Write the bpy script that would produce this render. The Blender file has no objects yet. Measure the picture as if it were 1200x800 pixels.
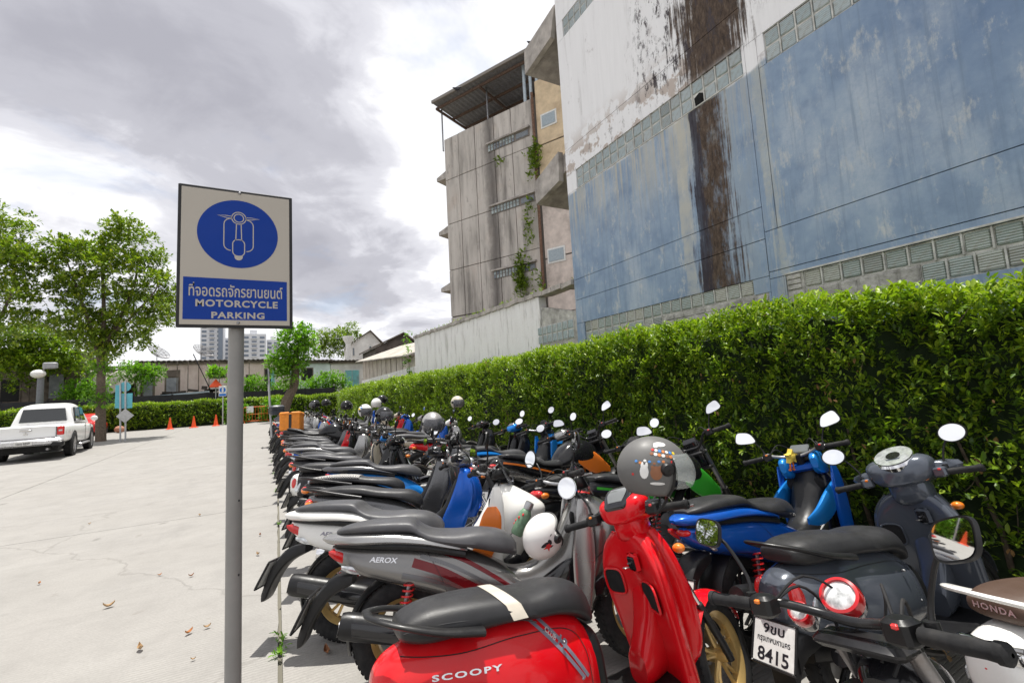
import bpy, bmesh, math, random
import numpy as np
from mathutils import Vector, Matrix
from mathutils.bvhtree import BVHTree
rnd = random.Random(7); nr = np.random.default_rng(11)
S = bpy.context.scene; COL = S.collection
rad = math.radians

# ---------------------------------------------------------------- camera
H = 1.6; FPX = 533.33
def _n(v): return v/np.linalg.norm(v)
def _ray(px, py): return np.array([(px-600)/FPX, -(py-400)/FPX, -1.0])
_Y = _n(_ray(313, 470)); _Z = _n(np.cross(_n(_ray(1200, 470-.055*887)), _Y))
if _Z[1] < 0: _Z = -_Z
_X = np.cross(_Y, _Z); RW = np.array([_X, _Y, _Z])
cam = bpy.data.objects.new('camera', bpy.data.cameras.new('camera')); COL.objects.link(cam)
cam.matrix_world = Matrix([list(RW[i])+[(0, 0, H)[i]] for i in range(3)]+[[0, 0, 0, 1]])
cam.data.sensor_width = 36; cam.data.lens = 16; cam.data.clip_end = 3000; cam.data.clip_start = .05
S.camera = cam
def at(px, py, x=None, y=None, z=None):
    """the point of a real plane (x=, y= or z= const) that is seen at photo pixel px,py"""
    d = RW @ _ray(px, py)
    t = (x/d[0] if x is not None else y/d[1] if y is not None else (z-H)/d[2])
    return np.array([0, 0, H])+t*d

# ---------------------------------------------------------------- sky and sun
SUN = Vector((.05, .17, 1)).normalized()
w = bpy.data.worlds.new('World'); S.world = w; w.use_nodes = True
N = w.node_tree; N.nodes.clear()
def wn(t, **k):
    n = N.nodes.new(t)
    for a, b in k.items(): setattr(n, a, b)
    return n
sky = wn('ShaderNodeTexSky', sky_type='NISHITA', sun_disc=False)
sky.sun_elevation = math.asin(SUN.z); sky.sun_rotation = math.atan2(SUN.x, SUN.y)
bg1 = wn('ShaderNodeBackground'); bg1.inputs[1].default_value = .12
N.links.new(sky.outputs[0], bg1.inputs[0])
tc = wn('ShaderNodeTexCoord'); sp = wn('ShaderNodeSeparateXYZ'); N.links.new(tc.outputs['Generated'], sp.inputs[0])
def wm(op, a, b=None, c=None):
    n = wn('ShaderNodeMath', operation=op)
    for i, v in enumerate((a, b, c)):
        if v is None: continue
        if isinstance(v, (int, float)): n.inputs[i].default_value = v
        else: N.links.new(v, n.inputs[i])
    return n.outputs[0]
den = wm('ADD', wm('MAXIMUM', sp.outputs[2], 0.0), .22)
cx = wm('DIVIDE', sp.outputs[0], den); cy = wm('DIVIDE', sp.outputs[1], den)
cb = wn('ShaderNodeCombineXYZ'); N.links.new(cx, cb.inputs[0]); N.links.new(cy, cb.inputs[1]); cb.inputs[2].default_value = 3.7
def wnoise(scale, det, rough, dist=0., off=0.):
    n = wn('ShaderNodeTexNoise'); n.inputs['Scale'].default_value = scale; n.inputs['Detail'].default_value = det
    n.inputs['Roughness'].default_value = rough; n.inputs['Distortion'].default_value = dist
    m = wn('ShaderNodeMapping'); m.inputs[1].default_value = (off, off*.37, 0); N.links.new(cb.outputs[0], m.inputs[0]); N.links.new(m.outputs[0], n.inputs[0])
    return n.outputs[0]
def wramp(v, stops):
    r = wn('ShaderNodeValToRGB'); r.color_ramp.interpolation = 'EASE'
    e = r.color_ramp.elements
    while len(e) < len(stops): e.new(.5)
    for el, (p, c) in zip(e, stops): el.position = p; el.color = (*c, 1)
    N.links.new(v, r.inputs[0]); return r.outputs[0]
def blob(px, py, k, amp):          # a broad cloud mass around one direction of the sky
    d = _n(RW @ _ray(px, py)); v = wn('ShaderNodeVectorMath', operation='DOT_PRODUCT'); v.inputs[1].default_value = tuple(d)
    nz = wn('ShaderNodeVectorMath', operation='NORMALIZE'); N.links.new(tc.outputs['Generated'], nz.inputs[0]); N.links.new(nz.outputs[0], v.inputs[0])
    return wm('MULTIPLY', wm('POWER', wm('MAXIMUM', v.outputs['Value'], 0.0), float(k)), amp)
dens = wm('ADD', wm('MULTIPLY', wnoise(1.15, 8, .55, .4, 4.1), .80), wm('ADD', wm('MULTIPLY', wnoise(3.4, 9, .6, .5, 1.3), .34), -.05))
for b in ((250, 90, 9, .15), (330, 20, 14, .07), (430, 310, 60, .15), (380, 290, 120, .06), (80, 120, 40, .07), (640, 40, 30, -.16), (60, 215, 90, -.12), (520, 190, 90, -.12), (300, 380, 200, -.10), (30, 370, 60, -.05)):
    dens = wm('ADD', dens, blob(*b))
ccol = wramp(dens, [(.40, (.95, .96, .98)), (.54, (.90, .90, .93)), (.62, (.66, .66, .71)), (.70, (.49, .49, .54)), (.83, (.40, .40, .45))])
bg2 = wn('ShaderNodeBackground'); N.links.new(ccol, bg2.inputs[0]); bg2.inputs[1].default_value = .97
cover = wramp(wm('ADD', wm('MULTIPLY', wnoise(1.7, 6, .6, .4, 9.0), 1.0), wm('MULTIPLY', blob(650, 60, 200, 1.), -.12)), [(.30, (.62,)*3), (.46, (1,)*3)])
mx = wn('ShaderNodeMixShader'); N.links.new(cover, mx.inputs[0]); N.links.new(bg1.outputs[0], mx.inputs[1]); N.links.new(bg2.outputs[0], mx.inputs[2])
out = wn('ShaderNodeOutputWorld'); N.links.new(mx.outputs[0], out.inputs[0])
sl = bpy.data.lights.new('sun', 'SUN'); sl.energy = 5.0; sl.angle = rad(.6); sl.color = (1, .965, .90)
so = bpy.data.objects.new('sun', sl); COL.objects.link(so); so.rotation_euler = SUN.to_track_quat('Z', 'Y').to_euler()
V = S.view_settings; V.view_transform = 'Standard'; V.look = 'None'; V.exposure = 0.30; V.gamma = 1
S.cycles.max_bounces = 6; S.cycles.transparent_max_bounces = 12

# ---------------------------------------------------------------- materials
class NT:
    def __init__(s, name):
        s.m = bpy.data.materials.new(name); s.m.use_nodes = True; s.t = s.m.node_tree; s.b = s.t.nodes['Principled BSDF']; s.tc = None
    def n(s, t, **k):
        n = s.t.nodes.new(t)
        for a, b in k.items(): setattr(n, a, b)
        return n
    def l(s, a, b): s.t.links.new(a, b)
    def co(s, scale=(1, 1, 1), kind='Object', loc=(0, 0, 0), rot=(0, 0, 0)):
        if s.tc is None: s.tc = s.n('ShaderNodeTexCoord')
        m = s.n('ShaderNodeMapping'); m.inputs[1].default_value = loc; m.inputs[2].default_value = rot; m.inputs[3].default_value = scale
        s.l(s.tc.outputs[kind], m.inputs[0]); return m.outputs[0]
    def noise(s, scale, det=4, rough=.55, vec=None, dist=0.):
        n = s.n('ShaderNodeTexNoise'); n.inputs['Scale'].default_value = scale; n.inputs['Detail'].default_value = det
        n.inputs['Roughness'].default_value = rough; n.inputs['Distortion'].default_value = dist
        s.l(vec if vec is not None else s.co(), n.inputs[0]); return n.outputs[0]
    def ramp(s, v, stops, interp='LINEAR'):
        r = s.n('ShaderNodeValToRGB'); r.color_ramp.interpolation = interp; e = r.color_ramp.elements
        while len(e) < len(stops): e.new(.5)
        for el, (p, c) in zip(e, stops): el.position = p; el.color = (*((c,)*3 if isinstance(c, (int, float)) else c), 1)
        s.l(v, r.inputs[0]); return r.outputs[0]
    def mix(s, f, a, b, mode='MIX'):
        n = s.n('ShaderNodeMix', data_type='RGBA', blend_type=mode)
        for i, v in ((0, f), (6, a), (7, b)):
            if isinstance(v, (int, float)): n.inputs[i].default_value = v if i == 0 else (v, v, v, 1)
            elif isinstance(v, tuple): n.inputs[i].default_value = (*v[:3], 1)
            else: s.l(v, n.inputs[i])
        return n.outputs[2]
    def math(s, op, a, b=None, c=None):
        n = s.n('ShaderNodeMath', operation=op)
        for i, v in enumerate((a, b, c)):
            if v is None: continue
            if isinstance(v, (int, float)): n.inputs[i].default_value = v
            else: s.l(v, n.inputs[i])
        return n.outputs[0]
    def set(s, **k):
        for a, v in k.items():
            i = s.b.inputs[a.replace('_', ' ')]
            if isinstance(v, (int, float)): i.default_value = v
            elif isinstance(v, tuple): i.default_value = (*v[:3], 1) if len(i.default_value) == 4 else v
            else: s.l(v, i)
        return s
    def bump(s, h, strength=.3, dist=.01):
        b = s.n('ShaderNodeBump'); b.inputs['Strength'].default_value = strength; b.inputs['Distance'].default_value = dist
        s.l(h, b.inputs['Height']); s.l(b.outputs[0], s.b.inputs['Normal']); return s
M = {}
def simple(name, col, rough=.5, metal=0., coat=0., var=.12, vs=9., bump=0., bs=60., bd=.002, spec=.35, tint=None):
    if name in M: return M[name]
    t = NT(name); n = t.noise(vs, 5, .6)
    lo = tuple(c*(1-var) for c in col); hi = tuple(min(1, c*(1+var)) for c in col)
    c = t.ramp(n, [(.32, lo), (.68, hi)])
    if tint: c = t.mix(t.ramp(t.noise(vs*.4, 6, .7), [(.5, 0.), (.72, .6)]), c, tint)
    t.set(Base_Color=c, Roughness=t.ramp(t.noise(vs*2.3, 4), [(.3, max(.02, rough*.8)), (.7, min(1, rough*1.2))]), Metallic=metal, Specular_IOR_Level=spec)
    if coat: t.set(Coat_Weight=coat, Coat_Roughness=.04)
    if bump: t.bump(t.noise(bs, 3), bump, bd)
    M[name] = t.m; return t.m
def glass(name, col=(1, 1, 1), rough=.02, alpha=.35):
    if name in M: return M[name]
    t = NT(name); t.set(Base_Color=col, Roughness=rough, Alpha=alpha, Specular_IOR_Level=.9); M[name] = t.m; return t.m
def paint(name, col, rough=.22, metal=0., dust=.07):
    """glossy body paint with clear coat, faint dust and tiny swirl"""
    if name in M: return M[name]
    t = NT(name); d = t.ramp(t.noise(5, 4, .55), [(.45, 0.), (.85, dust*1.2)])
    t.set(Base_Color=t.mix(d, col, (.30, .28, .25)), Roughness=t.math('ADD', t.math('MULTIPLY', d, .9), rough), Metallic=metal, Coat_Weight=.30, Coat_Roughness=.04, Specular_IOR_Level=.25)
    M[name] = t.m; return t.m
RUB = simple('tyre_rubber', (.014, .014, .015), .8, var=.35, vs=14, bump=.5, bs=90, tint=(.05, .045, .04))
PLA = simple('black_plastic', (.010, .010, .011), .38, var=.3, vs=12, bump=.15, bs=300, tint=(.025, .024, .022))
PLG = simple('gloss_black_plastic', (.012, .012, .014), .14, coat=.5)
DGR = simple('dark_grey_plastic', (.03, .03, .032), .5, bump=.15, bs=260)
SEA = simple('seat_vinyl', (.024, .024, .026), .42, var=.2, vs=10, bump=.55, bs=420, bd=.0012, tint=(.045, .043, .04))
SEG = simple('grey_seat_vinyl', (.066, .066, .072), .42, var=.15, bump=.5, bs=420, bd=.0012, tint=(.08, .077, .073))
SBR = simple('brown_seat_vinyl', (.075, .045, .032), .45, bump=.5, bs=420, bd=.0012)
BEI = simple('beige_vinyl', (.55, .50, .42), .5, bump=.3, bs=300)
CHR = simple('chrome', (.75, .75, .76), .1, 1., var=.06)
ALU = simple('cast_aluminium', (.42, .42, .43), .38, .9, var=.2, bump=.2, tint=(.2, .18, .15))
STE = simple('dull_steel', (.28, .28, .29), .4, .85, var=.25, tint=(.16, .11, .08))
GOL = simple('gold_wheel_paint', (.66, .45, .17), .33, .45, var=.12, coat=.3, tint=(.25, .18, .10))
BLKM = simple('satin_black_metal', (.02, .02, .022), .3, .3, var=.3, tint=(.06, .055, .05))
REDL = simple('red_lens', (.62, .02, .02), .12, coat=1., var=.2, vs=30)
ORL = simple('orange_lens', (.75, .20, .02), .15, coat=.8)
REDM = simple('red_spring', (.55, .015, .015), .3, coat=.4)
CLR = simple('clear_lens', (.62, .64, .66), .12, .55, coat=1., var=.3, vs=40)
MIR = simple('mirror_glass', (.9, .91, .92), .015, 1., var=.01)
VIS = glass('clear_visor', (.75, .8, .78), .03, .28)
SMK = glass('smoked_screen', (.10, .10, .11), .05, .62)
PLT = simple('plate_white', (.66, .66, .64), .45, tint=(.4, .38, .34))
INK = simple('plate_ink', (.015, .015, .02), .5)
SIL = simple('silver_badge', (.72, .72, .74), .25, .7)

# ---------------------------------------------------------------- mesh helpers
def catmull(P, sub):
    P = [np.array(p, float) for p in P]; Q = []
    for i in range(len(P)-1):
        a = P[max(i-1, 0)]; b = P[i]; c = P[i+1]; d = P[min(i+2, len(P)-1)]
        for k in range(sub):
            t = k/sub; Q.append(.5*((2*b)+(c-a)*t+(2*a-5*b+4*c-d)*t*t+(3*b-a-3*c+d)*t**3))
    Q.append(P[-1]); return Q
class MB:
    def __init__(s): s.v = []; s.f = []
    def add(s, v, f):
        o = len(s.v); s.v += [tuple(map(float, p)) for p in v]; s.f += [tuple(i+o for i in q) for q in f]; return s
    def rings(s, R, cap=True, close=False):
        n = len(R[0]); v = [p for r in R for p in r]; f = []
        m = len(R)
        for i in range(m if close else m-1):
            a = i*n; b = ((i+1) % m)*n
            for k in range(n): f.append((a+k, a+(k+1) % n, b+(k+1) % n, b+k))
        if cap and not close: f.append(tuple(range(n))[::-1]); f.append(tuple(range((m-1)*n, m*n)))
        return s.add(v, f)
    def hull(s, st, n=20, sub=4, yc=0., cap=True, bend=0.):
        """stations along x: (x, z bottom, z top, half width, exponent, taper)"""
        st = [tuple(q)+(2.4, 0.)[len(q)-4:] for q in st]
        R = []
        for x, zb, zt, w_, e, tp in catmull(st, sub):
            w_ = max(w_, .002); h = max((zt-zb)/2, .002); zc = (zt+zb)/2; r = []
            for k in range(n):
                a = 2*math.pi*k/n; c, q = math.cos(a), math.sin(a)
                u = math.copysign(abs(c)**(2/e), c); v_ = math.copysign(abs(q)**(2/e), q)
                r.append((x-bend*(u*w_)**2, yc+w_*u*(1-tp*v_), zc+h*v_))
            R.append(r)
        return s.rings(R, cap)
    def vhull(s, st, n=20, sub=4, yc=0., bend=0., cap=True):
        """stations along z: (z, x back, x front, half width, exponent)"""
        st = [tuple(q)+(2.4,)[len(q)-4:] for q in st]
        R = []
        for z, x0, x1, w_, e in catmull(st, sub):
            w_ = max(w_, .002); h = max((x1-x0)/2, .002); r = []
            for k in range(n):
                a = 2*math.pi*k/n; c, q = math.cos(a), math.sin(a)
                u = math.copysign(abs(c)**(2/e), c); v_ = math.copysign(abs(q)**(2/e), q)
                r.append(((x0+x1)/2+h*v_-bend*(u*w_)**2, yc+w_*u, z))
            R.append(r[::-1])
        return s.rings(R, cap)
    def tube(s, P, r, n=8, sub=0, cap=True, sy=1.):
        P = catmull(P, sub) if sub else [np.array(p, float) for p in P]
        m = len(P); rr = r if isinstance(r, (list, tuple)) else [r]*m
        if len(rr) != m: rr = np.interp(np.linspace(0, 1, m), np.linspace(0, 1, len(rr)), rr)
        t0 = _n(P[1]-P[0]); up = np.array([0, 0, 1.]) if abs(t0[2]) < .9 else np.array([0, 1., 0])
        a = _n(np.cross(t0, up)); R = []
        for i in range(m):
            t = P[min(i+1, m-1)]-P[max(i-1, 0)]; t = t/max(np.linalg.norm(t), 1e-9)
            a = a-t*np.dot(a, t); a = _n(a); b = np.cross(t, a)
            R.append([P[i]+rr[i]*(math.cos(q)*a+sy*math.sin(q)*b) for q in (2*math.pi*k/n for k in range(n))])
        return s.rings(R, cap)
    def lathe(s, prof, o=(0, 0, 0), ax=(0, 1, 0), n=32, cap=False, closed=False):
        ax = _n(np.array(ax, float)); up = np.array([0, 0, 1.]) if abs(ax[2]) < .9 else np.array([1., 0, 0])
        a = _n(np.cross(up, ax)); b = np.cross(ax, a); o = np.array(o, float)
        R = [[o+ax*h+r*(math.cos(t)*a+math.sin(t)*b) for t in (2*math.pi*k/n for k in range(n))] for r, h in prof]
        return s.rings(R, cap, closed)
    def box(s, lo, hi, M4=None):
        v = [(x, y, z) for x in (lo[0], hi[0]) for y in (lo[1], hi[1]) for z in (lo[2], hi[2])]
        if M4 is not None: v = [tuple(M4 @ Vector(p)) for p in v]
        return s.add(v, [(0, 1, 3, 2), (4, 6, 7, 5), (0, 4, 5, 1), (2, 3, 7, 6), (0, 2, 6, 4), (1, 5, 7, 3)])
    def bbox(s, lo, hi, b=.01, M4=None):
        """box with chamfered vertical and top edges"""
        x0, y0, z0 = lo; x1, y1, z1 = hi; R = []
        for z, i in ((z0, b), (z0+b, 0), (z1-b, 0), (z1, b)):
            R.append([(x0+i+b, y0+i, z), (x1-i-b, y0+i, z), (x1-i, y0+i+b, z), (x1-i, y1-i-b, z), (x1-i-b, y1-i, z), (x0+i+b, y1-i, z), (x0+i, y1-i-b, z), (x0+i, y0+i+b, z)])
        if M4 is not None: R = [[tuple(M4 @ Vector(p)) for p in r] for r in R]
        return s.rings(R)
    def ell(s, c, r, n=16, m=10, M4=None):
        R = []
        for i in range(m+1):
            t = math.pi*i/m; t = min(max(t, .02), math.pi-.02)
            R.append([(c[0]+r[0]*math.sin(t)*math.cos(a), c[1]+r[1]*math.sin(t)*math.sin(a), c[2]+r[2]*math.cos(t)) for a in (2*math.pi*k/n for k in range(n))][::-1])
        if M4 is not None: R = [[tuple(M4 @ Vector(p)) for p in q] for q in R]
        return s.rings(R)
    def prism(s, out, y0, y1, axis='y'):
        n = len(out); f = [tuple(range(n)), tuple(range(2*n-1, n-1, -1))]+[(k, k+n, (k+1) % n+n, (k+1) % n) for k in range(n)]
        pt = {'y': lambda p, q: (p[0], q, p[1]), 'z': lambda p, q: (p[0], p[1], q), 'x': lambda p, q: (q, p[0], p[1])}[axis]
        return s.add([pt(p, y0) for p in out]+[pt(p, y1) for p in out], f)
    def arcplate(s, c, R_, a0, a1, w_, th=.006, n=16, dip=.35, m=8):
        """mudguard: an arc about the y axis with a curved cross section"""
        R = []
        for i in range(n+1):
            a = rad(a0+(a1-a0)*i/n); wi = w_*(1-.35*abs(2*i/n-1)**3); r = []
            for k in range(m+1):
                u = 2*k/m-1; r.append((c[0]+(R_-dip*w_*u*u)*math.cos(a), c[1]+wi*u, c[2]+(R_-dip*w_*u*u)*math.sin(a)))
            for k in range(m, -1, -1):
                u = 2*k/m-1; q = R_-dip*w_*u*u-th; r.append((c[0]+q*math.cos(a), c[1]+wi*u*.97, c[2]+q*math.sin(a)))
            R.append(r)
        return s.rings(R)
    def mir(s):            # add the mirror image across y=0
        n = len(s.v); s.v += [(x, -y, z) for x, y, z in s.v]; s.f += [tuple(i+n for i in reversed(q)) for q in s.f]; return s
    def xf(s, M4): s.v = [tuple(M4 @ Vector(p)) for p in s.v]; return s
    def mesh(s, name, mat, sharp=35):
        me = bpy.data.meshes.new(name); me.from_pydata(s.v, [], s.f); me.materials.append(mat)
        if sharp is not None:
            me.polygons.foreach_set('use_smooth', [True]*len(me.polygons)); me.set_sharp_from_angle(angle=rad(sharp))
        me.update(); return me
    def obj(s, name, mat, parent=None, sharp=35, label=None, recalc=True):
        me = s.mesh(name, mat, sharp)
        if recalc:
            bm = bmesh.new(); bm.from_mesh(me); bmesh.ops.recalc_face_normals(bm, faces=bm.faces); bm.to_mesh(me); bm.free()
            if sharp is not None: me.set_sharp_from_angle(angle=rad(sharp))
        o = bpy.data.objects.new(name, me); COL.objects.link(o); o.parent = parent
        if label: o['label'] = label
        return o
def link(name, me, parent=None, loc=(0, 0, 0), rot=(0, 0, 0), scale=(1, 1, 1)):
    o = bpy.data.objects.new(name, me); COL.objects.link(o); o.parent = parent; o.location = loc; o.rotation_euler = rot; o.scale = scale; return o
def tag(o, label, cat, group=None):
    o['label'] = label; o['category'] = cat
    if group: o['group'] = group
    return o
def thing(name, label, cat, loc=(0, 0, 0), rot=(0, 0, 0), group=None):
    return tag(link(name, None, None, loc, rot), label, cat, group)
def struct(o): o['kind'] = 'structure'; return o
def stuff(o): o['kind'] = 'stuff'; return o
def numesh(name, Vv, Ff, mat, parent=None, smooth=False):
    """many faces of equal corner count straight from numpy arrays"""
    me = bpy.data.meshes.new(name); k = Ff.shape[1]
    me.vertices.add(len(Vv)); me.vertices.foreach_set('co', Vv.astype(np.float32).ravel())
    me.loops.add(Ff.size); me.loops.foreach_set('vertex_index', Ff.astype(np.int32).ravel())
    me.polygons.add(len(Ff)); me.polygons.foreach_set('loop_start', np.arange(0, Ff.size, k, dtype=np.int32))
    if smooth: me.polygons.foreach_set('use_smooth', np.ones(len(Ff), bool))
    me.materials.append(mat); me.update(calc_edges=True)
    o = bpy.data.objects.new(name, me); COL.objects.link(o); o.parent = parent; return o
def textmesh(body, size=1., res=3, bold=0., space=1.):
    c = bpy.data.curves.new('t', 'FONT'); c.body = body; c.size = size; c.align_x = 'CENTER'; c.resolution_u = res; c.offset = bold; c.space_character = space
    o = bpy.data.objects.new('t', c); COL.objects.link(o); bpy.context.view_layer.update()
    me = bpy.data.meshes.new_from_object(o.evaluated_get(bpy.context.evaluated_depsgraph_get()))
    v = [tuple(p.co) for p in me.vertices]; f = [tuple(p.vertices) for p in me.polygons]
    bpy.data.objects.remove(o); bpy.data.curves.remove(c); bpy.data.meshes.remove(me)
    return v, f
def textfit(body, wd, ht, **k):
    """text scaled to a width and height, centred on 0,0"""
    v, f = textmesh(body, **k); v = np.array(v); lo = v.min(0); hi = v.max(0)
    v = (v-(lo+hi)/2)*np.array([wd/(hi[0]-lo[0]), ht/(hi[1]-lo[1]), 0]); return v, f
# ================================================================ GROUND
def ground_mat(name, base, groove=True, rot=0.):
    t = NT(name)
    big = t.noise(.35, 5, .6); mid = t.noise(2.2, 8, .68); fin = t.noise(60, 4, .7)
    c = t.ramp(mid, [(.30, tuple(b*.80 for b in base)), (.55, base), (.75, tuple(min(1, b*1.10) for b in base))])
    c = t.mix(t.ramp(big, [(.35, .25), (.65, 0.)]), c, tuple(b*f for b, f in zip(base, (.80, .78, .74))))
    streak = t.noise(3.0, 6, .7, t.co((.12, 3.2, 1)))
    c = t.mix(t.ramp(streak, [(.5, 0.), (.75, .30)]), c, tuple(b*.72 for b in base))
    spot = t.noise(5.5, 3, .5, t.co((1, 1, 1), loc=(3, 8, 0)))
    c = t.mix(t.ramp(spot, [(.69, 0.), (.76, .45)]), c, (.17, .15, .13))
    c = t.mix(t.ramp(fin, [(.35, .28), (.6, 0.)]), c, tuple(b*.55 for b in base))
    h = t.math('MULTIPLY', fin, .35)
    if groove:       # broom finish: fine lines drawn across the slab
        wv = t.n('ShaderNodeTexWave', wave_type='BANDS', bands_direction='Y'); wv.inputs['Scale'].default_value = 11; wv.inputs['Distortion'].default_value = 2.2
        wv.inputs['Detail'].default_value = 3; wv.inputs['Detail Scale'].default_value = 1.4; t.l(t.co((.5, 1, 1), rot=(0, 0, rot)), wv.inputs[0])
        gr = t.ramp(wv.outputs[1], [(0., 1.), (.3, 0.)]); gm = t.ramp(t.noise(1.1, 3, .6), [(.35, .15), (.65, .8)])
        g = t.math('MULTIPLY', gr, gm); c = t.mix(t.math('MULTIPLY', g, .38), c, tuple(b*.5 for b in base)); h = t.math('SUBTRACT', h, t.math('MULTIPLY', g, .8))
    dk = t.noise(.9, 8, .7, t.co((1, .35, 1), loc=(5, 1, 0))); c = t.mix(t.ramp(dk, [(.58, 0.), (.72, .30)]), c, tuple(b*.5 for b in base))
    oil = t.noise(2.6, 2, .4, t.co((1, 1, 1), loc=(1, 4, 0))); c = t.mix(t.ramp(oil, [(.74, 0.), (.80, .5)]), c, (.07, .065, .06))
    vo = t.n('ShaderNodeTexVoronoi', feature='DISTANCE_TO_EDGE'); vo.inputs['Scale'].default_value = .16; wob = t.n('ShaderNodeVectorMath', operation='ADD'); t.l(t.co(), wob.inputs[0]); nn = t.n('ShaderNodeTexNoise'); nn.inputs['Scale'].default_value = 1.3; nn.inputs['Detail'].default_value = 8; t.l(t.co(), nn.inputs[0]); t.l(nn.outputs[1], wob.inputs[1]); t.l(wob.outputs[0], vo.inputs[0])
    cr = t.ramp(vo.outputs[0], [(0., 1.), (.0022, 0.)]); c = t.mix(t.math('MULTIPLY', cr, .22), c, (.10, .09, .08)); h = t.math('SUBTRACT', h, cr)
    grit = t.noise(240, 2, .5); c = t.mix(t.ramp(grit, [(.62, 0.), (.72, .35)]), c, (.16, .14, .12))
    t.set(Base_Color=c, Roughness=.85, Specular_IOR_Level=.3); t.bump(h, .8, .006); return t.m
CONC = ground_mat('road_concrete', (.322, .310, .293), rot=.10)
CONC2 = ground_mat('bay_concrete', (.335, .322, .303), rot=-.06)
SOIL = simple('soil', (.10, .08, .055), .9, var=.4, vs=3, bump=.6, bs=25, bd=.01)
g = MB().add([(-900, -900, -.03), (900, -900, -.03), (900, 900, -.03), (-900, 900, -.03)], [(0, 1, 2, 3)]).obj('ground', simple('far_ground', (.16, .15, .12), .9, var=.3, vs=.2), sharp=None); struct(g)
SX0 = at(329, 796, z=0); SX1 = at(325, 522, z=0)
sdir = (SX1-SX0)/(SX1[1]-SX0[1])
def seam(y): return SX0[0]+sdir[0]*(y-SX0[1])
road = thing('road', 'x', 'x'); del road['label'], road['category']; struct(road)
bay = thing('parking_pavement', 'x', 'x'); del bay['label'], bay['category']; struct(bay)
def slab(y0, y1, xl, xr, mat, parent, z=0., name='concrete_slab'):
    """slab between two x functions, with a ragged joint edge"""
    n = 40; L, Rr = [], []
    for i in range(n+1):
        y = y0+(y1-y0)*i/n; L.append((xl(y), y)); Rr.append((xr(y)+rnd.uniform(-.004, .004), y))
    v = [(x, y, zz) for x, y in L+Rr for zz in (z, )]; m = n+1
    f = [(i, m+i, m+i+1, i+1) for i in range(n)]
    v2 = [(x, y, -.02) for x, y, _ in v]; o = len(v); v += v2
    f += [(i, i+1, o+i+1, o+i) for i in range(n)]+[(m+i, o+m+i, o+m+i+1, m+i+1) for i in range(n)]+[(0, o, o+m, m), (n, m+n, o+m+n, o+n)]
    return MB().add(v, f).obj(name, mat, parent, sharp=None, recalc=True)
ys = [-8, 2.1, 8.2, 14.6, 21.0, 27.5, 34, 42.2]
for a, b in zip(ys, ys[1:]):
    slab(a+.006, b-.006, lambda y: -4.3-.02*y, lambda y: seam(y)-.012, CONC, road)
    slab(a+1.406, b+1.394, lambda y: -9.2-.02*y, lambda y: -4.316-.02*y, CONC, road)
    slab(a+.006, b-.006, lambda y: -60, lambda y: -9.216-.02*y, CONC, road)
for a, b in zip([-8, .3, 6.75, 12.9, 19, 25.2], [.3, 6.75, 12.9, 19, 25.2, 42.2]):
    slab(a+.006, b-.006, lambda y: seam(y)+.012, lambda y: 3.95, CONC2, bay, z=.004)
b = MB().add([(3.96, -8, .03), (60, -8, .03), (60, 60, .03), (3.96, 60, .03)], [(0, 1, 2, 3)]).obj('verge', SOIL, sharp=None); struct(b)
b = MB().add([(-60, 42.25, .02), (3.9, 42.25, .02), (3.9, 200, .02), (-60, 200, .02)], [(0, 1, 2, 3)]).obj('earth_lot', SOIL, sharp=None); struct(b)
# low concrete kerb under the hedge
b = MB().bbox((3.80, -6, 0), (3.95, 31, .12), .012).obj('kerb', CONC2); struct(b)

# ================================================================ LEAVES
def leafmat(name, cols, trans=.35, yel=0.):
    t = NT(name); gm = t.n('ShaderNodeNewGeometry'); r = t.ramp(gm.outputs['Random Per Island'], [(i/(len(cols)-1), c) for i, c in enumerate(cols)])
    c = t.mix(.35, r, t.ramp(t.noise(3, 4), [(.3, tuple(x*.7 for x in cols[1])), (.7, tuple(min(1, x*1.2) for x in cols[-2]))]))
    t.set(Base_Color=c, Roughness=.42, Specular_IOR_Level=.4)
    tr = t.n('ShaderNodeBsdfTranslucent'); t.l(t.mix(1., c, (1.0, 1.15, .45), 'MULTIPLY'), tr.inputs[0])
    mx_ = t.n('ShaderNodeMixShader'); mx_.inputs[0].default_value = trans; t.l(t.b.outputs[0], mx_.inputs[1]); t.l(tr.outputs[0], mx_.inputs[2])
    t.l(mx_.outputs[0], t.t.nodes['Material Output'].inputs[0]); return t.m
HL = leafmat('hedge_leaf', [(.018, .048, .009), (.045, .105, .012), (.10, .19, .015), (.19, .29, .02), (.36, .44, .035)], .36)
HF = leafmat('lit_hedge_leaf', [(.03, .075, .010), (.08, .16, .014), (.16, .27, .018), (.27, .38, .025), (.42, .50, .04)], .38)  # lighter copy of the hedge leaf, sun on the far stretch put into colour
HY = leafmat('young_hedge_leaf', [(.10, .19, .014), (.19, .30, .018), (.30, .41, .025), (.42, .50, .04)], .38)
TL = leafmat('tree_leaf', [(.045, .085, .012), (.10, .18, .018), (.18, .28, .022), (.28, .38, .03), (.42, .42, .05)], .35)
BL = leafmat('bright_leaf', [(.08, .20, .015), (.13, .30, .02), (.20, .40, .03), (.28, .48, .05)], .4)
VL = leafmat('vine_leaf', [(.07, .12, .02), (.14, .22, .03), (.24, .33, .05), (.36, .42, .08)], .38)
BARK = simple('bark', (.13, .10, .075), .85, var=.35, vs=14, bump=.9, bs=22, bd=.02)
DARKC = simple('hedge_inner', (.014, .028, .008), .95, var=.3)  # solid core behind the leaves; shade in the gaps is put into its colour
def rv(n): v = nr.normal(size=(n, 3)); return v/np.linalg.norm(v, axis=1)[:, None]
def nz(v): return v/np.maximum(np.linalg.norm(v, axis=1), 1e-9)[:, None]
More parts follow.
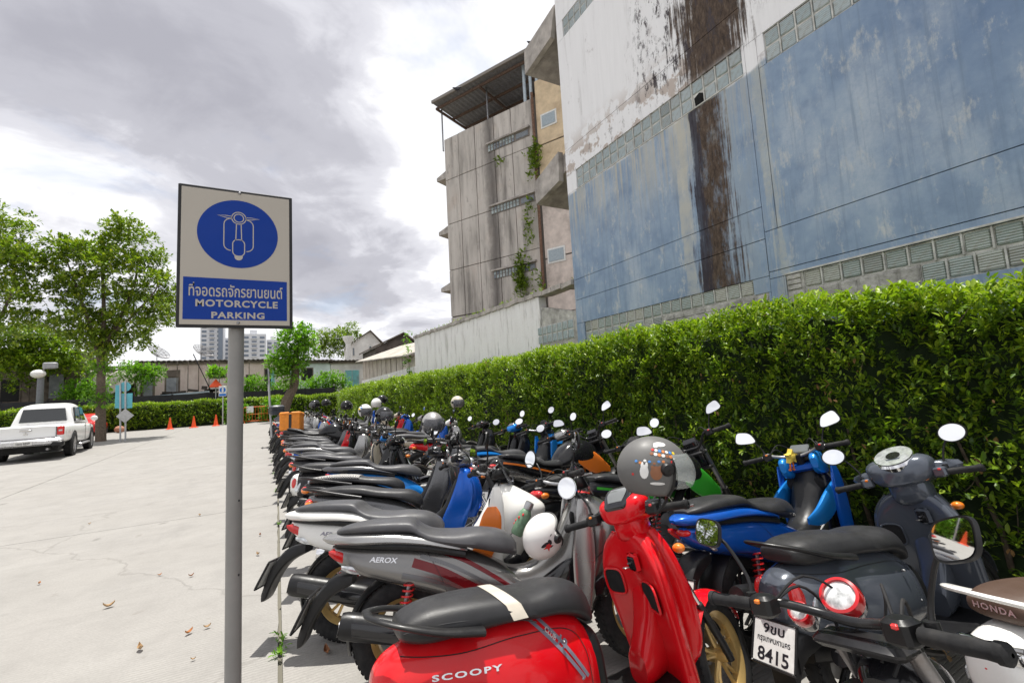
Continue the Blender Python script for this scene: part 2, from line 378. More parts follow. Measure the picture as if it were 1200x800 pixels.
def leafcloud(name, P, D, mat, parent, ln=.045, k=8, stem=.09, wide=.42, hi=True, spread=.9, stf=True):
    """k folded leaves on a short twig at every point P along D: real leaf faces, alternate sides"""
    n = len(P); ax = nz(D); t = np.tile(np.linspace(.15, 1., k), n); ax = np.repeat(ax, k, 0); base = np.repeat(P, k, 0)+ax*(t*stem)[:, None]
    side = np.cross(ax, rv(n*k)); side = nz(side); d = nz(ax*.75+side*spread+np.array([0, 0, .12])); m = len(d)
    L = (ln*nr.uniform(.5, 1.4, m))[:, None]; up = nz(np.cross(d, nz(np.cross(np.array([0, 0, 1.])+.35*rv(m), d)))); wv = nz(np.cross(d, up)); W_ = L*wide
    if hi:
        V8 = np.stack([base, base+d*L*.35+wv*W_*.5+up*L*.07, base+d*L*.72+wv*W_*.42+up*L*.05, base+d*L-up*L*.06, base+d*L*.72-wv*W_*.42+up*L*.05, base+d*L*.35-wv*W_*.5+up*L*.07], 1).reshape(-1, 3)
        o = np.arange(m)[:, None]*6; F = np.concatenate([o+[0, 1, 2, 3], o+[0, 3, 4, 5]], 1).reshape(-1, 4)
    else:
        V8 = np.stack([base, base+d*L*.5+wv*W_*.55, base+d*L-up*L*.08, base+d*L*.5-wv*W_*.55], 1).reshape(-1, 3)
        F = (np.arange(m)[:, None]*4+[0, 1, 2, 3]).reshape(-1, 4)
    o = numesh(name, V8, F, mat, parent)
    return stuff(o) if stf else o
def lump(y, z): return .07*np.sin(y*1.3+z*3.1+.5)*np.sin(y*.7-z*2.)+.05*np.sin(y*2.1+z*1.7)+.045*np.sin(y*5.3-z*2.3+1)+.03*np.sin(y*11.7+z*7.1)+.02*np.sin(y*23+z*13)
HY_, HZ_ = [-4, .9, 1.8, 2.5, 3.6, 5.2, 7.6, 14, 22, 31], [1.96, 2.01, 2.12, 2.13, 2.15, 2.12, 2.10, 2.07, 2.04, 1.85]
def htop(y): return np.interp(y, HY_, HZ_)+.03*np.sin(y*3.1)+.025*np.sin(y*8.7+1)
hedge = thing('hedge', 'long tall clipped green hedge running behind the parked motorcycles', 'hedge', (4.05, 0, 0))
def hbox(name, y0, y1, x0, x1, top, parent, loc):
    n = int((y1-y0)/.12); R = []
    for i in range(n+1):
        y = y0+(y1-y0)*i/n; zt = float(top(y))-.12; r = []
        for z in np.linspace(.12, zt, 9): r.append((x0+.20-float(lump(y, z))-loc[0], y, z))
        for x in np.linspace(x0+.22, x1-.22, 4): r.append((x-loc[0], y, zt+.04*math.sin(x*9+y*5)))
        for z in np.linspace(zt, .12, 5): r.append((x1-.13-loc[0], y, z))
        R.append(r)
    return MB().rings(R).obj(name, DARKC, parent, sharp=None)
hbox('dark_core', -4, 31, 4.05, 5.0, htop, hedge, (4.05, 0, 0))
def hedge_pts(y0, y1, dens, top, x0, x1, loc):
    nf = int((y1-y0)*2.15*dens); nt_ = int((y1-y0)*(x1-x0)*dens*1.05)
    y = nr.uniform(y0, y1, nf); zt = top(y); z = nr.uniform(.06, 1, nf)**.95*zt
    keep = nr.random(nf) < np.clip(.25+z*.75, 0, 1); y, z = y[keep], z[keep]; zt = top(y)
    dep = nr.random(len(y))**1.4*.24
    Pf = np.stack([x0-lump(y, z)*1.3+dep-.14*(1-z/zt), y, z], 1); Df = np.array([-.9, 0, .85])+.8*rv(len(y))
    y2 = nr.uniform(y0, y1, nt_); x2 = nr.uniform(x0+.02, x1, nt_); P2 = np.stack([x2, y2, top(y2)-nr.random(nt_)**2*.14-.02], 1); D2 = np.array([-.15, 0, 1.])+.55*rv(nt_)
    sh = lambda P: P-np.array([loc[0], loc[1], 0.])
    return sh(Pf), Df, sh(P2), D2
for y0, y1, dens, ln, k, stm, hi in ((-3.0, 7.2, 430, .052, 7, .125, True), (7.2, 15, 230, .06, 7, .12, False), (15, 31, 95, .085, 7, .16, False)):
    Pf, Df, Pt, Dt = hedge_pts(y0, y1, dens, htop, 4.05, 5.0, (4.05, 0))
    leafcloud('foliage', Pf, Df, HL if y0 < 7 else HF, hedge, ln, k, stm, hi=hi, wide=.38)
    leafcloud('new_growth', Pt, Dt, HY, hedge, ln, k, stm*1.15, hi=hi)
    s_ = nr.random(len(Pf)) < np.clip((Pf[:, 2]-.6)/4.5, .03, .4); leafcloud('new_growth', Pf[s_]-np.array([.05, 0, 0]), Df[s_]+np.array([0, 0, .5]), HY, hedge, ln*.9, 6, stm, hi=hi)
mb = MB()
for i in range(46):
    y = -3+i*.42+rnd.uniform(-.12, .12); x = rnd.uniform(.15, .35)
    mb.tube([(x, y, 0), (x-.05, y+rnd.uniform(-.08, .08), .5), (x-.12, y+rnd.uniform(-.2, .2), 1.2)], [.022, .008], 6)
mb.obj('stems', BARK, hedge)
Pb, Db, _, _ = hedge_pts(-3, 9, 9, htop, 4.05, 5.0, (4.05, 0)); leafcloud('dead_leaves', Pb-np.array([.04, 0, 0]), Db, simple('dead_hedge_leaf', (.26, .15, .06), .8, var=.4, vs=30), hedge, .05, 2, .08, wide=.38)
Pt_, Dt_, _, _ = hedge_pts(-3, 9, 7, htop, 4.05, 5.0, (4.05, 0)); mb = MB()
for p_, d_ in zip(Pt_, Dt_):
    d_ = d_/np.linalg.norm(d_); mb.tube([p_-d_*.10, p_+d_*.03, p_+d_*.11+np.array([0, 0, .02])], [.0035, .0015], 4)
stuff(mb.obj('clipped_twigs', BARK, hedge))
# tall shoots sticking out of the hedge top
P_, D_ = [], []
for y in list(np.arange(-2, 8, .16)):
    if rnd.random() < .7:
        x = rnd.uniform(0, .35); h = rnd.uniform(-.04, .04)
        for q in range(2): P_.append((x, y+rnd.uniform(-.04, .04), float(htop(y))+h*q)); D_.append((rnd.uniform(-.4, .1), rnd.uniform(-.4, .4), 1))
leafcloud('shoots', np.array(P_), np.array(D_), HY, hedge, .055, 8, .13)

# back hedge across the end of the yard
bh = thing('back_hedge', 'long low hedge across the far end of the yard behind the orange cones', 'hedge', (-10, 42.8, 0))
def bht(x): return 1.80+.05*np.sin(x*1.3)+.05*np.sin(x*3.7)
n = 5200; x = nr.uniform(-34, 5.5, n)+10; z = nr.uniform(.1, 1, n)*bht(x)
leafcloud('foliage', np.stack([x, -.05-.2*nr.random(n)+.12*np.sin(x*2.7+z*3), z], 1), np.array([0, -1., .5])+.8*rv(n), HF, bh, .15, 6, .2, hi=False)
n = 2600; x = nr.uniform(-34, 5.5, n)+10
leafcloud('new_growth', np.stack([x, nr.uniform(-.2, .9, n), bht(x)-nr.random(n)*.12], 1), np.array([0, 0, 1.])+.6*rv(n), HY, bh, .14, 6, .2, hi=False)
MB().box((-24, .1, 0), (15.5, .9, 1.62)).obj('dark_core', DARKC, bh, sharp=None)

# ================================================================ TREES
def tree(name, label, base, segs, clumps, lmat, leaf=.16, k=7, per=60, trunk_r=.2, group=None, extra=None):
    """segs: branch polylines in world metres relative to base; clumps: (centre, radius, number of twigs)"""
    t = thing(name, label, 'tree', tuple(base), group=group); mb = MB()
    for P, r0, r1 in segs: mb.tube(P, list(np.linspace(r0, r1, 5)), 8, sub=4)
    mb.obj('trunk', BARK, t)
    PP, DD = [], []
    for c, r, q in clumps:
        u = rv(q); rr = nr.random(q)**.45; p = u*rr[:, None]*np.array(r); PP.append(p+np.array(c)); DD.append(u+np.array([0, 0, .35])+.5*rv(q))
    PP = np.concatenate(PP); DD = np.concatenate(DD)
    leafcloud('crown', PP, DD, lmat, t, leaf, k, leaf*1.6, hi=False, stf=False, wide=.5)
    if extra: extra(t)
    return t
def crown(pxs, y, base, r, q, jit=.6):
    """clumps placed on the plane y=const where the photo shows them, spread in depth"""
    out_ = []
    for px, py, s_ in pxs:
        p = at(px, py, y=y)-np.array(base); out_.append((p+np.array([0, rnd.uniform(-1, 1)*jit*3, 0]), (r*s_, r*s_*1.1, r*s_*.62), int(q*s_*s_)))
    return out_
# ================================================================ BIG BLUE AND WHITE BUILDING
WX = 5.55; YL = float(at(676, 380, x=WX)[1]); YS = 3.38
def yz(px, py): p = at(px, py, x=WX); return float(p[1]), float(p[2])
zb0 = yz(680, 402)[1]                                # bottom of the low glass block band
ZB = yz(666, 228)[1]; ZT = ZB+.40                    # block band two courses high
def wall_mat():
    t = NT('weathered_wall_paint'); co = t.co(); sx = t.n('ShaderNodeSeparateXYZ'); t.l(co, sx.inputs[0]); Y, Z = sx.outputs[1], sx.outputs[2]
    def sm(v, a, b):   # smoothstep
        n = t.n('ShaderNodeMapRange', interpolation_type='SMOOTHSTEP'); t.l(v, n.inputs[0]); n.inputs[1].default_value = a; n.inputs[2].default_value = b; return n.outputs[0]
    big = t.noise(.8, 8, .62); mid = t.noise(2.6, 9, .66); streak = t.noise(2.2, 8, .65, t.co((1, 2.6, .22))); fine = t.noise(22, 5, .65); str2 = t.noise(5, 7, .7, t.co((1, 3.2, .10), loc=(0, 5, 2)))
    wob = t.noise(1.3, 8, .7, t.co((1, 1, .55), loc=(0, 9, 4))); diag = t.noise(1.2, 7, .6, t.co((1, .9, .45), rot=(.5, 0, 0)))
    blue = t.ramp(mid, [(.30, (.190, .262, .375)), (.50, (.245, .328, .445)), (.72, (.310, .392, .490))])
    # darker, fresher blue away from the joint
    blue = t.mix(t.math('MULTIPLY', sm(Y, 2.6, 1.2), t.math('MULTIPLY', sm(Z, 3.0, 6.0), .65)), blue, (.075, .145, .30))
    blue = t.mix(t.math('MULTIPLY', t.ramp(diag, [(.50, 0.), (.66, .75)]), t.ramp(fine, [(.3, .6), (.6, 1.)])), blue, (.46, .52, .58))
    blue = t.mix(t.ramp(t.noise(3.4, 10, .75, t.co((1, 1.6, .7), loc=(0, 3, 9))), [(.54, 0.), (.66, .7)]), blue, (.55, .56, .54))
    blue = t.mix(t.ramp(str2, [(.52, 0.), (.70, .6)]), blue, (.155, .215, .30))
    white = t.ramp(streak, [(.28, (.58, .57, .57)), (.42, (.78, .78, .79)), (.70, (.84, .84, .85))])
    white = t.mix(t.ramp(t.noise(1.9, 10, .72, t.co((1, 1, .8))), [(.60, 0.), (.67, .55)]), white, (.30, .27, .26))
    # peeling render between the groove and the glass blocks, and below the groove on the left
    pl = t.math('MULTIPLY', sm(Z, ZT-.05, ZT+.02), sm(Z, ZT+.95, ZT+.25)); pl = t.math('MULTIPLY', pl, sm(Y, 3.4, 4.2))
    white = t.mix(t.math('MULTIPLY', pl, t.ramp(t.noise(3.2, 8, .6), [(.49, 0.), (.53, .9)])), white, (.46, .39, .345))
    white = t.mix(t.math('MULTIPLY', pl, t.ramp(t.noise(7, 9, .75, t.co((1, 1.4, .5))), [(.57, 0.), (.63, .8)])), white, (.12, .105, .10))
    # boundary of the two colours
    zn = t.math('ADD', Z, t.math('MULTIPLY', t.math('SUBTRACT', mid, .5), .16))
    bnd = t.math('ADD', ZB-.02, t.math('MULTIPLY', sm(Y, YS, 2.3), .18))
    up = sm(t.math('SUBTRACT', zn, bnd), -.03, .03)
    # yellowish bare edge under the band and beside the stain
    under = t.math('MULTIPLY', sm(Z, ZB-1.5, ZB-.1), t.ramp(str2, [(.42, 0.), (.6, .8)])); under = t.math('MULTIPLY', under, sm(Y, 3.0, 3.7))
    blue = t.mix(under, blue, (.50, .47, .38))
    def band(yc, hw, amt, nscale=1.): # vertical soft band round y=yc
        q = t.math('ABSOLUTE', t.math('SUBTRACT', t.math('ADD', Y, t.math('ADD', t.math('MULTIPLY', t.math('SUBTRACT', str2, .5), .8*nscale), t.math('MULTIPLY', t.math('SUBTRACT', wob, .5), .9*nscale))), yc))
        return t.math('MULTIPLY', sm(q, hw, hw*.55), amt)
    blue = t.mix(t.math('MULTIPLY', band(3.22, .10, .55, .5), t.ramp(fine, [(.3, .4), (.7, 1.)])), blue, (.50, .49, .40))
    blue = t.mix(t.math('MULTIPLY', band(4.52, .14, .75, .5), t.ramp(mid, [(.35, .3), (.6, 1.)])), blue, (.50, .48, .41))
    blue = t.mix(band(3.62, .16, .5), blue, (.30, .36, .42))
    c = t.mix(up, blue, white)
    brown = t.ramp(t.noise(7, 10, .78, t.co((1, 2.4, .9))), [(.36, (.030, .022, .018)), (.52, (.085, .06, .045)), (.70, (.17, .13, .095))])
    stain_lo = t.math('MULTIPLY', band(4.03, .36, 1.), t.math('SUBTRACT', 1., up)); stain_hi = t.math('MULTIPLY', band(3.86, .66, 1., 2.), sm(Z, ZT-.2, ZT+.1))
    c = t.mix(t.math('MULTIPLY', t.math('MULTIPLY', stain_lo, sm(Z, zb0-.3, zb0+.3)), t.ramp(t.noise(3.5, 9, .75, t.co((1, 1.6, .6), loc=(0, 11, 0))), [(.34, .45), (.5, 1.)])), c, brown); c = t.mix(t.math('MULTIPLY', band(4.27, .10, .85, .4), t.math('SUBTRACT', 1., up)), c, (.035, .032, .045))
    c = t.mix(stain_hi, c, brown)
    mold = t.math('MULTIPLY', t.ramp(t.noise(4.5, 10, .8, t.co((1, 1.5, .55), loc=(0, 2, 1))), [(.52, 0.), (.57, 1.)]), t.math('MULTIPLY', band(4.35, 1.15, 1.), sm(Z, ZT-.1, ZT+.5)))
    c = t.mix(mold, c, (.06, .05, .055))
    mold2 = t.math('MULTIPLY', t.ramp(t.noise(5.5, 10, .8, t.co((1, 1.5, .5), loc=(0, 7, 3))), [(.50, 0.), (.55, .9)]), t.math('MULTIPLY', band(3.1, .42, 1.), sm(Z, ZT+.1, ZT+.9)))
    c = t.mix(mold2, c, (.08, .07, .075))
    t.set(Base_Color=c, Roughness=.82, Specular_IOR_Level=.25); t.bump(t.math('ADD', t.math('MULTIPLY', mid, .7), t.math('MULTIPLY', fine, .3)), .35, .02); return t.m
WALLM = wall_mat()
GAPM = simple('joint_shadow_grey', (.06, .06, .065), .9)
MORT = simple('mortar', (.52, .52, .49), .8, var=.25, vs=8, bump=.5, bs=40, bd=.01, tint=(.25, .23, .2))
RUBBLE = simple('rough_render', (.42, .41, .38), .9, var=.35, vs=5, bump=1., bs=14, bd=.03, tint=(.12, .11, .10))
def block_mat(name, a, b_):
    t = NT(name); co = t.co(); wv = t.n('ShaderNodeTexWave', wave_type='BANDS', bands_direction='Z'); wv.inputs['Scale'].default_value = 13; wv.inputs['Distortion'].default_value = 1.2; t.l(co, wv.inputs[0])
    oi = t.n('ShaderNodeObjectInfo'); base = t.ramp(oi.outputs['Random'], [(0., a), (.55, tuple(x*1.25 for x in a)), (.8, b_), (1., tuple(x*.5 for x in a))])
    c = t.mix(t.math('MULTIPLY', wv.outputs[1], .5), base, (.45, .50, .46)); c = t.mix(t.ramp(t.noise(14, 5), [(.5, 0.), (.75, .6)]), c, (.20, .18, .13))
    t.set(Base_Color=c, Roughness=.16, Specular_IOR_Level=.8, Coat_Weight=.5, Coat_Roughness=.1); t.bump(wv.outputs[1], .6, .01); return t.m
GBM = block_mat('glass_block_green', (.17, .22, .20), (.34, .32, .25)); GBM2 = block_mat('glass_block_blue', (.22, .29, .32), (.35, .40, .42))
bb = thing('blue_building', 'big windowless building with faded blue and white walls and rows of glass blocks', 'building', (WX, 3, 0))
def wobj(mb, name, mat, parent=bb, off=(WX, 3, 0), **k):       # built in world metres, stored relative to the building; texture space stays world-like
    mb.v = [(x-off[0], y-off[1], z-off[2]) for x, y, z in mb.v]; return mb.obj(name, mat, parent, **k)
# coordinates for the painted weathering are the building's own: shift them once
for nd in WALLM.node_tree.nodes:
    if nd.type == 'MAPPING' and tuple(nd.inputs[3].default_value) == (1, 1, 1) and tuple(nd.inputs[1].default_value) == (0, 0, 0): nd.inputs[1].default_value = (WX, 3, 0)
WBOX = MB().box((WX+.03, -7, 0), (WX+9, YL-.004, 15)); wobj(WBOX, 'wall_core', GAPM, sharp=None)
def panel(y0, y1, z0, z1, g_=.005):
    wobj(MB().box((WX, y0+g_, z0+g_), (WX+.06, y1-g_, z1-g_)), 'wall_panel', WALLM, sharp=None)
zl1 = yz(668, 378)[1]; zl2 = yz(666, 355)[1]; zr1 = yz(917, 315)[1]; zr2 = yz(911, 267)[1]
zb1 = zb0+.40; zg = yz(670, 172)[1]; ztop = yz(655, 50)[1]; 
panel(YS, YL, 0, zb0, 0); panel(YS, YL, zb1, zl2); panel(YS, YL, zl2, zl2+.42); panel(YS, YL, zl2+.42, ZB, .004)
panel(YS, YL, ZT, zg); panel(YS, YL, zg, ztop); panel(YS, YL, ztop+.4, 15)
yv = yz(911, 267)[0]; rb1 = yz(1200, 255)[1]; rb0 = rb1-.40; ye = yz(921, 345)[0]; rt0 = yz(893, 78)[1]; rt1 = rt0+.42; ye2 = yz(893, 60)[0]
print('wall z', zb0, zb1, zl1, zl2, ZB, ZT, zg, ztop, 'right', rb0, rb1, zr1, zr2, rt0, 'y', YL, yv, ye, ye2)
panel(-7, YS, 0, rb0, 0); panel(ye, YS, rb0, rb1, .003); panel(-7, YS, rb1, zr1); panel(-7, YS, zr1, zr2)
panel(-7, yv, zr2, rt0); panel(yv, YS, zr2, rt1, .004); panel(ye2-.03, yv, rt0, rt1, .002); panel(-7, YS, rt1, 15, .003)
GB = MB().bbox((-.0, -.088, -.088), (.05, .088, .088), .012).mesh('glass_block', GBM); GBb = GB.copy(); GBb.materials[0] = GBM2
def blocks(y0, y1, z0, rows, mesh, skip=(), dx=.012, parent=bb, X=None, off=(WX, 3, 0)):
    X = WX if X is None else X
    n = int(round((y1-y0)/.2)); s_ = (y1-y0)/n
    m = MB().box((X+.028, y0, z0), (X+.08, y1, z0+.2*rows)); wobj(m, 'mortar', MORT, parent, off, sharp=None)
    for i in range(n+1):
        if i and i < n: m_ = MB().box((X+.006, y0+i*s_-.007, z0), (X+.03, y0+i*s_+.007, z0+.2*rows)); wobj(m_, 'joint', MORT, parent, off, sharp=None)
    for r in range(rows):
        for i in range(n):
            if (i, r) in skip: continue
            o = link('glass_block', mesh, parent, (X+dx+rnd.uniform(-.004, .006)-off[0], y0+(i+.5)*s_-off[1], z0+.2*r+.1), (rnd.uniform(-.02, .02), 0, rnd.uniform(-.02, .02)))
yb_ = yz(871, 87)[0]
blocks(yb_, YL-.32, ZB, 2, GBb, skip=((3, 0),))
wobj(MB().prism([(yb_+.64, ZB+.02), (yb_+.78, ZB+.03), (yb_+.79, ZB+.15), (yb_+.70, ZB+.19), (yb_+.62, ZB+.14)], WX+.018, WX+.03, 'x'), 'broken_hole', simple('hole_black', (.004, .004, .004), .95), sharp=None)
panel(YL-.32, YL, ZB, ZT, .002)
panel(YS, yb_, ZB, ZT, .002)
blocks(yz(885, 338)[0]+.02, YL-.25, zb1-.2, 1, GB); blocks(5.2, YL-.25, zb0, 1, GB)
wobj(MB().box((WX+.012, YS+.03, zb0), (WX+.04, 5.2, zb1-.2)), 'bare_render', RUBBLE, sharp=None)
panel(YL-.25, YL, zb0, zb1, .002); panel(YS, yz(885, 338)[0]+.02, zb1-.2, zb1, .002)
panel(YS, YS+.03, zb0, zb1-.2, .002)
# bricks where the render has come off under the left band
for i in range(9):
    for r in range(2):
        wobj(MB().bbox((WX-.008+rnd.uniform(0, .012), YS+.05+i*.19, zb0+.02+r*.085), (WX+.05, YS+.22+i*.19+rnd.uniform(-.02, .01), zb0+.09+r*.085), .006), 'brick', RUBBLE)
blocks(-1.0, ye-.22, rb1-.2, 1, GB); nlo = yz(1077, 310)[0]; blocks(-1.0, nlo, rb0, 1, GB)
wobj(MB().box((WX+.015, nlo, rb0), (WX+.05, ye-.02, rb1-.2)), 'bare_render', RUBBLE, sharp=None); wobj(MB().box((WX+.015, ye-.22, rb1-.2), (WX+.05, ye-.02, rb1)), 'bare_render', RUBBLE, sharp=None)
for i in range(7):
    L_ = (ye-.05-nlo)/7; wobj(MB().bbox((WX-.01+rnd.uniform(0, .015), nlo+.01+i*L_, rb0+.01), (WX+.05, nlo+(i+1)*L_-.015, rb1-.215), .012), 'brick', RUBBLE)
for r in range(3): wobj(MB().bbox((WX-.006, ye-.19, rb1-.19+r*.062), (WX+.05, ye-.03, rb1-.136+r*.062), .006), 'brick', RUBBLE)
panel(ye-.02, ye, rb0, rb1, .001); panel(-7, -1.0, rb0, rb1, .002)
blocks(.6, ye2-.03, rt0+.01, 2, GBb); panel(-7, .6, rt0, rt1, .002)
blocks(YL-3.0, YL-.22, ztop, 2, GBb); panel(YL-.22, YL, ztop, ztop+.4, .002); panel(YS, YL-3.0, ztop, ztop+.4, .002)
# ledges above bands
wobj(MB().box((WX-.012, yb_, ZB-.018), (WX+.0, YL-.3, ZB-.002)), 'drip_edge', MORT, sharp=None)
wobj(MB().box((WX-.014, -1, rb1+.003), (WX+.0, ye-.02, rb1+.022)), 'drip_edge', MORT, sharp=None)
# concrete sun hoods on the far corner
CON = simple('old_concrete', (.40, .37, .34), .85, var=.3, vs=3, bump=.6, bs=18, bd=.02, tint=(.12, .11, .10))
for pts, dz in ((((615, 60), (616, 88), (646, 44), (650, 6)), .1), (((627, 214), (629, 240), (656, 212), (655, 178)), .1)):
    q = [yz(*p) for p in pts]; 
    wobj(MB().prism(q, WX-.02, WX+.10, 'x'), 'hood_side', CON, sharp=None)
    a, b_ = q[0], q[1]; zt_ = q[0][1]
    wobj(MB().prism([(a[0], a[1]), (b_[0], b_[1]), (b_[0]-.10, b_[1]+.03), (YL-.05, q[2][1]+.28), (YL-.05, q[3][1])], WX+.11, WX+1.8, 'x'), 'hood_slab', CON, sharp=None)

# ================================================================ LOW WHITE WALL BUILDING
WH = NT('stained_white_render'); c = WH.ramp(WH.noise(2., 8, .65, WH.co((1, 1.6, .35))), [(.33, (.52, .51, .49)), (.45, (.76, .75, .74)), (.7, (.82, .82, .81))])
c = WH.mix(WH.ramp(WH.noise(3.4, 9, .7, WH.co((1, 2, .3), loc=(0, 4, 0))), [(.58, 0.), (.68, .75)]), c, (.22, .205, .19)); WH.set(Base_Color=c, Roughness=.85); WH.bump(WH.noise(7, 8, .7), .4, .03); WHM = WH.m
yA = YL+.02; yB = float(at(487, 440, x=WX)[1]); zA = float(at(645, 344, x=WX)[2]); zB_ = float(at(487, 396, x=WX)[2])
wb = thing('white_wall', 'low stained white wall with mossy coping between hedge and grey building', 'wall', (WX, yB, 0)); wo = (WX, yB, 0)
def ztopw(y): return zA+(zB_-zA)*(y-yA)/(yB-yA)
def wpoly(pts, name, mat, x0=0., th=.2): return wobj(MB().prism(pts, WX+x0, WX+x0+th, 'x'), name, mat, wb, wo, sharp=None)
ys1 = float(at(640, 400, x=WX)[1]); yc1 = float(at(634, 400, x=WX)[1])
wpoly([(yB, 0), (yB, ztopw(yB)), (yc1, ztopw(yc1)), (yc1-.03, ztopw(yc1)-.5), (yc1+.06, ztopw(yc1)-.9), (yc1-.02, 1.5), (yc1, 0)], 'wall_face', WHM)
wpoly([(yc1-.06, 0), (yc1-.07, 1.5), (yc1+.02, ztopw(yc1)-.92), (yc1-.08, ztopw(yc1)-.5), (yc1-.05, ztopw(yc1)-.25), (yA, ztopw(yA)-.55), (yA, 0)], 'wall_face', RUBBLE, .02)
n = 30
for i in range(n):
    y0 = yA+(yB-yA)*i/n; y1 = yA+(yB-yA)*(i+1)/n-.02; z0 = ztopw(y0)+rnd.uniform(-.02, .02); z1 = ztopw(y1)+rnd.uniform(-.02, .02)
    wpoly([(y0, z0), (y1, z1), (y1, z1+.09+rnd.uniform(0, .03)), (y0, z0+.10)], 'coping_stone', CON, -.06, .32)
P = np.array([(WX-.05+rnd.uniform(-.04, .25), y, ztopw(y)+.1) for y in nr.uniform(yA, yB, 90)])-np.array(wo); leafcloud('moss', P, np.array([0, 0, 1.])+.6*rv(90), VL, wb, .05, 5, .05, hi=False)
blocks(yA+.1, yA+1.5, 2.55, 2, GBb, parent=wb, X=WX-.02, off=wo)
blocks(yA+1.9, yA+4.9, 2.22, 1, GBb, parent=wb, X=WX-.03, off=wo); blocks(yA+5.3, yA+8, 2.02, 1, GBb, parent=wb, X=WX-.03, off=wo)

# ================================================================ TALL GREY CONCRETE BUILDING
GP = at(520, 163, y=35.); gd = RW @ _ray(-175, 497); gd[2] = 0; gd = -_n(gd); gn = np.array([gd[1], -gd[0], 0.])   # along the wall, outward
def gu(px, py):     # pixel to (along wall, height)
    d = RW @ _ray(px, py); t = np.dot(GP-np.array([0, 0, H]), gn)/np.dot(d, gn); p = np.array([0, 0, H])+t*d; return float(np.dot(p-GP, gd)), float(p[2])
gb = thing('grey_building', 'tall streaked grey concrete building with a tin roofed terrace on top', 'building', (GP[0], GP[1], 0), (0, 0, math.atan2(gd[1], gd[0])))
# local frame: x along wall, y depth; outward side
sg = -1. if np.dot(gn, np.array([-gd[1], gd[0], 0])) < 0 else 1.
GC = NT('streaked_concrete'); c = GC.ramp(GC.noise(1.0, 8, .6, GC.co((1, 1, .16))), [(.32, (.26, .24, .22)), (.50, (.48, .445, .41)), (.7, (.58, .54, .50))])
c = GC.mix(GC.ramp(GC.noise(.9, 9, .7, GC.co((1.6, 1, .10), loc=(6, 0, 1))), [(.52, 0.), (.68, .85)]), c, (.10, .09, .082)); c = GC.mix(GC.ramp(GC.noise(.5, 6), [(.55, 0.), (.7, .4)]), c, (.45, .36, .30)); 
sx = GC.n('ShaderNodeSeparateXYZ'); GC.l(GC.co(), sx.inputs[0]); wv_ = GC.math('ABSOLUTE', GC.math('ADD', GC.math('SUBTRACT', sx.outputs[0], gu(580, 300)[0]), GC.math('MULTIPLY', GC.math('SUBTRACT', GC.noise(.7, 8, .7, GC.co((1, 1, .5))), .5), 1.4)))
c = GC.mix(GC.ramp(wv_, [(0., .85), (.35, .6), (.75, 0.)]), c, (.09, .08, .075)); c = GC.mix(GC.ramp(GC.noise(1.6, 10, .75, GC.co((1, 1, .35), loc=(2, 0, 7))), [(.55, 0.), (.65, .6)]), c, (.20, .18, .165))
GC.set(Base_Color=c, Roughness=.9); GC.bump(GC.noise(3, 8, .7), .4, .05); GCM = GC.m
TAN = simple('tan_render', (.62, .49, .33), .85, var=.2, vs=1.2, bump=.3, bs=8, tint=(.30, .20, .13)); TANL = simple('pale_pink_render', (.60, .52, .47), .85, var=.2, vs=1.5, tint=(.2, .17, .15))
zf = [gu(520, y)[1] for y in (164, 213, 265, 319, 373)]; uR = gu(627, 200)[0]; uE = gu(672, 300)[0]
cols_ = [0]+[gu(px, 330)[0] for px in (544, 564, 587.5, 609)]+[uR]
def gp(x0, x1, z0, z1, mat, name='wall_panel', d=0., th=.3, g_=.03): return MB().box((x0+g_, sg*(-d), z0+g_), (x1-g_, sg*(-d-th), z1-g_)).obj(name, mat, gb, sharp=None)
MB().box((0.03, sg*-.12, 0), (uE+6, sg*-9, zf[0]-.05)).obj('wall_core', simple('core_concrete', (.16, .145, .13), .9), gb, sharp=None)
WINB = [((572, 175.5), (620, 151)), ((576, 249), (627, 226)), ((579, 324), (628, 307))]
for fl in range(4):
    for i in range(5):
        gp(cols_[i], cols_[i+1], zf[fl+1], zf[fl], GCM, d=rnd.uniform(0, .03))
gp(0, uR, zf[4]-3.5, zf[4]-.05, GCM); gp(uR, uE+6, zf[4]-4, zf[4]-1, TANL)
WFR = simple('white_window_frame', (.7, .7, .68), .5); PAN = simple('window_pane', (.12, .14, .16), .08, coat=.8, var=.3)
for (a, b_) in WINB:      # slot windows with glass blocks
    u0, z0 = gu(*a); u1, z1 = gu(*b_); zc = (z0+z1)/2-.1; hh = .30
    f = MB().box((u0, sg*.02, zc-hh), (u1, sg*-.2, zc+hh)).obj('window_recess', simple('recess_dark', (.20, .18, .165), .8), gb, sharp=None)
    n = 9; s_ = (u1-u0)*.66/n
    for i in range(n):
        for r in range(2): MB().box((u0+i*s_+.05, sg*.02+sg*.02, zc-hh+.04+r*.28), (u0+(i+1)*s_-.05, sg*.03+sg*.03, zc-hh+.28+r*.28)).obj('glass_block', GBM2 if rnd.random() < .75 else PAN, f, sharp=None)
    MB().box((u0+(u1-u0)*.70, sg*.03, zc-hh+.1), (u1-.1, sg*.05, zc+hh-.12)).obj('pane', PAN, f, sharp=None)
    MB().box((u0-.1, sg*.0, zc+hh), (u1+.1, sg*.22, zc+hh+.12)).obj('lintel', CON, gb, sharp=None)
